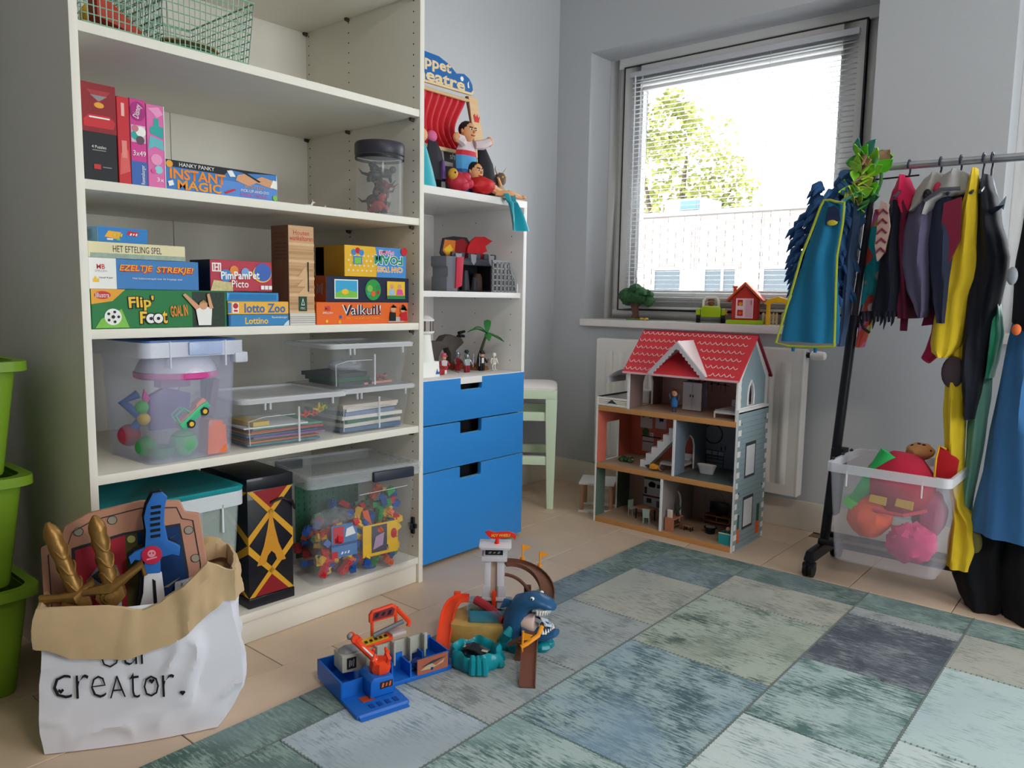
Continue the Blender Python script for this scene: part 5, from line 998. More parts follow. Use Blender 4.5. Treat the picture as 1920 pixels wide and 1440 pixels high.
# stairs
m = MB(); st = []
for i in range(7): st += [(.185+i*.0255, .256+i*.0295), (.185+i*.0255, .256+(i+1)*.0295)]
st += [(.185+7*.0255, .256+7*.0295), (.185+7*.0255, .256+7*.0295-.045), (.215, .256)]
MB().prism(st, .06, .10).build('staircase', DW, dh)
# prints on the back boards
def bp_(pts, mat, name='wall_print'): return MB().prism(pts, .2712, .2718).build(name, mat, dh, smooth=0)
def br(x0, x1, z0, z1, mat, y=0): return MB().box(x0, x1, .2712-y, .2718-y, z0, z1).build('wall_print', mat, dh, smooth=0)
def ringp(cx, cz, r, w, mat): return MB().tube([(cx+r*math.cos(t), .2712, cz+r*math.sin(t)) for t in [i*math.pi/12 for i in range(24)]], w, 5, closed=True).build('wall_print', mat, dh)
br(.055, .115, .38, .47, pm('#d8d4d0', .6)); br(.13, .185, .385, .47, pm('#d8d4d8', .6)); bp_([(.145, .445), (.155, .43), (.16, .44), (.165, .43), (.175, .448), (.168, .415), (.16, .42), (.152, .412)], INK); [bp_(disc(.07+.012*i, .43+.015*(i % 3), .006, n=8), [GREEN, PINK, INK][i % 3]) for i in range(4)]
br(.065, .16, .34, .346, INK); br(.068, .125, .276, .34, pm('#cfc8c4', .6)); br(.068, .125, .318, .322, INK, .0006); bp_([(.07, .346), (.095, .346), (.1, .37), (.082, .385), (.066, .368)], pm('#3f6a3c', .6)); br(.105, .122, .346, .362, DW); bp_(disc(.113, .354, .004), INK)
ringp(.405, .395, .04, .0028, INK); br(.365+.005, .45, .302, .306, INK); [br(.375+.026*i, .378+.026*i, .255, .306, INK) for i in (0, 3)]; [br(.374, .455, z, z+.003, INK) for z in (.272, .288, .324)]; [br(x, x+.003, .288, .326, INK) for x in (.374, .4, .427, .453)]; [br(.377+.027*i, .4+.027*i, .307, .323, pm('#b0b2bc', .6), .0004) for i in range(3)]; br(.44, .446, .326, .345, INK); br(.458, .463, .33, .35, INK)
# garland drawing upstairs
MB().tube([(.285, .2712, .6), (.3, .2712, .615), (.33, .2712, .605), (.36, .2712, .612), (.4, .2712, .606), (.435, .2712, .603), (.465, .2712, .6)], .0015, 4).build('wall_print', INK, dh); ringp(.345, .615, .011, .002, INK)
for i in range(9): br(.288+i*.02, .2895+i*.02, .603-.01-.012*((i*7) % 3), .604, INK)
for i in range(6): bp_([(.29+i*.03, .60), (.297+i*.03, .612), (.303+i*.03, .6)], INK)
# kitchen print
br(.085, .18, .15, .225, pm('#2f6a54', .6)); br(.085, .18, .08, .15, pm('#d5d2d4', .6)); br(.08, .19, .072, .08, BROWN); br(.085, .185, .022, .072, pm('#d0ced0', .6)); bp_([(.11, .118), (.14, .118), (.145, .135), (.12, .145), (.105, .13)], INK); br(.15, .17, .118, .135, INK, .0005); br(.088, .1, .085, .115, INK, .0005); br(.15, .17, .03, .06, pm('#6a6060', .6), .0005); br(.1, .125, .045, .066, INK, .0005)
[bp_(disc(.33+.02+.012*(i % 7), .175+.02*(i//7), .005, n=6), INK) for i in range(6)]; [bp_(disc(.385+.011*(i % 5), .165+.016*(i//5), .006, n=6), INK) for i in range(12)]; ringp(.425, .11, .045, .0008, pm('#7a6a6a', .6)); br(.345, .365, .17, .172, INK)

# ---- doll furniture and dolls (each a thing of its own)
FW = pm('#e6e4e6', .5); FMINT = pm('#a9c2b4', .5); FWOOD = pm('#a87a5c', .55, var=.1)
def at(x, y, z): return (.62+x, -.50+y, z)
t = thing('doll_table', 'doll-size wooden table with dark legs on the ground floor of the dollhouse', 'doll table', at(.145, .08, .0218), -12)
MB().prism([(0, .048), (.09, .048), (.09, .053), (0, .053)], 0, .06).build('tabletop', FWOOD, t, bev=.001)
for x, y in ((.012, .01), (.078, .01), (.078, .05), (.012, .05)): MB().cyl((x*1.05-.002, y, 0), (x, y, .048), .002, .004, n=6).build('leg', BLACK, t)
def dchair(label, loc, deg):
    o = thing('doll_chair', label, 'doll chair', loc, deg, 'doll chairs at the doll table'); bx('seat', FMINT, o, -.014, .014, -.014, .014, .028, .032, bev=.001)
    MB().prism([(-.013, .032), (.013, .032), (.016, .066), (-.016, .066)], .011, .014).build('backrest', FMINT, o)
    for x in (-.011, .011):
        for y in (-.011, .011): MB().cyl((x*1.1, y*1.1, 0), (x, y, .028), .0018, n=5).build('leg', FMINT, o)
dchair('mint doll chair left of the doll table', at(.12, .12, .0218), 75); dchair('mint doll chair in front right of the doll table', at(.23, .05, .0218), 200)
t = thing('doll_shelf', 'small wooden doll sideboard against the ground floor divider', 'doll cabinet', at(.331, .02, .0218)); bx('body', pm('#b8785a', .55), t, 0, .04, 0, .004, 0, .05); bx('side', pm('#8a5a44', .55), t, 0.0, .004, .004, .075, 0, .05); bx('top', pm('#b8785a', .55), t, 0, .042, 0, .078, .05, .054); bx('side', pm('#8a5a44', .55), t, .036, .04, .06, .075, 0, .05); bx('shelf', pm('#7a4c38', .55), t, .004, .038, .004, .074, .022, .026)
t = thing('doll_picture', 'white doll-size picture board on the wooden doll sideboard', 'doll picture', at(.337, .03, .0762)); MB().prism([(0, 0), (.022, 0), (.022, .032), (0, .032)], 0, .003).build('board', FW, t); bx('print_panel', CREAM, t, .003, .019, -.0006, 0, .004, .028)
t = thing('doll_vase', 'tiny dark vase with leaves on the doll sideboard', 'doll vase', at(.36, .075, .0762)); MB().lathe([(.006, 0), (.008, .008), (.005, .016)], 10).build('vase', DARK, t); [MB().tube([(0, 0, .014), (.008*math.cos(a), .008*math.sin(a), .03), (.014*math.cos(a), .014*math.sin(a), .04)], [.002, .003, .001], 5).build('leaf', pm('#2a4634', .6), t) for a in (0, 1.5, 3, 4.5)]
t = thing('doll_stool', 'tiny wooden doll stool on the ground floor rug', 'doll stool', at(.405, .085, .0218)); bx('seat', FWOOD, t, -.018, .018, -.012, .012, .018, .022, bev=.001); [MB().cyl((x, y, 0), (x*.9, y*.9, .018), .002, n=6).build('leg', BLACK, t) for x in (-.014, .014) for y in (-.009, .009)]
t = thing('doll_tv_stand', 'low wooden doll media shelf at the back of the ground floor', 'doll cabinet', at(.40, .225, .0218)); bx('top', FWOOD, t, 0, .115, 0, .04, .036, .04); bx('base', FWOOD, t, 0, .115, 0, .04, .012, .016); [bx('upright', FWOOD, t, x, x+.004, 0, .04, .016, .036) for x in (0, .055, .111)]; [MB().cyl((x, y, 0), (x, y, .012), .002, n=6).build('leg', DARK, t) for x in (.008, .107) for y in (.006, .034)]; bx('back', DARK, t, .004, .111, .036, .039, .016, .036)
t = thing('doll_television', 'black doll television on the low media shelf', 'doll television', at(.458, .24, .0618)); bx('screen', pm('#15171c', .15), t, -.04, .04, 0, .006, .008, .055, bev=.001); bx('stand', BLACK, t, -.012, .012, -.006, .012, 0, .003); bx('neck', BLACK, t, -.004, .004, .001, .005, .002, .01)
t = thing('doll_basket', 'black round doll table on the ground floor in front of the television', 'doll table', at(.485, .115, .0218)); MB().lathe([(.018, 0), (.02, .02), (.026, .022), (.026, .026), (.001, .026)], 16).build('body', BLACK, t); MB().lathe([(.02, .0262), (.001, .0264)], 16).build('top', GREY, t)
t = thing('doll_sofa', 'turquoise doll box at the right front of the ground floor', 'doll box', at(.565, .018, .0218)); bx('box', pm('#2fa8ac', .5), t, 0, .054, 0, .004, 0, .04); bx('box_side', pm('#2a989c', .5), t, 0, .004, .004, .05, 0, .04); bx('box_side', pm('#2a989c', .5), t, .05, .054, .004, .05, 0, .04); bx('box_back', pm('#2a989c', .5), t, 0, .054, .05, .054, 0, .04); bx('box_base', pm('#2a989c', .5), t, .004, .05, .004, .05, 0, .003); bx('rim', CREAM, t, -.001, .055, -.001, .005, .04, .043)
def doll(label, loc, deg, body, hair, lying=False, s=1, arms=True):
    o = thing('doll', label, 'doll', loc, deg, 'little dolls in the dollhouse')
    for x in (-.007, .007): MB().cyl((x*s, 0, 0), (x*s, 0, .026*s), .0035*s, n=7).build('leg', pm('#2d3f52', .6), o)
    MB().lathe([(.011*s, .022*s), (.014*s, .03*s), (.0105*s, .056*s), (.004*s, .062*s)], 14).build('body', body, o)
    hd = MB().ell((0, 0, .076*s), .012*s, .0115*s, .0135*s, 14, 9).build('head', SKIN, o); MB().ell((0, .003*s, .08*s), .0133*s, .0115*s, .0125*s, 14, 9).build('hair', hair, hd)
    for x in (-.005, .005): MB().ell((x*s, -.0112*s, .076*s), .0014*s, .001*s, .0018*s, 6, 5).build('eye', BLACK, hd)
    for sx in (-1, 1):
        e = (sx*.022*s, -.004*s, .075*s) if arms else (sx*.018*s, -.004*s, .03*s)
        MB().tube([(sx*.009*s, 0, .055*s), (sx*.018*s, -.003*s, .052*s), e], [.004*s, .0032*s, .003*s], 7).build('arm', body if not arms else pm('#3a5a74', .6), o)
    return o
doll('brown-haired doll in blue standing by the wardrobe on the top floor', at(.335, .055, .5008), 0, pm('#2f6fae', .6), pm('#5a3428', .7))
o = doll('doll in orange lying on the middle floor by the stairs', at(.225, .045, .269), 0, pm('#e89a2a', .6), pm('#4a3a36', .7), arms=False); o.rotation_euler = (math.radians(90), 0, math.radians(82))
doll('doll sitting in the turquoise doll box', at(.592, .043, .0255), 20, pm('#1f7a72', .6), pm('#c8946a', .7), s=.65)
t = thing('doll_plant', 'green garland plant lying on the middle floor', 'doll plant', at(.065, .1, .2562)); [MB().ell((.055*i/8-.0, .012*math.sin(i*2.1), .008+.004*(i % 2)), .012, .012, .009, 8, 6, lambda d: 1+.3*noise.noise(d*4+Vector((i, 0, 0)))).build('leaf_tuft', pm('#2c4a2e' if i % 2 else '#3c5c38', .7), t) for i in range(9)]; MB().ell((.062, -.004, .014), .006, .005, .004, 8, 6).build('flower', pm('#c8a08a', .6), t)
def dbed(label, loc, w, d):
    o = thing('doll_bed', label, 'doll bed', loc, 0, 'white doll beds'); bx('frame', FW, o, 0, w, 0, d, .018, .026, bev=.001); bx('mattress', pm('#b9b0b4', .7), o, .003, w-.003, .003, d-.003, .026, .032, bev=.002); [bx('leg', FW, o, x, x+.005, y, y+.005, 0, .018) for x in (0, w-.005) for y in (0, d-.005)]; bx('headboard', FW, o, 0, w, d-.004, d, .026, .055, bev=.001); bx('pillow', pm('#d8d4da', .7), o, .01, w-.01, d-.03, d-.006, .032, .04, bev=.003)
dbed('white doll bed behind the staircase on the middle floor', at(.265, .08, .2562), .095, .12); dbed('white doll bed at the right of the top floor', at(.512, .04, .5008), .1, .16)
t = thing('doll_wardrobe', 'white two-door doll wardrobe with dark sides on the top floor', 'doll wardrobe', at(.325, .14, .5008)); bx('carcass', pm('#6a6064', .6), t, 0, .085, .003, .045, 0, .118, bev=.001); bx('door', FW, t, .001, .0415, 0, .003, .003, .115); bx('door', FW, t, .0425, .083, 0, .003, .003, .115); [MB().cyl((x, -.003, .056), (x, -.003, .066), .002, n=6).build('handle', BLACK, t) for x in (.036, .048)]; MB().prism([(.012, .118), (.03, .118), (.026, .124), (.016, .124)], .01, .02).build('hat_box', INK, t); bx('hat_box', INK, t, .045, .065, .01, .025, .118, .123)
t = thing('doll_lamp', 'tiny brown doll lamp on a yellow bedside stand on the top floor', 'doll lamp', at(.52, .225, .5008)); MB().tube([(-.02, 0, .0), (-.018, 0, .04), (.03, 0, .036), (.03, 0, .0)], .0022, 5).build('stand', pm('#b08a3c', .5), t); MB().cyl((.005, 0, .038), (.005, 0, .07), .0015, n=6).build('stem', BROWN, t); MB().lathe([(.013, .068), (.006, .086)], 14, (.005, 0, 0)).build('shade', pm('#8a6a54', .6), t)
t = thing('doll_bathtub', 'white doll bathtub on the middle floor, bathroom side', 'doll bathtub', at(.45, .13, .2568)); MB().loft([rr(.055, .022, .01, 0), rr(.075, .034, .016, .03), rr(.08, .038, .018, .036), rr(.072, .03, .014, .034), rr(.05, .018, .008, .006)]).build('tub', FW, t, 50)
t = thing('toy_box', 'white toy cube on the dollhouse balcony behind the arch', 'doll box', at(.085, .2, .5008)); bx('body', pm('#d8d6d0', .6), t, 0, .05, 0, .045, 0, .05, bev=.003); bx('lid', DW, t, -.001, .051, -.001, .046, .05, .055, bev=.001)
# small play table at the left of the dollhouse
t = thing('play_stand', 'small white-topped play stand with round wooden legs left of the dollhouse', 'play table', (.53, -.335, 0), 28)
bx('top', DW, t, -.078, .078, -.078, .078, .126, .136, bev=.002); PW = pm('#b0886c', .6, var=.1)
for x in (-.065, .065):
    for y in (-.065, .065): MB().cyl((x, y, .01), (x, y, .126), .0095, n=12).build('leg', PW, t)
for y in (-.065, .065): bx('base_rail', DW, t, -.078, .078, y-.012, y+.012, 0, .01, bev=.001)

# ================================================================ toys on the window sill
SZ = .8462
t = thing('toy_tree', 'small plastic tree with dark green crown at the left of the window sill', 'toy tree', (.452, .06, SZ))
m = MB(); m.tube([(0, 0, .005), (.004, 0, .03), (-.002, 0, .055), (0, 0, .08)], [.022, .016, .018, .024], 10); [m.tube([(0, 0, .055), (.03*math.cos(a), .03*math.sin(a), .085)], [.01, .006], 6) for a in (0, 1.2, 2.4, 3.6, 4.8)]; [m.tube([(0, 0, .012), (.034*math.cos(a), .034*math.sin(a), .002)], [.01, .004], 6) for a in (.5, 1.8, 3, 4.2, 5.4)]; m.build('trunk', pm('#6b4a40', .75, bump=.4, scale=120), t)
MB().lathe([(.045, 0), (.04, .006), (.02, .009), (.001, .009)], 16).build('grass_base', pm('#5f8a4a', .8), t)
for i in range(22):
    a = i*2.4; r = .045*math.sqrt((i % 11)/11); MB().ell((r*1.6*math.cos(a), r*1.2*math.sin(a), .088+.038*(1-(r/.045)**2)+.012*((i*7) % 3)), .03, .027, .024, 12, 8, lambda d: 1+.35*noise.noise(d*3.5+Vector((i, 2, 0)))).build('leaf_clump', pm('#3f6a44' if i % 2 else '#2f5638', .8, bump=.4, scale=150), t, 20)
for lb, x, y in (('small yellow plastic bit right of the toy tree', .50, .045), ('second small yellow plastic bit further right on the sill', .528, .04)):
    o = thing('yellow_bit', lb, 'toy', (x, y, SZ)); MB().ell((0, 0, .007), .012, .009, .007, 12, 7).build('body', pm('#e8c054', .5), o)
t = thing('toy_car', 'lime green toy car with white roll bar and driver on the window sill', 'toy car', (.848, .06, SZ), 26)
LG2 = pm('#a8c81f', .35)
MB().prism([(-.042, .026), (.042, .026), (.045, .06), (.037, .076), (-.037, .076), (-.045, .06)], -.05, .05).build('body', LG2, t, bev=.006)
for s in (-1, 1):
    for y in (-.045, .005): MB().prism([(s*.043, .028), (s*.064, .028), (s*.066, .054), (s*.058, .068), (s*.046, .062)], y, y+.04).build('mudguard', LG2, t, bev=.005)
    for y in (-.028, .028): MB().cyl((s*.045, y, .022), (s*.063, y, .022), .022, n=18).build('wheel', BLACK, t)
MB().tube([(-.033, .0, .07), (-.032, 0, .1), (-.022, 0, .113), (.022, 0, .113), (.032, 0, .1), (.033, 0, .07)], .0065, 8).build('roll_bar', WHT, t); MB().ell((0, .005, .09), .015, .014, .016, 12, 8).build('driver_head', pm('#a8604a', .6), t); MB().ell((0, .01, .099), .016, .014, .011, 12, 7).build('driver_hair', pm('#8a3a30', .6), t); bx('seat', RED, t, -.036, -.023, .01, .03, .07, .1, bev=.003); MB().tube([(.018*math.cos(a), -.012+.004*math.sin(a), .082+.015*math.sin(a)) for a in [i*math.pi/8 for i in range(16)]], .002, 5, closed=True).build('steering_wheel', GREY, t)
t = thing('toy_house', 'small red toy house with orange roof on a green base on the sill', 'toy house', (1.01, .065, SZ), 14)
MB().box(-.075, .085, -.045, .045, 0, .018).build('base', LG2, t, bev=.004)
MB().prism([(-.055, .018), (.055, .018), (.055, .112), (0, .165), (-.055, .112)], -.03, .035).build('walls', pm('#c8352c', .45), t, bev=.002)
for s in (-1, 1): MB().prism([(0, .178), (s*.078, .098), (s*.078, .108), (0, .188)] if 0 else [(0, .172), (s*.076, .096), (s*.08, .104), (0, .184)], -.042, .045).build('roof_slope', pm('#e2602c', .45), t, bev=.002)
MB().box(-.055, -.042, -.008, .008, .12, .16).box(-.058, -.039, -.011, .011, .158, .166).build('chimney', pm('#e2602c', .45), t, bev=.001)
pk = pm('#e8b4c4', .5); rect('door_panel', pm('#f2dade', .5), t, -.037, .037, .026, .112, -.0302, .002); rect('window', pk, t, .004, .034, .03, .108, -.0322); rect('window', RED, t, -.03, -.008, .08, .106, -.0322); rect('window', RED, t, -.03, -.006, .036, .062, -.0322); poly('flower_print', GOLD, t, disc(-.018, .088, .008), -.0327); poly('flower_print', ORANGE, t, disc(-.018, .048, .008, n=6), -.0327); rect('handle', pm('#8a3a5a', .5), t, .026, .029, .084, .104, -.0327); MB().tube([(-.075, 0, .04), (-.085, 0, .045), (-.08, 0, .058)], .004, 6).build('hook', pm('#e8a04a', .5), t)
t = thing('toy_arch', 'yellow toy garden arch beside the toy house', 'toy arch', (1.16, .05, SZ), 14)
for s in (-1, 1): MB().prism([(s*.032, 0), (s*.046, 0), (s*.046, .09), (s*.032, .09)], -.012, .012).build('post', pm('#f2b81e', .45), t, bev=.002)
MB().prism([(-.054, .095), (-.054, .088), (-.03, .088), (-.022, .095), (.022, .095), (.03, .088), (.054, .088), (.054, .095), (.04, .11), (0, .122), (-.04, .11)], -.014, .014).build('arch_top', pm('#f2b81e', .45), t, bev=.002)
for sx, lb in ((1.115, 'left'), (1.20, 'right')):
    t = thing('toy_fence', 'cream toy picket fence, %s of the yellow arch posts' % lb, 'toy fence', (sx, .085, SZ)); bx('rail', CREAM, t, -.035, .035, -.003, .003, .01, .016); bx('rail', CREAM, t, -.035, .035, -.003, .003, .036, .042); [MB().prism([(x-.005, 0), (x+.005, 0), (x+.005, .048), (x, .054), (x-.005, .048)], -.006, -.003).build('picket', CREAM, t) for x in (-.03, -.015, 0, .015, .03)]
# ================================================================ clothes rack with dressing-up clothes
RBK = pm('#17181f', .4); CHROME = pm('#b4b6bc', .28, metal=.7)
rk = thing('clothes_rack', 'black clothes rack on castors with a chrome rail in front of the windows', 'clothes rack', (1.56, -.40, 0))
def wtube(name, pts, r, mat, parent=rk, n=12, **k):
    L = parent.location; return MB().tube([(p[0]-L[0], p[1]-L[1], p[2]-L[2]) for p in pts], r, n, **k).build(name, mat, parent)
wtube('lower_pole', [(1.553, -.40, .10), (1.602, -.40, .885)], .0165, RBK); wtube('upper_pole', [(1.602, -.40, .88), (1.642, -.40, 1.40)], .0115, pm('#4a4650', .35, metal=.3)); wtube('pole_collar', [(1.601, -.40, .865), (1.604, -.40, .905)], .021, RBK)
wtube('rail', [(1.635, -.396, 1.397), (2.62, -.345, 1.392)], .0125, CHROME, n=16); wtube('rail_end', [(1.625, -.398, 1.397), (1.665, -.395, 1.398)], .0165, RBK)
wtube('upper_pole', [(2.60, -.345, .10), (2.605, -.345, 1.40)], .0115, RBK)
for x0, yc in ((1.553, -.40), (2.60, -.345)):
    MB().hexa([(x0-1.56-.02, -.16, .055), (x0-1.56+.02, -.16, .055), (x0-1.56+.02, .16, .055), (x0-1.56-.02, .16, .055), (x0-1.56-.014, -.15, .092), (x0-1.56+.014, -.15, .092), (x0-1.56+.014, .15, .092), (x0-1.56-.014, .15, .092)]).build('foot', RBK, rk, bev=.008)
    for s in (-1, 1):
        c = MB().cyl((x0-1.56, s*.145, .05), (x0-1.56, s*.145, .068), .012, n=10).build('castor', RBK, rk)
        MB().cyl((x0-1.56-.016, s*.145, .026), (x0-1.56-.004, s*.145, .026), .0255, n=18).cyl((x0-1.56+.004, s*.145, .026), (x0-1.56+.016, s*.145, .026), .0255, n=18).build('castor_wheel', BLACK, c); MB().box(x0-1.56-.02, x0-1.56+.02, s*.145-.018, s*.145+.018, .034, .052).build('castor_hood', RBK, c, bev=.006)
for y in (-.47, -.36): wtube('base_bar', [(1.555, y, .11), (2.60, y+.03, .11)], .011, RBK)
MB().hexa([(-.004, -.03, .2), (.034, -.03, .2), (.034, .02, .2), (-.004, .02, .2), (.006, -.035, .44), (.05, -.035, .44), (.05, .025, .44), (.006, .025, .44)]).build('pole_sleeve', BLACK, rk, bev=.004)
def hanger(label, x, y=-.388, z=1.3965, w=.16):
    o = thing('coat_hanger', label, 'hanger', (x, y, z), 0, 'wire coat hangers on the rail'); HM = pm('#3f4150', .3, metal=.5)
    MB().tube([(-.001, -.017*math.cos(a), .017*math.sin(a)) for a in [i*math.pi/10 for i in range(-2, 11)]]+[(0, .012, -.02), (0, .0, -.035), (0, 0, -.06)], .0034, 7).build('hook', HM, o)
    MB().tube([(0, -w, -.12), (0, -.05, -.075), (0, 0, -.06), (0, .05, -.075), (0, w, -.12)], .005, 7).build('shoulder_bar', HM, o); return o
for x, lb in ((1.742, 'hook holding the pink vest, first from the rack pole'), (1.834, 'hook holding the purple-grey jacket'), (1.891, 'hook holding the slate hooded suit'), (1.953, 'hook holding the yellow suit'), (1.976, 'hook holding the navy jacket'), (2.145, 'hook holding the long blue dress'), (2.20, 'hook holding the black gowns'), (2.165, 'hook holding the dark cape with the badge')):
    hanger('dark wire hanger '+lb, x)
def cloth_ring(x0, x1, y, d, z, n=30, fold=.08, k=6, ph=0, rough_=0):
    xc = (x0+x1)/2; hw = (x1-x0)/2; ring = []
    for i in range(n):
        a = 2*math.pi*i/n; f = 1+fold*math.sin(k*a+ph+z*9)
        p = Vector((xc+hw*math.cos(a)*(1+(f-1)*.4), y+d*math.sin(a)*f, z))
        if rough_: p += Vector((noise.noise(p*40), noise.noise(p*40+Vector((9, 0, 0))), noise.noise(p*30+Vector((0, 9, 0)))))*rough_
        ring.append(p)
    return ring
def sub_rows(rows, n=4):
    out = []
    for a, b in zip(rows, rows[1:]):
        for i in range(n):
            t = i/n; t2 = t*t*(3-2*t)*.5+t*.5; out.append(tuple(a[j]+(b[j]-a[j])*(t if j == 0 else t2) for j in range(len(a))))
    return out+[rows[-1]]
WF = 1.0
def drape(name, mat, parent, rows, y=-.42, d=.1, fold=.09, k=6, ph=0, rough_=0, n=30, bump=.006):
    L = parent.location; rs = []
    for z, x0, x1 in sub_rows(rows):
        hw = (x1-x0)/2*(WF-1); x0 -= hw; x1 += hw
        r = cloth_ring(x0, x1, y, d*(.55+.45*min(1, (rows[0][0]-z)/.2+.2)), z, n, fold, k, ph, rough_)
        rs.append([(p.x-L[0]+bump*noise.noise(Vector((p.x*9, p.y*9, p.z*7+ph))), p.y-L[1]+bump*noise.noise(Vector((p.x*8+5, p.y*8, p.z*6))), p.z-L[2]) for p in r])
    return MB().loft(rs).build(name, mat, parent, 60)
def cloth(c, rough=.9, sheen=.04, **k): return pm(c, rough, sheen=sheen, var=.08, scale=25, bump=.15, **k)
def garment(name, label, loc, cat='costume', grp=None): return thing(name, label, cat, loc, 0, grp)
# shaggy blue costume on the outer end of the rail
g = garment('fur_costume', 'dark blue shaggy costume hanging outside the rack pole', (1.54, -.47, .94))
drape('body', cloth('#2f5f92', sheen=.15), g, [(1.385, 1.56, 1.60), (1.345, 1.54, 1.615), (1.30, 1.515, 1.625), (1.25, 1.462, 1.625), (1.18, 1.447, 1.62), (1.10, 1.447, 1.61), (1.03, 1.458, 1.60), (.98, 1.48, 1.59), (.945, 1.515, 1.57)], y=-.455, d=.05, rough_=.022, n=60, fold=.15, k=9)
fm = MB(); rgf = random.Random(8)
for q in range(230):
    t = rgf.random(); z = .03+.38*t; hw = .08 if z < .3 else .05; a = rgf.random()*6.28; p = Vector((-.005-.03*(z < .32)+hw*math.cos(a), .01+.05*math.sin(a), z)); o_ = Vector((math.cos(a), math.sin(a)-.2, -.9)).normalized()*(.035+.03*rgf.random())
    fm.tube([p, p+o_*.5+Vector((math.cos(a)*.008, 0, .004)), p+o_], [.011, .009, .001], 6)
fm.build('fur', cloth('#2a558a', sheen=.15), g, 40)
# turquoise felt tunic with lime binding
g = garment('felt_tunic', 'turquoise felt tunic with lime binding in front of the shaggy costume', (1.50, -.55, .80))
TUN = cloth('#1a7098'); LIMEB = cloth('#a2ae38')
rows = [(1.278, 1.537, 1.556), (1.262, 1.531, 1.60), (1.2, 1.512, 1.598), (1.1, 1.478, 1.586), (1.0, 1.455, 1.588), (.9, 1.43, 1.592), (.812, 1.408, 1.596)]
drape('body', TUN, g, rows, y=-.55, d=.026, fold=.25, k=5, n=40, bump=.01)
tr = lambda xs: [(x-1.50, -.025, z-.80) for x, z in xs]
MB().tube(tr([(1.556, 1.279), (1.537, 1.279), (1.528, 1.26), (1.509, 1.2), (1.475, 1.1), (1.452, 1.0), (1.427, .9), (1.404, .806), (1.45, .797), (1.52, .798), (1.597, .803)]), .0042, 7).build('binding', LIMEB, g)
MB().tube(tr([(1.556, 1.279), (1.575, 1.272), (1.602, 1.268), (1.601, 1.2), (1.590, 1.1), (1.592, 1.0), (1.596, .9), (1.599, .803)]), .0042, 7).build('binding', LIMEB, g)
MB().prism([(.05, .40), (.095, .41), (.09, .445), (.075, .46), (.055, .455)], -.034, -.026).build('neck_opening', cloth('#1c2a4c'), g); MB().ell((.07, -.032, .405), .018, .004, .01, 12, 7).build('yellow_patch', cloth('#c8b83a'), g)
for x in (-.045, .03): MB().tube([(x, -.0, .0), (x, 0, -.022)], [.007, .005], 7).build('loop', TUN, g)
# thin grey net cloth beside it
g = garment('net_cloth', 'thin dark grey-blue cloth hanging right beside the turquoise tunic', (1.62, -.49, .80), 'cloth')
drape('fabric', cloth('#3d5274'), g, [(1.27, 1.598, 1.625), (1.2, 1.598, 1.625), (1.07, 1.59, 1.618), (.95, 1.588, 1.612), (.80, 1.578, 1.598)], y=-.475, d=.03)
# artificial flower garland
g = garment('flower_garland', 'green and multicoloured artificial flower garland on the rack corner', (1.627, -.45, 1.25), 'garland')
rgf = random.Random(4); PC = ['#8fd83a', '#b4e040', '#5ab86a', '#dce86a', '#c89088', '#8fd83a', '#7cc88a', '#74d83a', '#4f9a94', '#a8dc50']
for q in range(80):
    a = rgf.random()*6.28; rr_ = .045*math.sqrt(rgf.random()); zc = .02+.165*rgf.random(); ta = rgf.random()*6.28; L_ = .042+.022*rgf.random()
    d = Vector((math.cos(ta)*.8, -.45-.3*rgf.random(), math.sin(ta)*.8)).normalized(); n_ = d.orthogonal().normalized(); w_ = d.cross(n_)
    base = Vector((rr_*math.cos(a)-.02*(1-zc/.18), -.015+.03*math.sin(a), zc))
    MB().grid(lambda u, v: base+d*L_*u+w_*(v-.5)*.046*math.sin(math.pi*min(1, .12+u*.86))+n_*(.012*u*u-.02*(v-.5)**2), 6, 4, .0008).build('petal', pm(PC[q % len(PC)], .5, var=.1), g)
MB().tube([(.05*math.cos(t), -.01+.035*math.sin(t), .09+.07*math.sin(t)) for t in [i*math.pi/8 for i in range(16)]], .006, 6, closed=True).build('cord', pm('#4a7a4a', .7), g); MB().ell((.008, -.03, .185), .014, .012, .013, 10, 7).build('blue_bead', pm('#6ab8e0', .4), g)
# floral cloth: voronoi print
def floral():
    m = bpy.data.materials.new('floral_print'); m.use_nodes = True; N = m.node_tree.nodes; L = m.node_tree.links; b = N['Principled BSDF']; b.inputs['Roughness'].default_value = .8
    tc = N.new('ShaderNodeTexCoord'); v = N.new('ShaderNodeTexVoronoi'); v.inputs['Scale'].default_value = 16; v.feature = 'F1'; L.new(tc.outputs['Object'], v.inputs['Vector'])
    r = N.new('ShaderNodeValToRGB'); r.color_ramp.interpolation = 'CONSTANT'; e = r.color_ramp.elements; e[0].color = lin('#d8486a')+(1,); e[1].position = .25; e[1].color = lin('#e85a4a')+(1,)
    for p, c in ((.42, '#2fb4c8'), (.6, '#e878b8'), (.76, '#3fc0d0'), (.9, '#e8e05a')): x = e.new(p); x.color = lin(c)+(1,)
    sp = N.new('ShaderNodeSeparateColor'); L.new(v.outputs['Color'], sp.inputs[0]); L.new(sp.outputs[0], r.inputs[0])
    r2 = N.new('ShaderNodeValToRGB'); r2.color_ramp.elements[0].position = .2; r2.color_ramp.elements[0].color = (1, 1, 1, 1); r2.color_ramp.elements[1].position = .26; r2.color_ramp.elements[1].color = (0, 0, 0, 1); L.new(v.outputs['Distance'], r2.inputs[0])
    mx = N.new('ShaderNodeMix'); mx.data_type = 'RGBA'; L.new(r2.outputs[0], mx.inputs[0]); L.new(r.outputs[0], mx.inputs[6]); mx.inputs[7].default_value = lin('#f0e4e8')+(1,); L.new(mx.outputs[2], b.inputs['Base Color']); return m
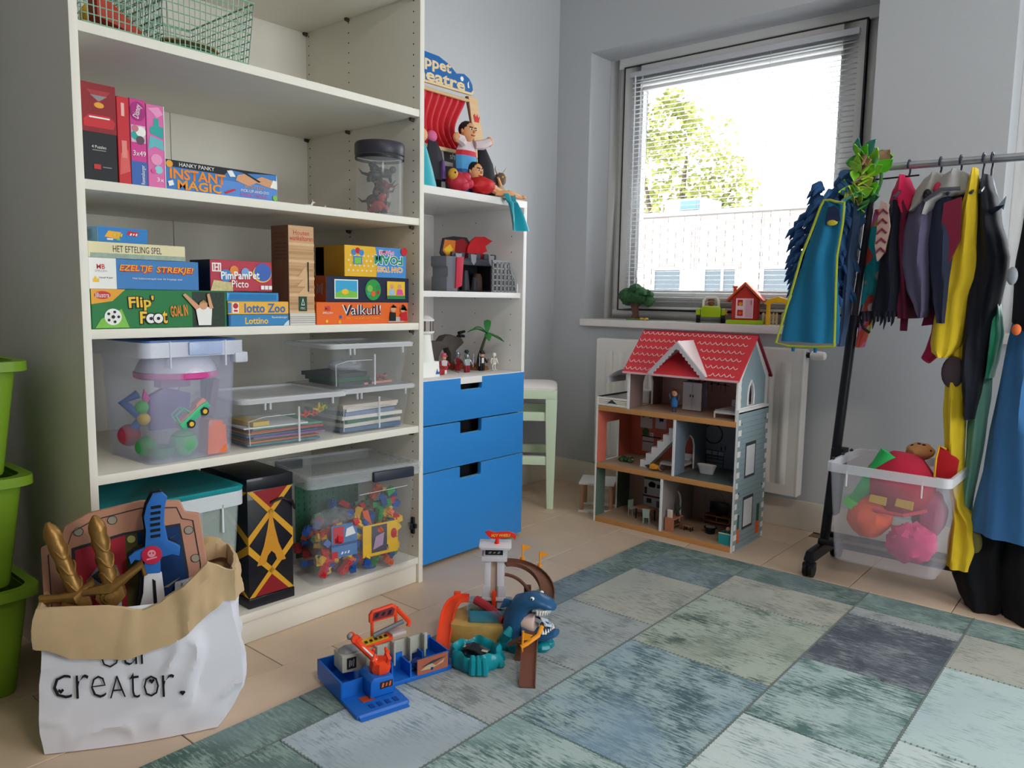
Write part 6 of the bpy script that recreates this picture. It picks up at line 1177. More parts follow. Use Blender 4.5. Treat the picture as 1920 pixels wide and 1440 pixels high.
g = garment('floral_dress', 'bright floral print cloth in red, turquoise and pink behind the rack pole', (1.64, -.375, .79), 'cloth')
drape('fabric', floral(), g, [(1.26, 1.645, 1.665), (1.235, 1.64, 1.70), (1.17, 1.63, 1.698), (1.03, 1.62, 1.684), (.96, 1.617, 1.672), (.889, 1.615, 1.66), (.795, 1.612, 1.638)], y=-.375, d=.035)
MB().tube([(.056, -.02, .45), (.054, -.02, .38), (.042, -.02, .24), (.032, -.02, .17), (.012, -.02, .05)], .004, 6).build('yellow_edge', cloth('#d8d83a'), g)
# pink and navy vest
WF = 1.25
g = garment('pink_vest', 'pink-topped dark vest with chevron edge, nearest the rack pole on the rail', (1.735, -.42, .86))
NAVYC = cloth('#0d1020'); MAROON = cloth('#6a1a3a')
drape('dark_front', NAVYC, g, [(1.275, 1.715, 1.745), (1.226, 1.71, 1.76), (1.10, 1.703, 1.768), (1.0, 1.696, 1.772), (.93, 1.686, 1.77), (.905, 1.686, 1.765)], y=-.44, d=.10)
drape('maroon_side', MAROON, g, [(1.29, 1.725, 1.772), (1.226, 1.73, 1.785), (1.10, 1.735, 1.792), (.97, 1.75, 1.797), (.9, 1.76, 1.795)], y=-.40, d=.12); drape('pink_collar', cloth('#d8285a'), g, [(1.358, 1.732, 1.748), (1.33, 1.724, 1.758), (1.305, 1.715, 1.768), (1.27, 1.71, 1.776), (1.235, 1.74, 1.772)], y=-.43, d=.07)
CHV = cloth('#b89a90'); MB().prism([(-.032, .41), (-.012, .40), (.0, .33), (-.008, .25), (-.03, .22), (-.04, .27), (-.036, .35)], -.125, -.112).build('chevron_panel', CHV, g)
for q in range(5): MB().tube([(-.036, -.127, .245+.03*q), (-.021, -.127, .262+.03*q), (-.007, -.127, .248+.03*q)], .0035, 5).build('chevron_stripe', cloth('#7a2a44'), g)
for q in range(9): MB().tube([(-.062+.011*q, -.12+.006*(q % 3), .06), (-.06+.011*q, -.122, .03), (-.064+.011*q, -.12, .004+.012*((q*5) % 3))], [.007, .005, .001], 6).build('ragged_tip', NAVYC, g)
MB().tube([(-.068, -.11, .08), (-.075, -.115, .04), (-.06, -.115, .005), (-.04, -.115, -.008)], .005, 6).build('strap', BLACK, g); MB().prism([(.035, .1), (.058, .1), (.056, -.0), (.036, .0)], -.06, -.052).build('maroon_tab', MAROON, g)
# purple-grey jacket
g = garment('grey_jacket', 'purple-grey hooded jacket with pink-lined hood, second garment along the rail', (1.825, -.42, .76))
drape('body', cloth('#5a5470'), g, [(1.325, 1.82, 1.856), (1.28, 1.798, 1.872), (1.238, 1.779, 1.872), (1.16, 1.769, 1.868), (1.08, 1.764, 1.866), (.99, 1.785, 1.862), (.93, 1.815, 1.858), (.905, 1.83, 1.85)], y=-.43, d=.12)
drape('hood', cloth('#a8a4a0'), g, [(1.352, 1.828, 1.85), (1.335, 1.812, 1.868), (1.3, 1.795, 1.877), (1.265, 1.785, 1.85), (1.235, 1.779, 1.80)], y=-.45, d=.09); MB().ell((.032, -.095, .535), .012, .012, .024, 12, 8).build('pink_lining', cloth('#c83a5a'), g); MB().ell((.008, -.115, .52), .012, .012, .018, 10, 7).build('button_eye', BLACK, g)
drape('dark_lining', cloth('#1c182e'), g, [(1.2, 1.83, 1.876), (1.05, 1.85, 1.878), (.93, 1.855, 1.88)], y=-.40, d=.13); MB().prism([(.02, .17), (.052, .175), (.05, .125), (.01, .118)], -.07, -.06).build('maroon_cuff', MAROON, g)
g = garment('pink_stocking', 'dark pink stocking foot dangling below the grey jackets', (1.85, -.42, .755), 'stocking'); MB().tube([(.028, 0, .27), (.026, 0, .19), (.02, 0, .1), (.012, -.01, .04), (-.005, -.025, .012)], [.02, .022, .02, .024, .016], 10).build('fabric', cloth('#c02a5c'), g)
# slate suit
g = garment('slate_suit', 'slate hooded suit with pale grey hood and maroon inner panel', (1.885, -.42, .89))
drape('body', cloth('#2c3248'), g, [(1.3, 1.845, 1.935), (1.262, 1.826, 1.938), (1.15, 1.838, 1.935), (1.05, 1.85, 1.93), (.97, 1.865, 1.925), (.89, 1.885, 1.915)], y=-.44, d=.12)
drape('hood', cloth('#a6a4a4'), g, [(1.355, 1.885, 1.905), (1.342, 1.866, 1.925), (1.315, 1.85, 1.942), (1.285, 1.83, 1.945), (1.258, 1.823, 1.86), (1.22, 1.826, 1.84)], y=-.46, d=.10); MB().prism([(.0, .36), (.045, .375), (.05, .25), (.018, .16), (-.005, .24)], -.135, -.12).build('maroon_panel', cloth('#7a2038'), g); MB().tube([(-.055, -.13, .37), (-.01, -.14, .4), (.04, -.13, .4)], .006, 7).build('hood_seam', cloth('#54525c'), g)
# yellow spotted suit
WF = 1.0
g = garment('yellow_suit', 'bright yellow suit with a brown spot, its leg hanging down to the bin', (1.945, -.43, .12))
YC = cloth('#e0c02a')
drape('sleeve', YC, g, [(1.352, 1.944, 1.958), (1.316, 1.938, 1.962), (1.22, 1.92, 1.967), (1.148, 1.911, 1.971), (1.024, 1.892, 1.984), (.966, 1.882, 1.966), (.897, 1.871, 1.962), (.83, 1.868, 1.955), (.8, 1.874, 1.94), (.784, 1.89, 1.925)], y=-.50, d=.05, fold=.12)
drape('leg', YC, g, [(.83, 1.92, 1.978), (.72, 1.915, 1.983), (.625, 1.911, 1.976), (.506, 1.927, 1.977), (.40, 1.945, 1.985), (.325, 1.963, 1.995), (.27, 1.962, 2.035), (.20, 1.955, 2.05), (.123, 1.956, 2.03)], y=-.47, d=.05, fold=.15)
MB().ell((-.008, -.082, .62), .032, .012, .05, 16, 9).build('brown_spot', cloth('#4a3c44'), g); MB().ell((.085, -.07, .1), .025, .012, .04, 14, 8).build('grey_spot', cloth('#6f6a3c'), g)
# navy jacket
g = garment('navy_jacket', 'black-navy jacket with pointed collar at the right of the yellow suit', (2.0, -.42, .60))
drape('body', cloth('#0c1020', rough=.7), g, [(1.335, 1.968, 1.985), (1.30, 1.954, 1.992), (1.27, 1.952, 2.005), (1.2, 1.955, 2.02), (1.13, 1.957, 2.046), (1.09, 1.955, 2.054), (.967, 1.95, 2.038), (.836, 1.948, 2.024), (.69, 1.955, 2.015), (.60, 1.97, 2.0)], y=-.44, d=.10); MB().tube([(.0, -.09, .62), (.02, -.1, .63), (.036, -.1, .638)], [.009, .007, .001], 6).build('collar_tip', cloth('#1a2036'), g); MB().prism([(.02, .64), (.038, .665), (.034, .625)], -.09, -.086).build('label_tag', cloth('#8fa8b8'), g)
# mint trousers and satin
g = garment('mint_trousers', 'sea-green trouser leg hanging beside the yellow leg', (2.0, -.42, .27), 'trousers'); drape('fabric', cloth('#7db8a6'), g, [(.83, 1.99, 2.015), (.77, 1.982, 2.025), (.66, 1.978, 2.03), (.57, 1.976, 2.026), (.4, 1.978, 2.012), (.275, 1.982, 2.004)], y=-.42, d=.05)
g = garment('green_satin', 'shiny emerald satin cloth peeking out right of the navy jacket', (2.035, -.44, .72), 'cloth'); drape('fabric', pm('#4fb894', .3), g, [(.96, 2.025, 2.036), (.91, 2.02, 2.046), (.86, 2.018, 2.054), (.79, 2.018, 2.046), (.725, 2.02, 2.032)], y=-.44, d=.05, fold=.2)
# blue dress and dark costume at the picture edge
g = garment('blue_dress', 'long mid-blue dress at the right picture edge', (2.12, -.50, .25), 'dress'); drape('fabric', cloth('#3c72a8'), g, [(1.335, 2.14, 2.155), (1.28, 2.12, 2.18), (1.2, 2.105, 2.2), (1.02, 2.098, 2.22), (.78, 2.064, 2.25), (.5, 2.04, 2.29), (.255, 2.017, 2.31)], y=-.47, d=.10, fold=.12, k=9)
g = garment('dark_cape', 'dark navy cape with a grey round badge in the top right', (2.10, -.60, .86), 'cape'); drape('fabric', cloth('#0c0f1c'), g, [(1.335, 2.155, 2.175), (1.30, 2.135, 2.185), (1.21, 2.092, 2.2), (1.03, 2.082, 2.22), (.9, 2.088, 2.22), (.86, 2.13, 2.2)], y=-.56, d=.06); MB().ell((-.016, -.015, .17), .014, .008, .026, 14, 8).build('badge', pm('#8f949c', .4), g); MB().ell((.006, -.02, .02), .012, .008, .016, 12, 7).build('orange_dot', cloth('#e0703a'), g)
BLKC = cloth('#080a12', rough=.8)
g = garment('black_gown', 'black gown hem pooling to the floor behind the clear bin', (2.05, -.45, .0), 'gown'); drape('fabric', BLKC, g, [(1.335, 2.19, 2.21), (1.27, 2.15, 2.22), (.9, 2.12, 2.2), (.55, 2.075, 2.14), (.3, 2.045, 2.12), (.24, 2.02, 2.125), (.16, 1.962, 2.13), (.1, 1.965, 2.135), (.04, 1.99, 2.13), (.002, 2.01, 2.12)], y=-.42, d=.09)
g = garment('black_gown', 'second black gown hem touching the floor at the right picture edge', (2.2, -.47, .0), 'gown'); drape('fabric', BLKC, g, [(1.335, 2.19, 2.21), (1.25, 2.17, 2.26), (.8, 2.15, 2.28), (.5, 2.13, 2.3), (.3, 2.115, 2.32), (.16, 2.10, 2.32), (.06, 2.10, 2.32), (.002, 2.12, 2.3)], y=-.45, d=.09)
tag(MB().cyl((1.655, -.44, 1.352), (1.79, -.46, 1.352), .0028, n=7).build('thin_stick', BLACK), 'thin black stick poking out over the pink vest', 'stick')
# ---- clear bin on the rack base
hb = thing('storage_bin', 'open clear bin of hats standing on the clothes rack base', 'storage bin', (1.64, -.69, .1225), 0)
bin_body(hb, .345, .32, .315, clear('#e6e4ee', .12, .3), .85, .025); rim(hb, .345, .32, .29, .318, clear('#eef0f6', .5), .006); ribs(hb, (.06, .275), .25, .30, clear('#f4f4f8', .8), -.004, .004)
for y in (.06, .16, .25): MB().ell((-.004, y, .32), .006, .01, .006, 8, 6).build('clip', BLACK, hb)
def hat(name, label, c, rx, ry, rz, col, cat='hat', nz=.12, fr=2.2):
    o = thing(name, label, cat, (c[0], c[1], c[2]-rz), 0, 'hats in the clear bin'); MB().ell((0, 0, rz), rx, ry, rz, 24, 14, lambda d: 1+nz*noise.noise(d*fr)).build('fabric', cloth(col), o); return o
o = hat('red_hat', 'big red masked hat with yellow eye patches in the clear bin', (1.812, -.52, .37), .105, .1, .105, '#b0203a', nz=.05)
for s, x in ((-1, -.035), (1, .042)): MB().prism([(x-.026, .055), (x+.024, .05), (x+.026, .075), (x-.022+.0, .078)], -.106, -.098).build('eye_patch', cloth('#e0b02a'), o)
MB().tube([(-.095, -.05, .04), (-.04, -.1, .028), (.04, -.1, .028), (.095, -.05, .042)], .006, 7).build('hem', cloth('#c83a48'), o)
hat('orange_hat', 'orange round hat at the lower left in the clear bin', (1.742, -.57, .26), .068, .06, .07, '#e8582a'); hat('pink_hat', 'fluffy pink hat at the lower right in the clear bin', (1.872, -.58, .20), .072, .05, .062, '#d8387a', nz=.3, fr=4)
hat('maroon_hat', 'dark pink cloth behind the eye patches in the clear bin', (1.90, -.49, .28), .05, .06, .08, '#a83a64')
o = thing('green_tube', 'green foam toy tube leaning out of the clear bin', 'toy', (1.70, -.58, .30)); MB().cyl((0, 0, .0), (.085, .03, .17), .024, .03, n=18).build('tube', pm('#2fae5a', .5), o); MB().cyl((-.01, 0, -.02), (.004, .002, .005), .034, n=14).build('flange', pm('#5ac84a', .5), o)
o = hat('spotted_toy', 'tan soft toy with black spots at the back of the clear bin', (1.855, -.47, .475), .042, .035, .028, '#c08a5a', 'soft toy')
for a, b_ in ((-.02, .045), (.012, .05), (.03, .035), (-.002, .052)): MB().ell((a, -.012, b_), .007, .006, .005, 8, 6).build('spot', BLACK, o)
o = thing('red_collar', 'red pointed collar with yellow edge at the right of the clear bin', 'collar', (1.94, -.52, .41)); MB().prism([(-.025, .0), (.03, .0), (.035, .06), (.0, .09), (-.022, .1)], -.01, .01).build('fabric', cloth('#c02028'), o, bev=.003); MB().tube([(-.027, -.01, .0), (-.026, -.01, .06), (-.02, -.01, .1), (.0, -.01, .092)], .0035, 6).build('yellow_edge', cloth('#e8b83a'), o)
# ================================================================ paper bag of toy swords
bg = thing('paper_bag', 'white paper bag with rolled brown rim lettered creator, standing before the bookcase', 'paper bag', (.835, -2.53, 0), 59.7)
BAGW = pm('#e4e4ee', .75, var=.03, scale=8); KRAFT = pm('#cdb088', .8, var=.15, scale=14)
def crumple(x, z, s=0):
    p = Vector((x*6+s, z*6, s)); k = .7*min(1, max(.25, (x-.02)/.08)) if z > .07 else .5
    return .007*noise.noise(p)+k*.016*max(0, .22-abs(noise.noise(p*1.5+Vector((3, 1, 0)))))/.22+.0008*noise.noise(p*3.3)
XL = [(0, -.165, .165), (.05, -.17, .2), (.09, -.169, .212), (.15, -.168, .21), (.2, -.163, .206), (.27, -.157, .199), (.33, -.152, .192), (.4, -.15, .19)]
def interp(z, j):
    for a, b in zip(XL, XL[1:]):
        if z <= b[0]: t = (z-a[0])/(b[0]-a[0]); return a[j]+(b[j]-a[j])*t
    return XL[-1][j]
def perim(u, z, out=0):
    x0, x1 = interp(z, 1), interp(z, 2); dpt = .17; u = u % 1
    fr = .42
    if u < fr: x = x0+(x1-x0)*u/fr; y = -.012*math.sin(math.pi*u/fr)-out; x += (-out if u < .01 else 0)
    elif u < .5: t = (u-fr)/(.5-fr); x = x1+.012*math.sin(math.pi*t)+out; y = dpt*t-out*(1-t)+out*t
    elif u < .92: t = (u-.5)/.42; x = x1-(x1-x0)*t; y = dpt+.008*math.sin(math.pi*t)+out
    else: t = (u-.92)/.08; x = x0-.01*math.sin(math.pi*t)-out; y = dpt*(1-t)
    return x, y
def bagpt(u, z, out=0, s=0):
    x, y = perim(u, z, out); k = min(1, z/.04)
    return (x+crumple(y+u, z, 7+s)*.7*k, y-crumple(x, z, s)*k*(1 if u < .46 else .5), z)
n = 150
MB().loft([[bagpt(j/n, .002+.30*i/40) for j in range(n)] for i in range(41)], capb=False).build('bag_body', BAGW, bg, 28)
def topz(x):
    P_ = [(-.2, .315), (-.133, .314), (-.038, .308), (.031, .292), (.08, .316), (.114, .338), (.152, .38), (.178, .372), (.22, .345)]
    for a, b in zip(P_, P_[1:]):
        if x <= b[0]: return a[1]+(b[1]-a[1])*max(0, (x-a[0])/(b[0]-a[0]))
    return P_[-1][1]
def botz(x):
    P_ = [(-.2, .235), (-.156, .233), (-.1, .206), (-.003, .192), (.089, .216), (.186, .293), (.22, .28)]
    for a, b in zip(P_, P_[1:]):
        if x <= b[0]: return a[1]+(b[1]-a[1])*max(0, (x-a[0])/(b[0]-a[0]))
    return P_[-1][1]
rings = []
for v, out, mode in ((0, .004, 'b'), (0, .011, 'b'), (.25, .014, 'm'), (.5, .015, 'm'), (.75, .014, 'm'), (1, .010, 'm'), (1.02, .004, 'm'), (.9, .0, 'm'), (.5, -.004, 'm')):
    r = []
    for j in range(n):
        x, y = perim(j/n, .28); zt = topz(x); zb = botz(x); p = bagpt(j/n, min(.39, zb+(zt-zb)*v), out, 2); r.append(p)
    rings.append(r)
MB().loft(rings, cap=False).build('rolled_rim', KRAFT, bg, 28)
LET = pm('#1d1d24', .7)
def on_bag(o):
    for v in o.data.vertices:
        x, y, z = v.co; u = .42*(x-interp(z, 1))/(interp(z, 2)-interp(z, 1)); q = bagpt(u, max(.01, z)); v.co.y = q[1]-.0042
    return o
for s_, cx, cz, w, h in (('c', -.125, .146, .034, .05), ('r', -.088, .143, .024, .05), ('e', -.059, .138, .027, .05), ('A', -.024, .133, .03, .048), ('t', .008, .132, .02, .055), ('o', .04, .126, .03, .046), ('r', .073, .124, .024, .05), ('.', .1, .104, .008, .009)):
    on_bag(txt(bg, s_, LET, cx, cz, w, h, bold=-.018))
for s_, cx, w in (('O', -.035, .034), ('u', .002, .026), ('r', .033, .022)): on_bag(txt(bg, s_, LET, cx, .202, w, .05, bold=-.018))
for cx, cz in ((-.128, .137), (.041, .137), (.1, .104)):
    on_bag(poly('heart_mark', LET, bg, [(cx, cz-.006), (cx+.006, cz+.001), (cx+.003, cz+.005), (cx, cz+.002), (cx-.003, cz+.005), (cx-.006, cz+.001)]))
# shield
sd = thing('foam_shield', 'brown-rimmed foam toy shield with red and blue fields in the paper bag', 'toy shield', tuple(bg.matrix_basis @ Vector((0, .085, .02))), 59.7)
def Z(pts): return [(x, z-.02) for x, z in pts]
SHB = pm('#c58f78', .75, var=.05)
MB().prism(Z([(-.17, .1), (.14, .1), (.15, .345), (.137, .46), (.108, .466), (.098, .492), (.02, .497), (-.08, .478), (-.126, .452), (-.135, .425), (-.172, .41)]), 0, .014).build('board', SHB, sd, bev=.003)
poly('print_line', INK, sd, Z([(-.118, .1), (.11, .1), (.112, .33), (.098, .442), (-.016, .43), (-.115, .405)]), -.0002); poly('red_field', pm('#b83242', .6), sd, Z([(-.112, .1), (-.012, .1), (-.012, .425), (-.108, .4)]), -.0007); poly('blue_field', pm('#1f3f74', .6), sd, Z([(.012, .1), (.105, .1), (.107, .33), (.094, .436), (.012, .427)]), -.0007); poly('olive_stripe', pm('#5f5a34', .6), sd, Z([(-.012, .1), (.012, .1), (.012, .427), (-.012, .425)]), -.0007)
poly('grey_crest', pm('#8f8a92', .6), sd, Z([(-.09, .33), (-.06, .37), (-.03, .36), (-.02, .32), (-.05, .3)]), -.0012); poly('crest_line', INK, sd, Z([(-.08, .34), (-.055, .36), (-.04, .33), (-.06, .32)]), -.0016); poly('slash', pm('#b0a88a', .6), sd, Z([(.06, .4), (.095, .42), (.07, .405)]), -.0012); poly('slash', pm('#b0a88a', .6), sd, Z([(.06, .3), (.095, .32), (.07, .3)]), -.0012)
for x, z in ((-.135, .37), (-.1, .44), (-.035, .46), (.04, .468), (.115, .425), (.127, .36), (.128, .29), (.0, .415)):
    MB().cyl((x, -.0012, z-.02), (x, 0, z-.02), .009, n=16).build('rivet', pm('#a8a090', .6) if x else pm('#c8c07a', .6), sd); MB().tube([(x+.009*math.cos(t), -.001, z-.02+.009*math.sin(t)) for t in [i*math.pi/8 for i in range(16)]], .0008, 4, closed=True).build('rivet_ring', INK, sd)
MB().tube([(x, -.0005, z-.02) for x, z in ((-.155, .2), (-.158, .395), (-.122, .41), (-.112, .44), (-.07, .463), (.02, .482), (.092, .478), (.102, .452), (.124, .446), (.137, .345), (.13, .2))], .0012, 4).build('print_line', INK, sd)
# golden swords
GLD = pm('#96703c', .38, metal=.55, var=.25, scale=60, bump=.3)
def gsword(label, x0, z0, x1, z1, y, gl, gr, boss=True):
    o = thing('toy_sword', label, 'toy sword', tuple(bg.matrix_basis @ Vector((x0, y, z0-.25))), 59.7, 'golden toy swords')
    m = lambda x, z: (x-x0, z-z0+.25)
    a = Vector((0, 0, .25)); b = Vector((x1-x0, 0, z1-z0+.25)); d = (b-a)
    pr = [.0145, .015, .0165, .0145, .0155, .0145, .0155, .0145, .016, .017, .0155, .0175, .0165, .012, .004]
    MB().tube([a+d*(i/(len(pr)-1)) for i in range(len(pr))], pr, 16).build('grip', GLD, o)
    for t in (.12, .35, .58): p = a+d*t; MB().tube([p+Vector((.016*math.cos(q), .016*math.sin(q), .012*math.sin(q*2))) for q in [i*math.pi/8 for i in range(16)]], .0025, 5, closed=True).build('grip_ridge', GLD, o)
    MB().tube([(gl[0]-x0, .004, gl[1]-z0+.225), (gl[0]-x0+.004, 0, gl[1]-z0+.25), ((gl[0]-x0)*.5, -.004, (gl[1]-z0)*.5+.246), (0, -.006, .243), ((gr[0]-x0)*.5, -.004, (gr[1]-z0)*.5+.246), (gr[0]-x0-.004, 0, gr[1]-z0+.25), (gr[0]-x0+.002, .004, gr[1]-z0+.225)], [.006, .011, .009, .017, .009, .011, .006], 10).build('crossguard', GLD, o)
    MB().prism([(-.022, .25), (.024, .25), (.03, .225), (.012, .205), (-.012, .205), (-.028, .225)], -.014, .012).build('guard_plate', GLD, o, bev=.003)
    if boss: q = MB(); q.T = Rx(90); q.lathe([(.017, .013), (.016, .017), (.01, .018), (.009, .021), (.001, .023)], 20, (0, .228, 0)); q.build('boss', GLD, o)
    MB().hexa([(-.012, -.003, .0), (.016, -.003, 0), (.016, .003, 0), (-.012, .003, 0), (-.016, -.003, .21), (.02, -.003, .21), (.02, .003, .21), (-.016, .003, .21)]).build('blade', pm('#c8ccd4', .3, metal=.4), o)
    return o
gsword('golden toy sword leaning out at the left corner of the paper bag', -.10, .325, -.146, .478, .035, (-.165, .318), (-.07, .345), boss=False)
gsword('golden toy sword with round boss in the middle of the paper bag', -.036, .338, -.060, .487, .03, (-.105, .325), (.028, .375))
# blue foam cutlass
cs_ = thing('foam_cutlass', 'blue-handled foam cutlass with red round emblem and white blade in the paper bag', 'toy sword', tuple(bg.matrix_basis @ Vector((.045, .035, .15))), 59.7)
C_ = lambda pts: [(x-.045, z-.15) for x, z in pts]
FB = pm('#2f6fc0', .65); BKF = pm('#17181d', .7)
hand = [(.035, .445), (.032, .475), (.038, .5), (.05, .524), (.068, .526), (.078, .515), (.072, .49), (.07, .46), (.076, .42), (.09, .412), (.1, .405), (.098, .385), (.085, .39), (.06, .385), (.06, .352), (.028, .352), (.03, .38), (.012, .385), (.004, .375), (.0, .392), (.012, .402), (.032, .41)]
MB().prism(C_(hand), -.004, .008).build('handle', FB, cs_, bev=.002); MB().prism(C_([(x-.005+.0, z+.003) for x, z in hand]), .008, .02).build('handle_core', BKF, cs_)
for i in range(6): z = .498-.0125*i; x = .056-.0012*i if i < 3 else .053; poly('grip_slot', BKF, cs_, C_([(x-.009, z), (x+.01, z+.002), (x+.01, z-.004), (x-.009, z-.006)]), -.0042, .001)
q = MB(); q.T = Rx(90); q.lathe([(.02, .004), (.02, .0065), (.018, .007), (.001, .007)], 26, (.0, .243, 0)); q.build('emblem', pm('#c82a4a', .5), cs_); poly('emblem_print', pm('#e89aa4', .5), cs_, C_(disc(.045, .397, .008, .008)), -.0074); poly('emblem_print', pm('#e89aa4', .5), cs_, C_([(.035, .383), (.055, .387), (.055, .39), (.035, .386)]), -.0074); [poly('emblem_print', pm('#c82a4a', .5), cs_, C_(disc(.045+s*.003, .398, .0018)), -.0078) for s in (-1, 1)]
bl_ = [(.028, .352), (.062, .352), (.066, .3), (.062, .2), (.03, .15), (.0, .18), (.012, .26), (.025, .31)]
MB().prism(C_(bl_), -.002, .006).build('blade', pm('#dcdde2', .6), cs_, bev=.002); MB().prism(C_([(x-.008, z) for x, z in bl_]), .006, .018).build('blade_core', BKF, cs_); poly('blade_slot', BKF, cs_, C_([(.044, .34), (.05, .335), (.052, .28), (.04, .22), (.036, .222), (.045, .28)]), -.0022, .001)
o = thing('foam_sword', 'pale grey toy blade end lying in the right corner of the paper bag', 'toy sword', tuple(bg.matrix_basis @ Vector((.1, .06, .2))), 59.7); MB().prism([(-.02, .0), (.03, .0), (.04, .13), (.01, .12), (-.015, .115)], 0, .012).build('blade', pm('#c4ccd8', .4), o, bev=.002); MB().tube([(-.01, -.001, .05), (.0, -.001, .115)], .002, 5).build('groove', GREY, o)

# ================================================================ toy sets on the floor
TB = pm('#1a66c4', .35, var=.04); TO = pm('#f0481e', .38); TGY = pm('#a8a89c', .45)
s1 = thing('toy_garage_set', 'blue and orange toy car garage set with crane arm on the rug edge', 'toy playset', (1.143, -2.141, .0088), 76)
MB().prism([(0, 0), (.095, 0), (.095, .012), (0, .012)], 0, .0001)
MB().box(-.036, .095, .0, .155, 0, .010).build('ramp_plate', TB, s1, bev=.003); MB().box(-.036, .262, .088, .23, 0, .011).build('base_plate', TB, s1, bev=.003)
MB().hexa([(-.03, -.012, 0), (.09, -.012, 0), (.09, .0, 0), (-.03, 0, 0), (-.03, -.002, .004), (.09, -.002, .004), (.09, 0, .01), (-.03, 0, .01)]).build('ramp_lip', TB, s1)
for i in range(4): bx('tread', pm('#0f479c', .4), s1, .005+.02*i, .015+.02*i, .012, .03, .010, .0115)
poly('floor_sticker', pm('#d8482a', .5), s1, [(0, 0), (.001, 0), (0, .001)], .5) if 0 else MB().box(.0, .03, .045, .07, .0102, .0108).build('floor_sticker', pm('#b8482a', .5), s1)
MB().prism([(.02, .011), (.082, .011), (.08, .052), (.03, .058), (.022, .05)], .05, .118).build('crane_block', TB, s1, bev=.003); rect('block_sticker', DARK, s1, .045, .077, .028, .044, .0495); marks(s1, ORANGE, .061, .036, .026, .011, y=.049)
m = MB().box(-.036, -.032, .09, .23, .01, .05).box(-.036, .02, .226, .23, .01, .05).box(.016, .02, .13, .23, .01, .045).box(-.036, .02, .09, .094, .01, .046); m.build('left_tray', TB, s1)
MB().prism([(-.012, .046), (.048, .04), (.055, .078), (.03, .086), (-.012, .088)], .135, .185).build('grey_hopper', TGY, s1, bev=.003); rect('hopper_sticker', BLACK, s1, .0, .024, .052, .08, .1345); marks(s1, GREY, .012, .066, .014, .018, y=.134); MB().ell((.016, .16, .088), .028, .022, .01, 14, 7, lambda d: 1+.2*noise.noise(d*4)).build('rubble', GREY, s1)
MB().tube([(.058, .085, .062), (.05, .09, .085), (.012, .125, .13)], [.011, .009, .008], 8).build('crane_arm', TO, s1); MB().tube([(.05, .078, .086), (.02, .112, .122)], .002, 5).build('arm_groove', WHT, s1)
MB().cyl((.012, .112, .134), (.012, .138, .134), .009, n=12).build('arm_joint', TO, s1); MB().ell((.004, .125, .138), .008, .008, .008, 8, 6).build('arm_knob', GREY, s1); MB().prism([(.012, .13), (.024, .137), (.03, .13), (.02, .122)], .11, .13).build('arm_hook', TO, s1)
MB().lathe([(.022, 0), (.026, .012), (.024, .026), (.018, .03)], 9, (.06, .08, .056)).build('claw_base', TO, s1); [MB().tube([(.06+.018*math.cos(a), .08+.018*math.sin(a), .078), (.06+.026*math.cos(a), .08+.026*math.sin(a), .093), (.06+.018*math.cos(a), .08+.018*math.sin(a), .106)], [.006, .006, .003], 6).build('claw', TO, s1) for a in (.4, 2.0, 3.6, 5.2)]
bx('grey_wall', TGY, s1, .05, .225, .146, .156, .04, .085, bev=.002); [MB().prism([(x, .03), (x+.006, .03), (x+.006, .09), (x, .09)], .128, .148).build('wall_rib', TGY, s1, bev=.004) for x in (.075, .12, .165, .205)]
MB().hexa([(.035, .15, .082), (.13, .15, .088), (.13, .19, .088), (.035, .19, .082), (.035, .15, .088), (.13, .15, .095), (.13, .19, .095), (.035, .19, .088)]).build('track_ramp', TO, s1, bev=.002); MB().hexa([(.04, .153, .0885), (.12, .153, .0948), (.12, .187, .0948), (.04, .187, .0885), (.04, .153, .0893), (.12, .153, .0955), (.12, .187, .0955), (.04, .187, .0893)]).build('ramp_sticker', YEL, s1)
for i in range(6): MB().box(.045+.013*i, .051+.013*i, .155, .163, .0935+.001*i, .0962+.001*i).build('hazard_mark', BLACK, s1)
MB().cyl((.085, .17, .102), (.165, .165, .122), .006, n=10).build('piston', pm('#6f727c', .4, metal=.4), s1); MB().box(.13, .17, .155, .19, .09, .1).build('launcher', pm('#c0b4b4', .4), s1, bev=.004)
for x in (.092, .158): MB().box(x-.003, x+.003, .188, .194, .09, .135).build('sign_post', TO, s1)
MB().prism([(.084, .128), (.15, .13), (.16, .138), (.158, .158), (.148, .163), (.092, .158), (.084, .148)], .186, .196).build('billboard', TO, s1, bev=.002); poly('billboard_print', pm('#7a2a34', .5), s1, [(.09, .133), (.148, .135), (.153, .15), (.145, .157), (.094, .153)], .1858); marks(s1, BLACK, .12, .145, .05, .012, y=.1852); MB().tube([(.158, .19, .15), (.19, .18, .11), (.185, .176, .1)], .006, 6).build('sign_brace', TO, s1)
m = MB().box(.195, .262, .1, .103, .011, .045).box(.195, .262, .195, .198, .011, .05).box(.259, .262, .1, .198, .011, .045).box(.195, .198, .12, .198, .011, .05); m.build('right_tray', TB, s1)
bx('partition', TB, s1, .1, .104, .1, .15, .011, .055); bx('partition', TB, s1, .1, .15, .14, .144, .011, .055); bx('partition', TB, s1, .145, .149, .09, .145, .011, .045)
bx('sticker_fence', pm('#a8604a', .5), s1, .163, .25, .086, .09, .011, .05); poly('fence_print', pm('#b8aa8a', .5), s1, [(.17, .022), (.2, .035), (.215, .025), (.24, .036), (.235, .028), (.2, .02)], .0858); poly('fence_print', INK, s1, [(.175, .03), (.205, .04), (.245, .042), (.21, .034)], .0853)
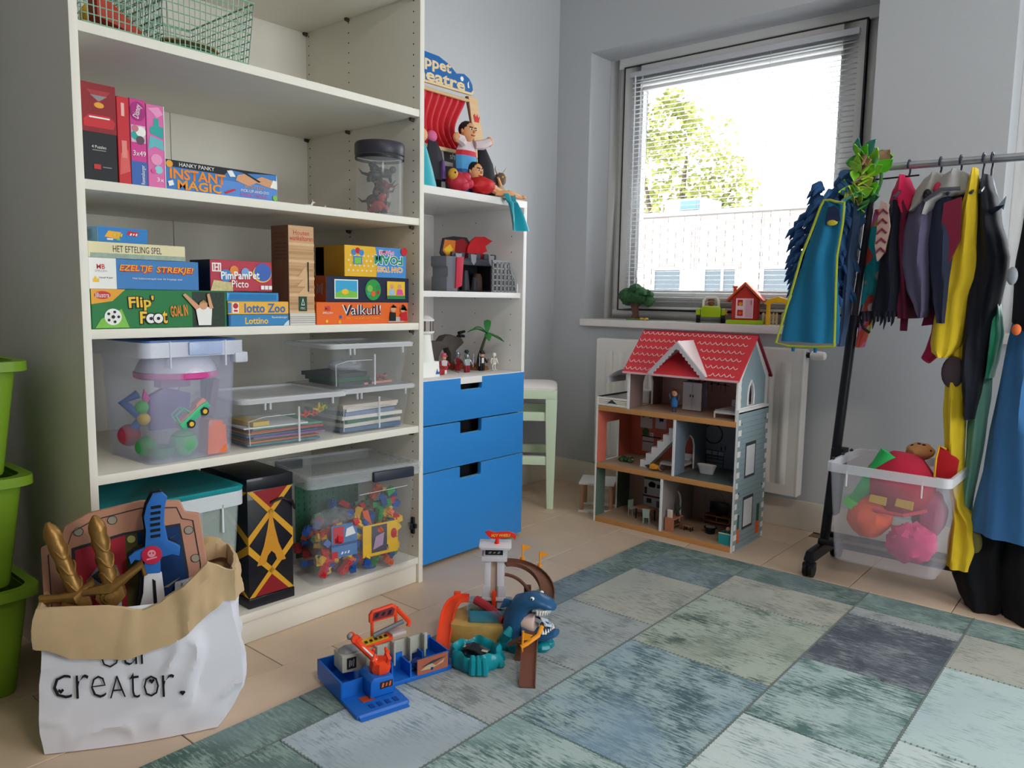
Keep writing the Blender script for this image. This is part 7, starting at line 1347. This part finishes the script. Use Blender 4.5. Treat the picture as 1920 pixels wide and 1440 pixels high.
def car(label, loc, deg, L_, body, trim, pitch=0, grp='toy cars in the floor playsets'):
    o = thing('toy_car', label, 'toy car', loc, deg, grp); o.rotation_euler = (pitch, 0, math.radians(deg)); w = L_*.24
    MB().prism([(-L_/2, .005), (L_/2, .005), (L_/2, .011), (L_*.28, .014), (L_*.1, .021), (-L_*.22, .022), (-L_*.42, .015), (-L_/2, .014)], -w, w).build('body', body, o, bev=.002); MB().prism([(-L_*.2, .0155), (L_*.14, .0155), (L_*.08, .0205), (-L_*.18, .0212)], -w-.0004, w+.0004).build('windows', BLACK, o)
    MB().box(-L_*.5, L_*.5, -w*.25, w*.25, .0145, .0152).build('stripe', trim, o)
    for x in (-L_*.3, L_*.3):
        for s in (-1, 1): MB().cyl((x, s*w*.75, .006), (x, s*w*1.06, .006), .0062, n=14).build('wheel', DARK, o); MB().cyl((x, s*w*1.05, .006), (x, s*w*1.08, .006), .003, n=10).build('hub', CHR, o)
    return o
car('blue and white toy car in the blue garage set', (1.143+.19*.242-.115*.97, -2.141+.19*.97+.115*.242, .0205), 35, .065, pm('#1f3f9a', .3), WHT)
# shark playset
s2 = thing('toy_shark_set', 'toy race set with blue shark head, grey tower and sand base on the rug', 'toy playset', (1.10, -1.64, .0088), 40.3)
SAND = pm('#c8a45c', .7, var=.15, scale=40, bump=.2); SHK = pm('#2a5a86', .3); TBR = pm('#6a4434', .5); TEAL = pm('#128a98', .25)
def ringn(pts, z, k=1): return [(x*k, y*k, z) for x, y in pts]
sp = [(-.145, -.03), (-.1, -.045), (-.04, -.05), (.02, -.045), (.05, .0), (.04, .07), (-.02, .12), (-.1, .11), (-.15, .06)]
MB().loft([[(x+.006*noise.noise(Vector((x*30, y*30, z*40))), y+.006*noise.noise(Vector((y*30, x*30, z*40))), z) for x, y in sp] for z in (0, .015, .03, .045, .05)]).build('sand_base', SAND, s2, 30)
MB().loft([rr(.118, .1, .01, .05, -.04, .03), rr(.126, .108, .01, .085, -.04, .03), rr(.12, .102, .01, .085, -.04, .03), rr(.11, .094, .008, .053, -.04, .03)]).build('water_tank', clear('#4fb8dc', .28, .1), s2)
MB().prism([(0, 0), (.001, 0), (0, .001)], 0, .0001)
TW_ = pm('#cfcbd2', .4)
bx('tower_shaft', TW_, s2, -.058, -.04, .055, .1, .06, .205, bev=.002); bx('tower_shaft', TW_, s2, -.022, -.002, .055, .1, .06, .205, bev=.002); bx('tower_back', pm('#e2c9b4', .5), s2, -.04, -.022, .07, .1, .06, .205)
bx('tower_collar', TW_, s2, -.066, .006, .048, .108, .2, .215, bev=.002); bx('tower_cabin', TW_, s2, -.06, .0, .052, .104, .215, .236, bev=.002); bx('cabin_window', BLACK, s2, -.055, -.006, .05, .053, .219, .233); MB().hexa([(-.066, .04, .236), (.012, .04, .236), (.012, .11, .236), (-.066, .11, .236), (-.074, .036, .245), (.018, .036, .245), (.018, .114, .245), (-.074, .114, .245)]).build('tower_roof', pm('#e6e4e8', .4), s2, bev=.002)
for x in (-.058, -.014): bx('tower_window', BLACK, s2, x, x+.013, .053, .056, .1, .122); bx('window_frame', TW_, s2, x-.004, x+.017, .052, .0555, .094, .128)
marks(s2, GREY, -.03, .226, .035, .006, y=.0498); bx('lift_handle', TO, s2, -.036, -.024, .045, .056, .066, .115, bev=.003); bx('tower_foot', TW_, s2, -.064, .004, .048, .108, .085, .094, bev=.002)
fl_ = MB().prism([(-.058, .278), (-.045, .262), (-.028, .258), (-.005, .262), (.018, .266), (.024, .262), (.026, .254), (.03, .266), (.026, .275), (.01, .28), (-.012, .279), (-.03, .277), (-.046, .282)], .07, .078).build('logo_sign', pm('#e0281e', .4), s2, bev=.001); txt(s2, 'HOT WHEELS', YEL, -.013, .27, .055, .0085, y=.0695, shear=.3, rot=.02, bold=.02); MB().cyl((-.024, .074, .245), (-.022, .074, .262), .007, .004, n=10).build('sign_foot', pm('#e0281e', .4), s2)
MB().tube([(-.08, .05, .088), (-.04, .02, .075), (.0, -.02, .06)], [.013, .012, .011], 10).build('red_chute', pm('#b8323c', .35), s2)
def ribbon(name, path, w, mat, wall=.008, parent=s2, nrm=None):
    path = [Vector(p) for p in path]; m = MB(); rings = []
    for i, p in enumerate(path):
        d = (path[min(i+1, len(path)-1)]-path[max(i-1, 0)]); side = Vector((d.y, -d.x, 0)); side = side.normalized() if side.length > 1e-6 else Vector((1, 0, 0)); up = side.cross(d).normalized()
        if up.z < 0: up = -up
        t = .003
        prof = [(-w, wall), (-w, -t), (w, -t), (w, wall), (w-.0025, wall), (w-.0025, 0), (-w+.0025, 0), (-w+.0025, wall)]
        rings.append([p+side*a+up*b for a, b in prof])
    return MB().loft(rings).build(name, mat, parent, 30)
def bez(P, n=14):
    out = []
    for i in range(n+1):
        t = i/n; q = [Vector(p) for p in P]
        while len(q) > 1: q = [a.lerp(b, t) for a, b in zip(q, q[1:])]
        out.append(q[0])
    return out
ribbon('orange_slide', bez([(-.1, .06, .086), (-.15, .062, .09), (-.16, .03, .08), (-.162, -.03, .02), (-.162, -.1, .004)]), .019, pm('#f0502a', .35)); bx('slide_hinge', pm('#f0502a', .35), s2, -.145, -.125, .075, .085, .085, .1, bev=.002)
ribbon('brown_track', bez([(.0, .08, .185), (.06, .1, .185), (.125, .07, .16), (.13, .0, .13), (.11, -.02, .1)]), .02, TBR); MB().tube(bez([(.0, .06, .16), (.05, .06, .155), (.075, .03, .11)]), .005, 7).build('track_arch', TBR, s2); MB().box(.055, .075, .045, .065, 0, .13).build('track_support', TBR, s2, bev=.002)
for x, y, z in ((.05, .115, .188), (.1, .095, .175)): MB().cyl((x, y, z), (x, y, z+.042), .0024, n=8).build('flag_pole', pm('#f09a1e', .4), s2); MB().prism([(x, z+.042), (x+.026, z+.034), (x, z+.022)], y-.001, y+.001).build('flag', pm('#f09a1e', .4), s2); MB().cyl((x, y, z-.002), (x, y, z+.004), .007, n=10).build('flag_base', pm('#f09a1e', .4), s2)
# shark: neck and upper head as one loft along a bent spine, mouth opening forward right
def sec(c, d, rx, rz, n=18, cut=None):
    d = Vector(d).normalized(); s_ = Vector((d.y, -d.x, 0)).normalized(); u_ = s_.cross(d); 
    if u_.z < 0: u_ = -u_
    return [Vector(c)+s_*rx*math.cos(a)+u_*rz*math.sin(a) for a in [2*math.pi*i/n for i in range(n)]]
D1 = (.75, -.45, .1)
MB().loft([sec((.03, -.035, .0), (.05, 0, 1), .038, .034), sec((.032, -.032, .04), (.1, -.05, 1), .04, .036), sec((.038, -.03, .08), (.3, -.15, 1), .04, .038), sec((.05, -.035, .108), (.8, -.35, .6), .038, .034), sec((.075, -.045, .128), (.8, -.4, .15), .037, .024), sec((.1, -.055, .13), D1, .033, .019), sec((.12, -.065, .126), D1, .027, .014), sec((.134, -.072, .12), D1, .014, .008)]).build('shark_head', SHK, s2, 60)
MB().loft([sec((.06, -.05, .05), (.8, -.45, -.1), .03, .02), sec((.09, -.062, .042), D1, .034, .018), sec((.115, -.075, .045), D1, .032, .016), sec((.14, -.088, .056), D1, .018, .01)]).build('shark_jaw', SHK, s2, 60)
MB().prism([(.036, .118), (.0, .126), (-.012, .098), (.01, .104), (.024, .09)], -.035, -.027).build('shark_fin', SHK, s2, bev=.002)
MB().loft([sec((.06, -.045, .068), D1, .028, .024), sec((.09, -.058, .068), D1, .03, .03), sec((.092, -.059, .068), D1, .026, .026)]).build('mouth_cavity', pm('#e0c4bc', .5), s2, 60)
dv = Vector((.75, -.45, 0)).normalized(); sv_ = Vector((dv.y, -dv.x, 0))
for i in range(11):
    a = -1.35+2.7*i/10; c = Vector((.098, -.053, .114))+dv*.026*math.cos(a)+sv_*.029*math.sin(a); MB().cyl(c, c+Vector((0, 0, -.016)), .0046, .0008, n=7).build('tooth', WHT, s2)
    c = Vector((.105, -.068, .056))+dv*.028*math.cos(a)+sv_*.028*math.sin(a); MB().cyl(c, c+Vector((0, 0, .014)), .0042, .0008, n=7).build('tooth', WHT, s2)
for s in (-1, 1): c = Vector((.088, -.05, .143))-sv_*s*-.026; MB().ell(c, .006, .006, .005, 10, 7).build('shark_eye', WHT, s2); MB().ell(c+dv*.001+sv_*s*.004, .003, .003, .003, 8, 6).build('pupil', BLACK, s2)
for q in range(9): a = q*.7; MB().ell((.06+.055*math.cos(a), -.05+.035*math.sin(a), .01), .024, .02, .016+.008*(q % 2), 12, 8, lambda d: 1+.25*noise.noise(d*3+Vector((q, 0, 0)))).build('splash', TEAL, s2)
MB().tube([(.0, -.06, .02), (.01, -.075, .045), (.02, -.06, .06)], [.016, .014, .006], 9).build('splash_wave', TEAL, s2)
ribbon('brown_ramp', bez([(.075, -.085, .058), (.068, -.13, .055), (.064, -.2, .03), (.06, -.275, .003)]), .02, pm('#74483a', .45), wall=.005); MB().hexa([(.03, -.135, 0), (.045, -.135, 0), (.045, -.115, 0), (.03, -.115, 0), (.035, -.125, .045), (.06, -.125, .045), (.06, -.105, .045), (.035, -.105, .045)]).build('ramp_leg', TBR, s2); MB().prism([(.01, .03), (.06, .05), (.06, .058), (.02, .04)], -.12, -.1).build('ramp_brace', TBR, s2)
FG = pm('#f09a1e', .4); MB().tube([(.045, -.165, .052), (.06, -.16, .058), (.09, -.14, .072), (.1, -.115, .085)], .006, 7, flat=1).build('orange_guard', FG, s2); MB().cyl((.048, -.165, .035), (.05, -.165, .095), .003, n=8).build('flag_pole', FG, s2); MB().prism([(.05, .09), (.075, .084), (.068, .078), (.074, .072), (.05, .07)], -.166, -.164).build('flag', FG, s2)
s2m = Matrix.Translation((1.10, -1.64, .0088)) @ Rz(40.3)
car('white and light blue toy car in the jaws of the toy shark', tuple(s2m @ Vector((.098, -.072, .070))), -10, .06, pm('#c8d4e0', .3), pm('#4a86c0', .3), pitch=-.4)
# teal whirlpool dish
wp = thing('toy_whirlpool', 'teal toy splash pool with waterfall lip between the two playsets', 'toy pool', tuple(s2m @ Vector((-.07, -.15, 0))), 40.3)
def wr(r, z, amp): return [((r+amp*math.sin(a*9))*math.cos(a)*1.02, (r+amp*math.sin(a*9))*math.sin(a), z+(.005*math.sin(a*5+1) if amp and z > .03 else 0)) for a in [2*math.pi*i/72 for i in range(72)]]
MB().loft([wr(.058, 0, .002), wr(.064, .012, .003), wr(.062, .038, .004), wr(.056, .045, .004), wr(.05, .038, .003), wr(.044, .012, .001), wr(.02, .008, 0)]).build('dish', TEAL, wp, 60)
for x in (-.016, -.002, .012): MB().tube([(x+.01, -.05, .042), (x+.011, -.062, .034), (x*1.1+.012, -.067, .014), (x*1.1+.012, -.07, .003)], [.006, .010, .010, .009], 9).build('waterfall', TEAL, wp)
for a in (-.3, .2): MB().tube([(.057*math.cos(a), .057*math.sin(a), .036), (.064*math.cos(a), .064*math.sin(a), .018), (.068*math.cos(a), .068*math.sin(a), .003)], [.006, .010, .011], 8).build('wave', TEAL, wp)
car('black and silver toy car lying in the teal splash pool', tuple(s2m @ Vector((-.07, -.145, .022))), 15, .07, pm('#1d1f24', .25), pm('#b8b49a', .3), pitch=.15)
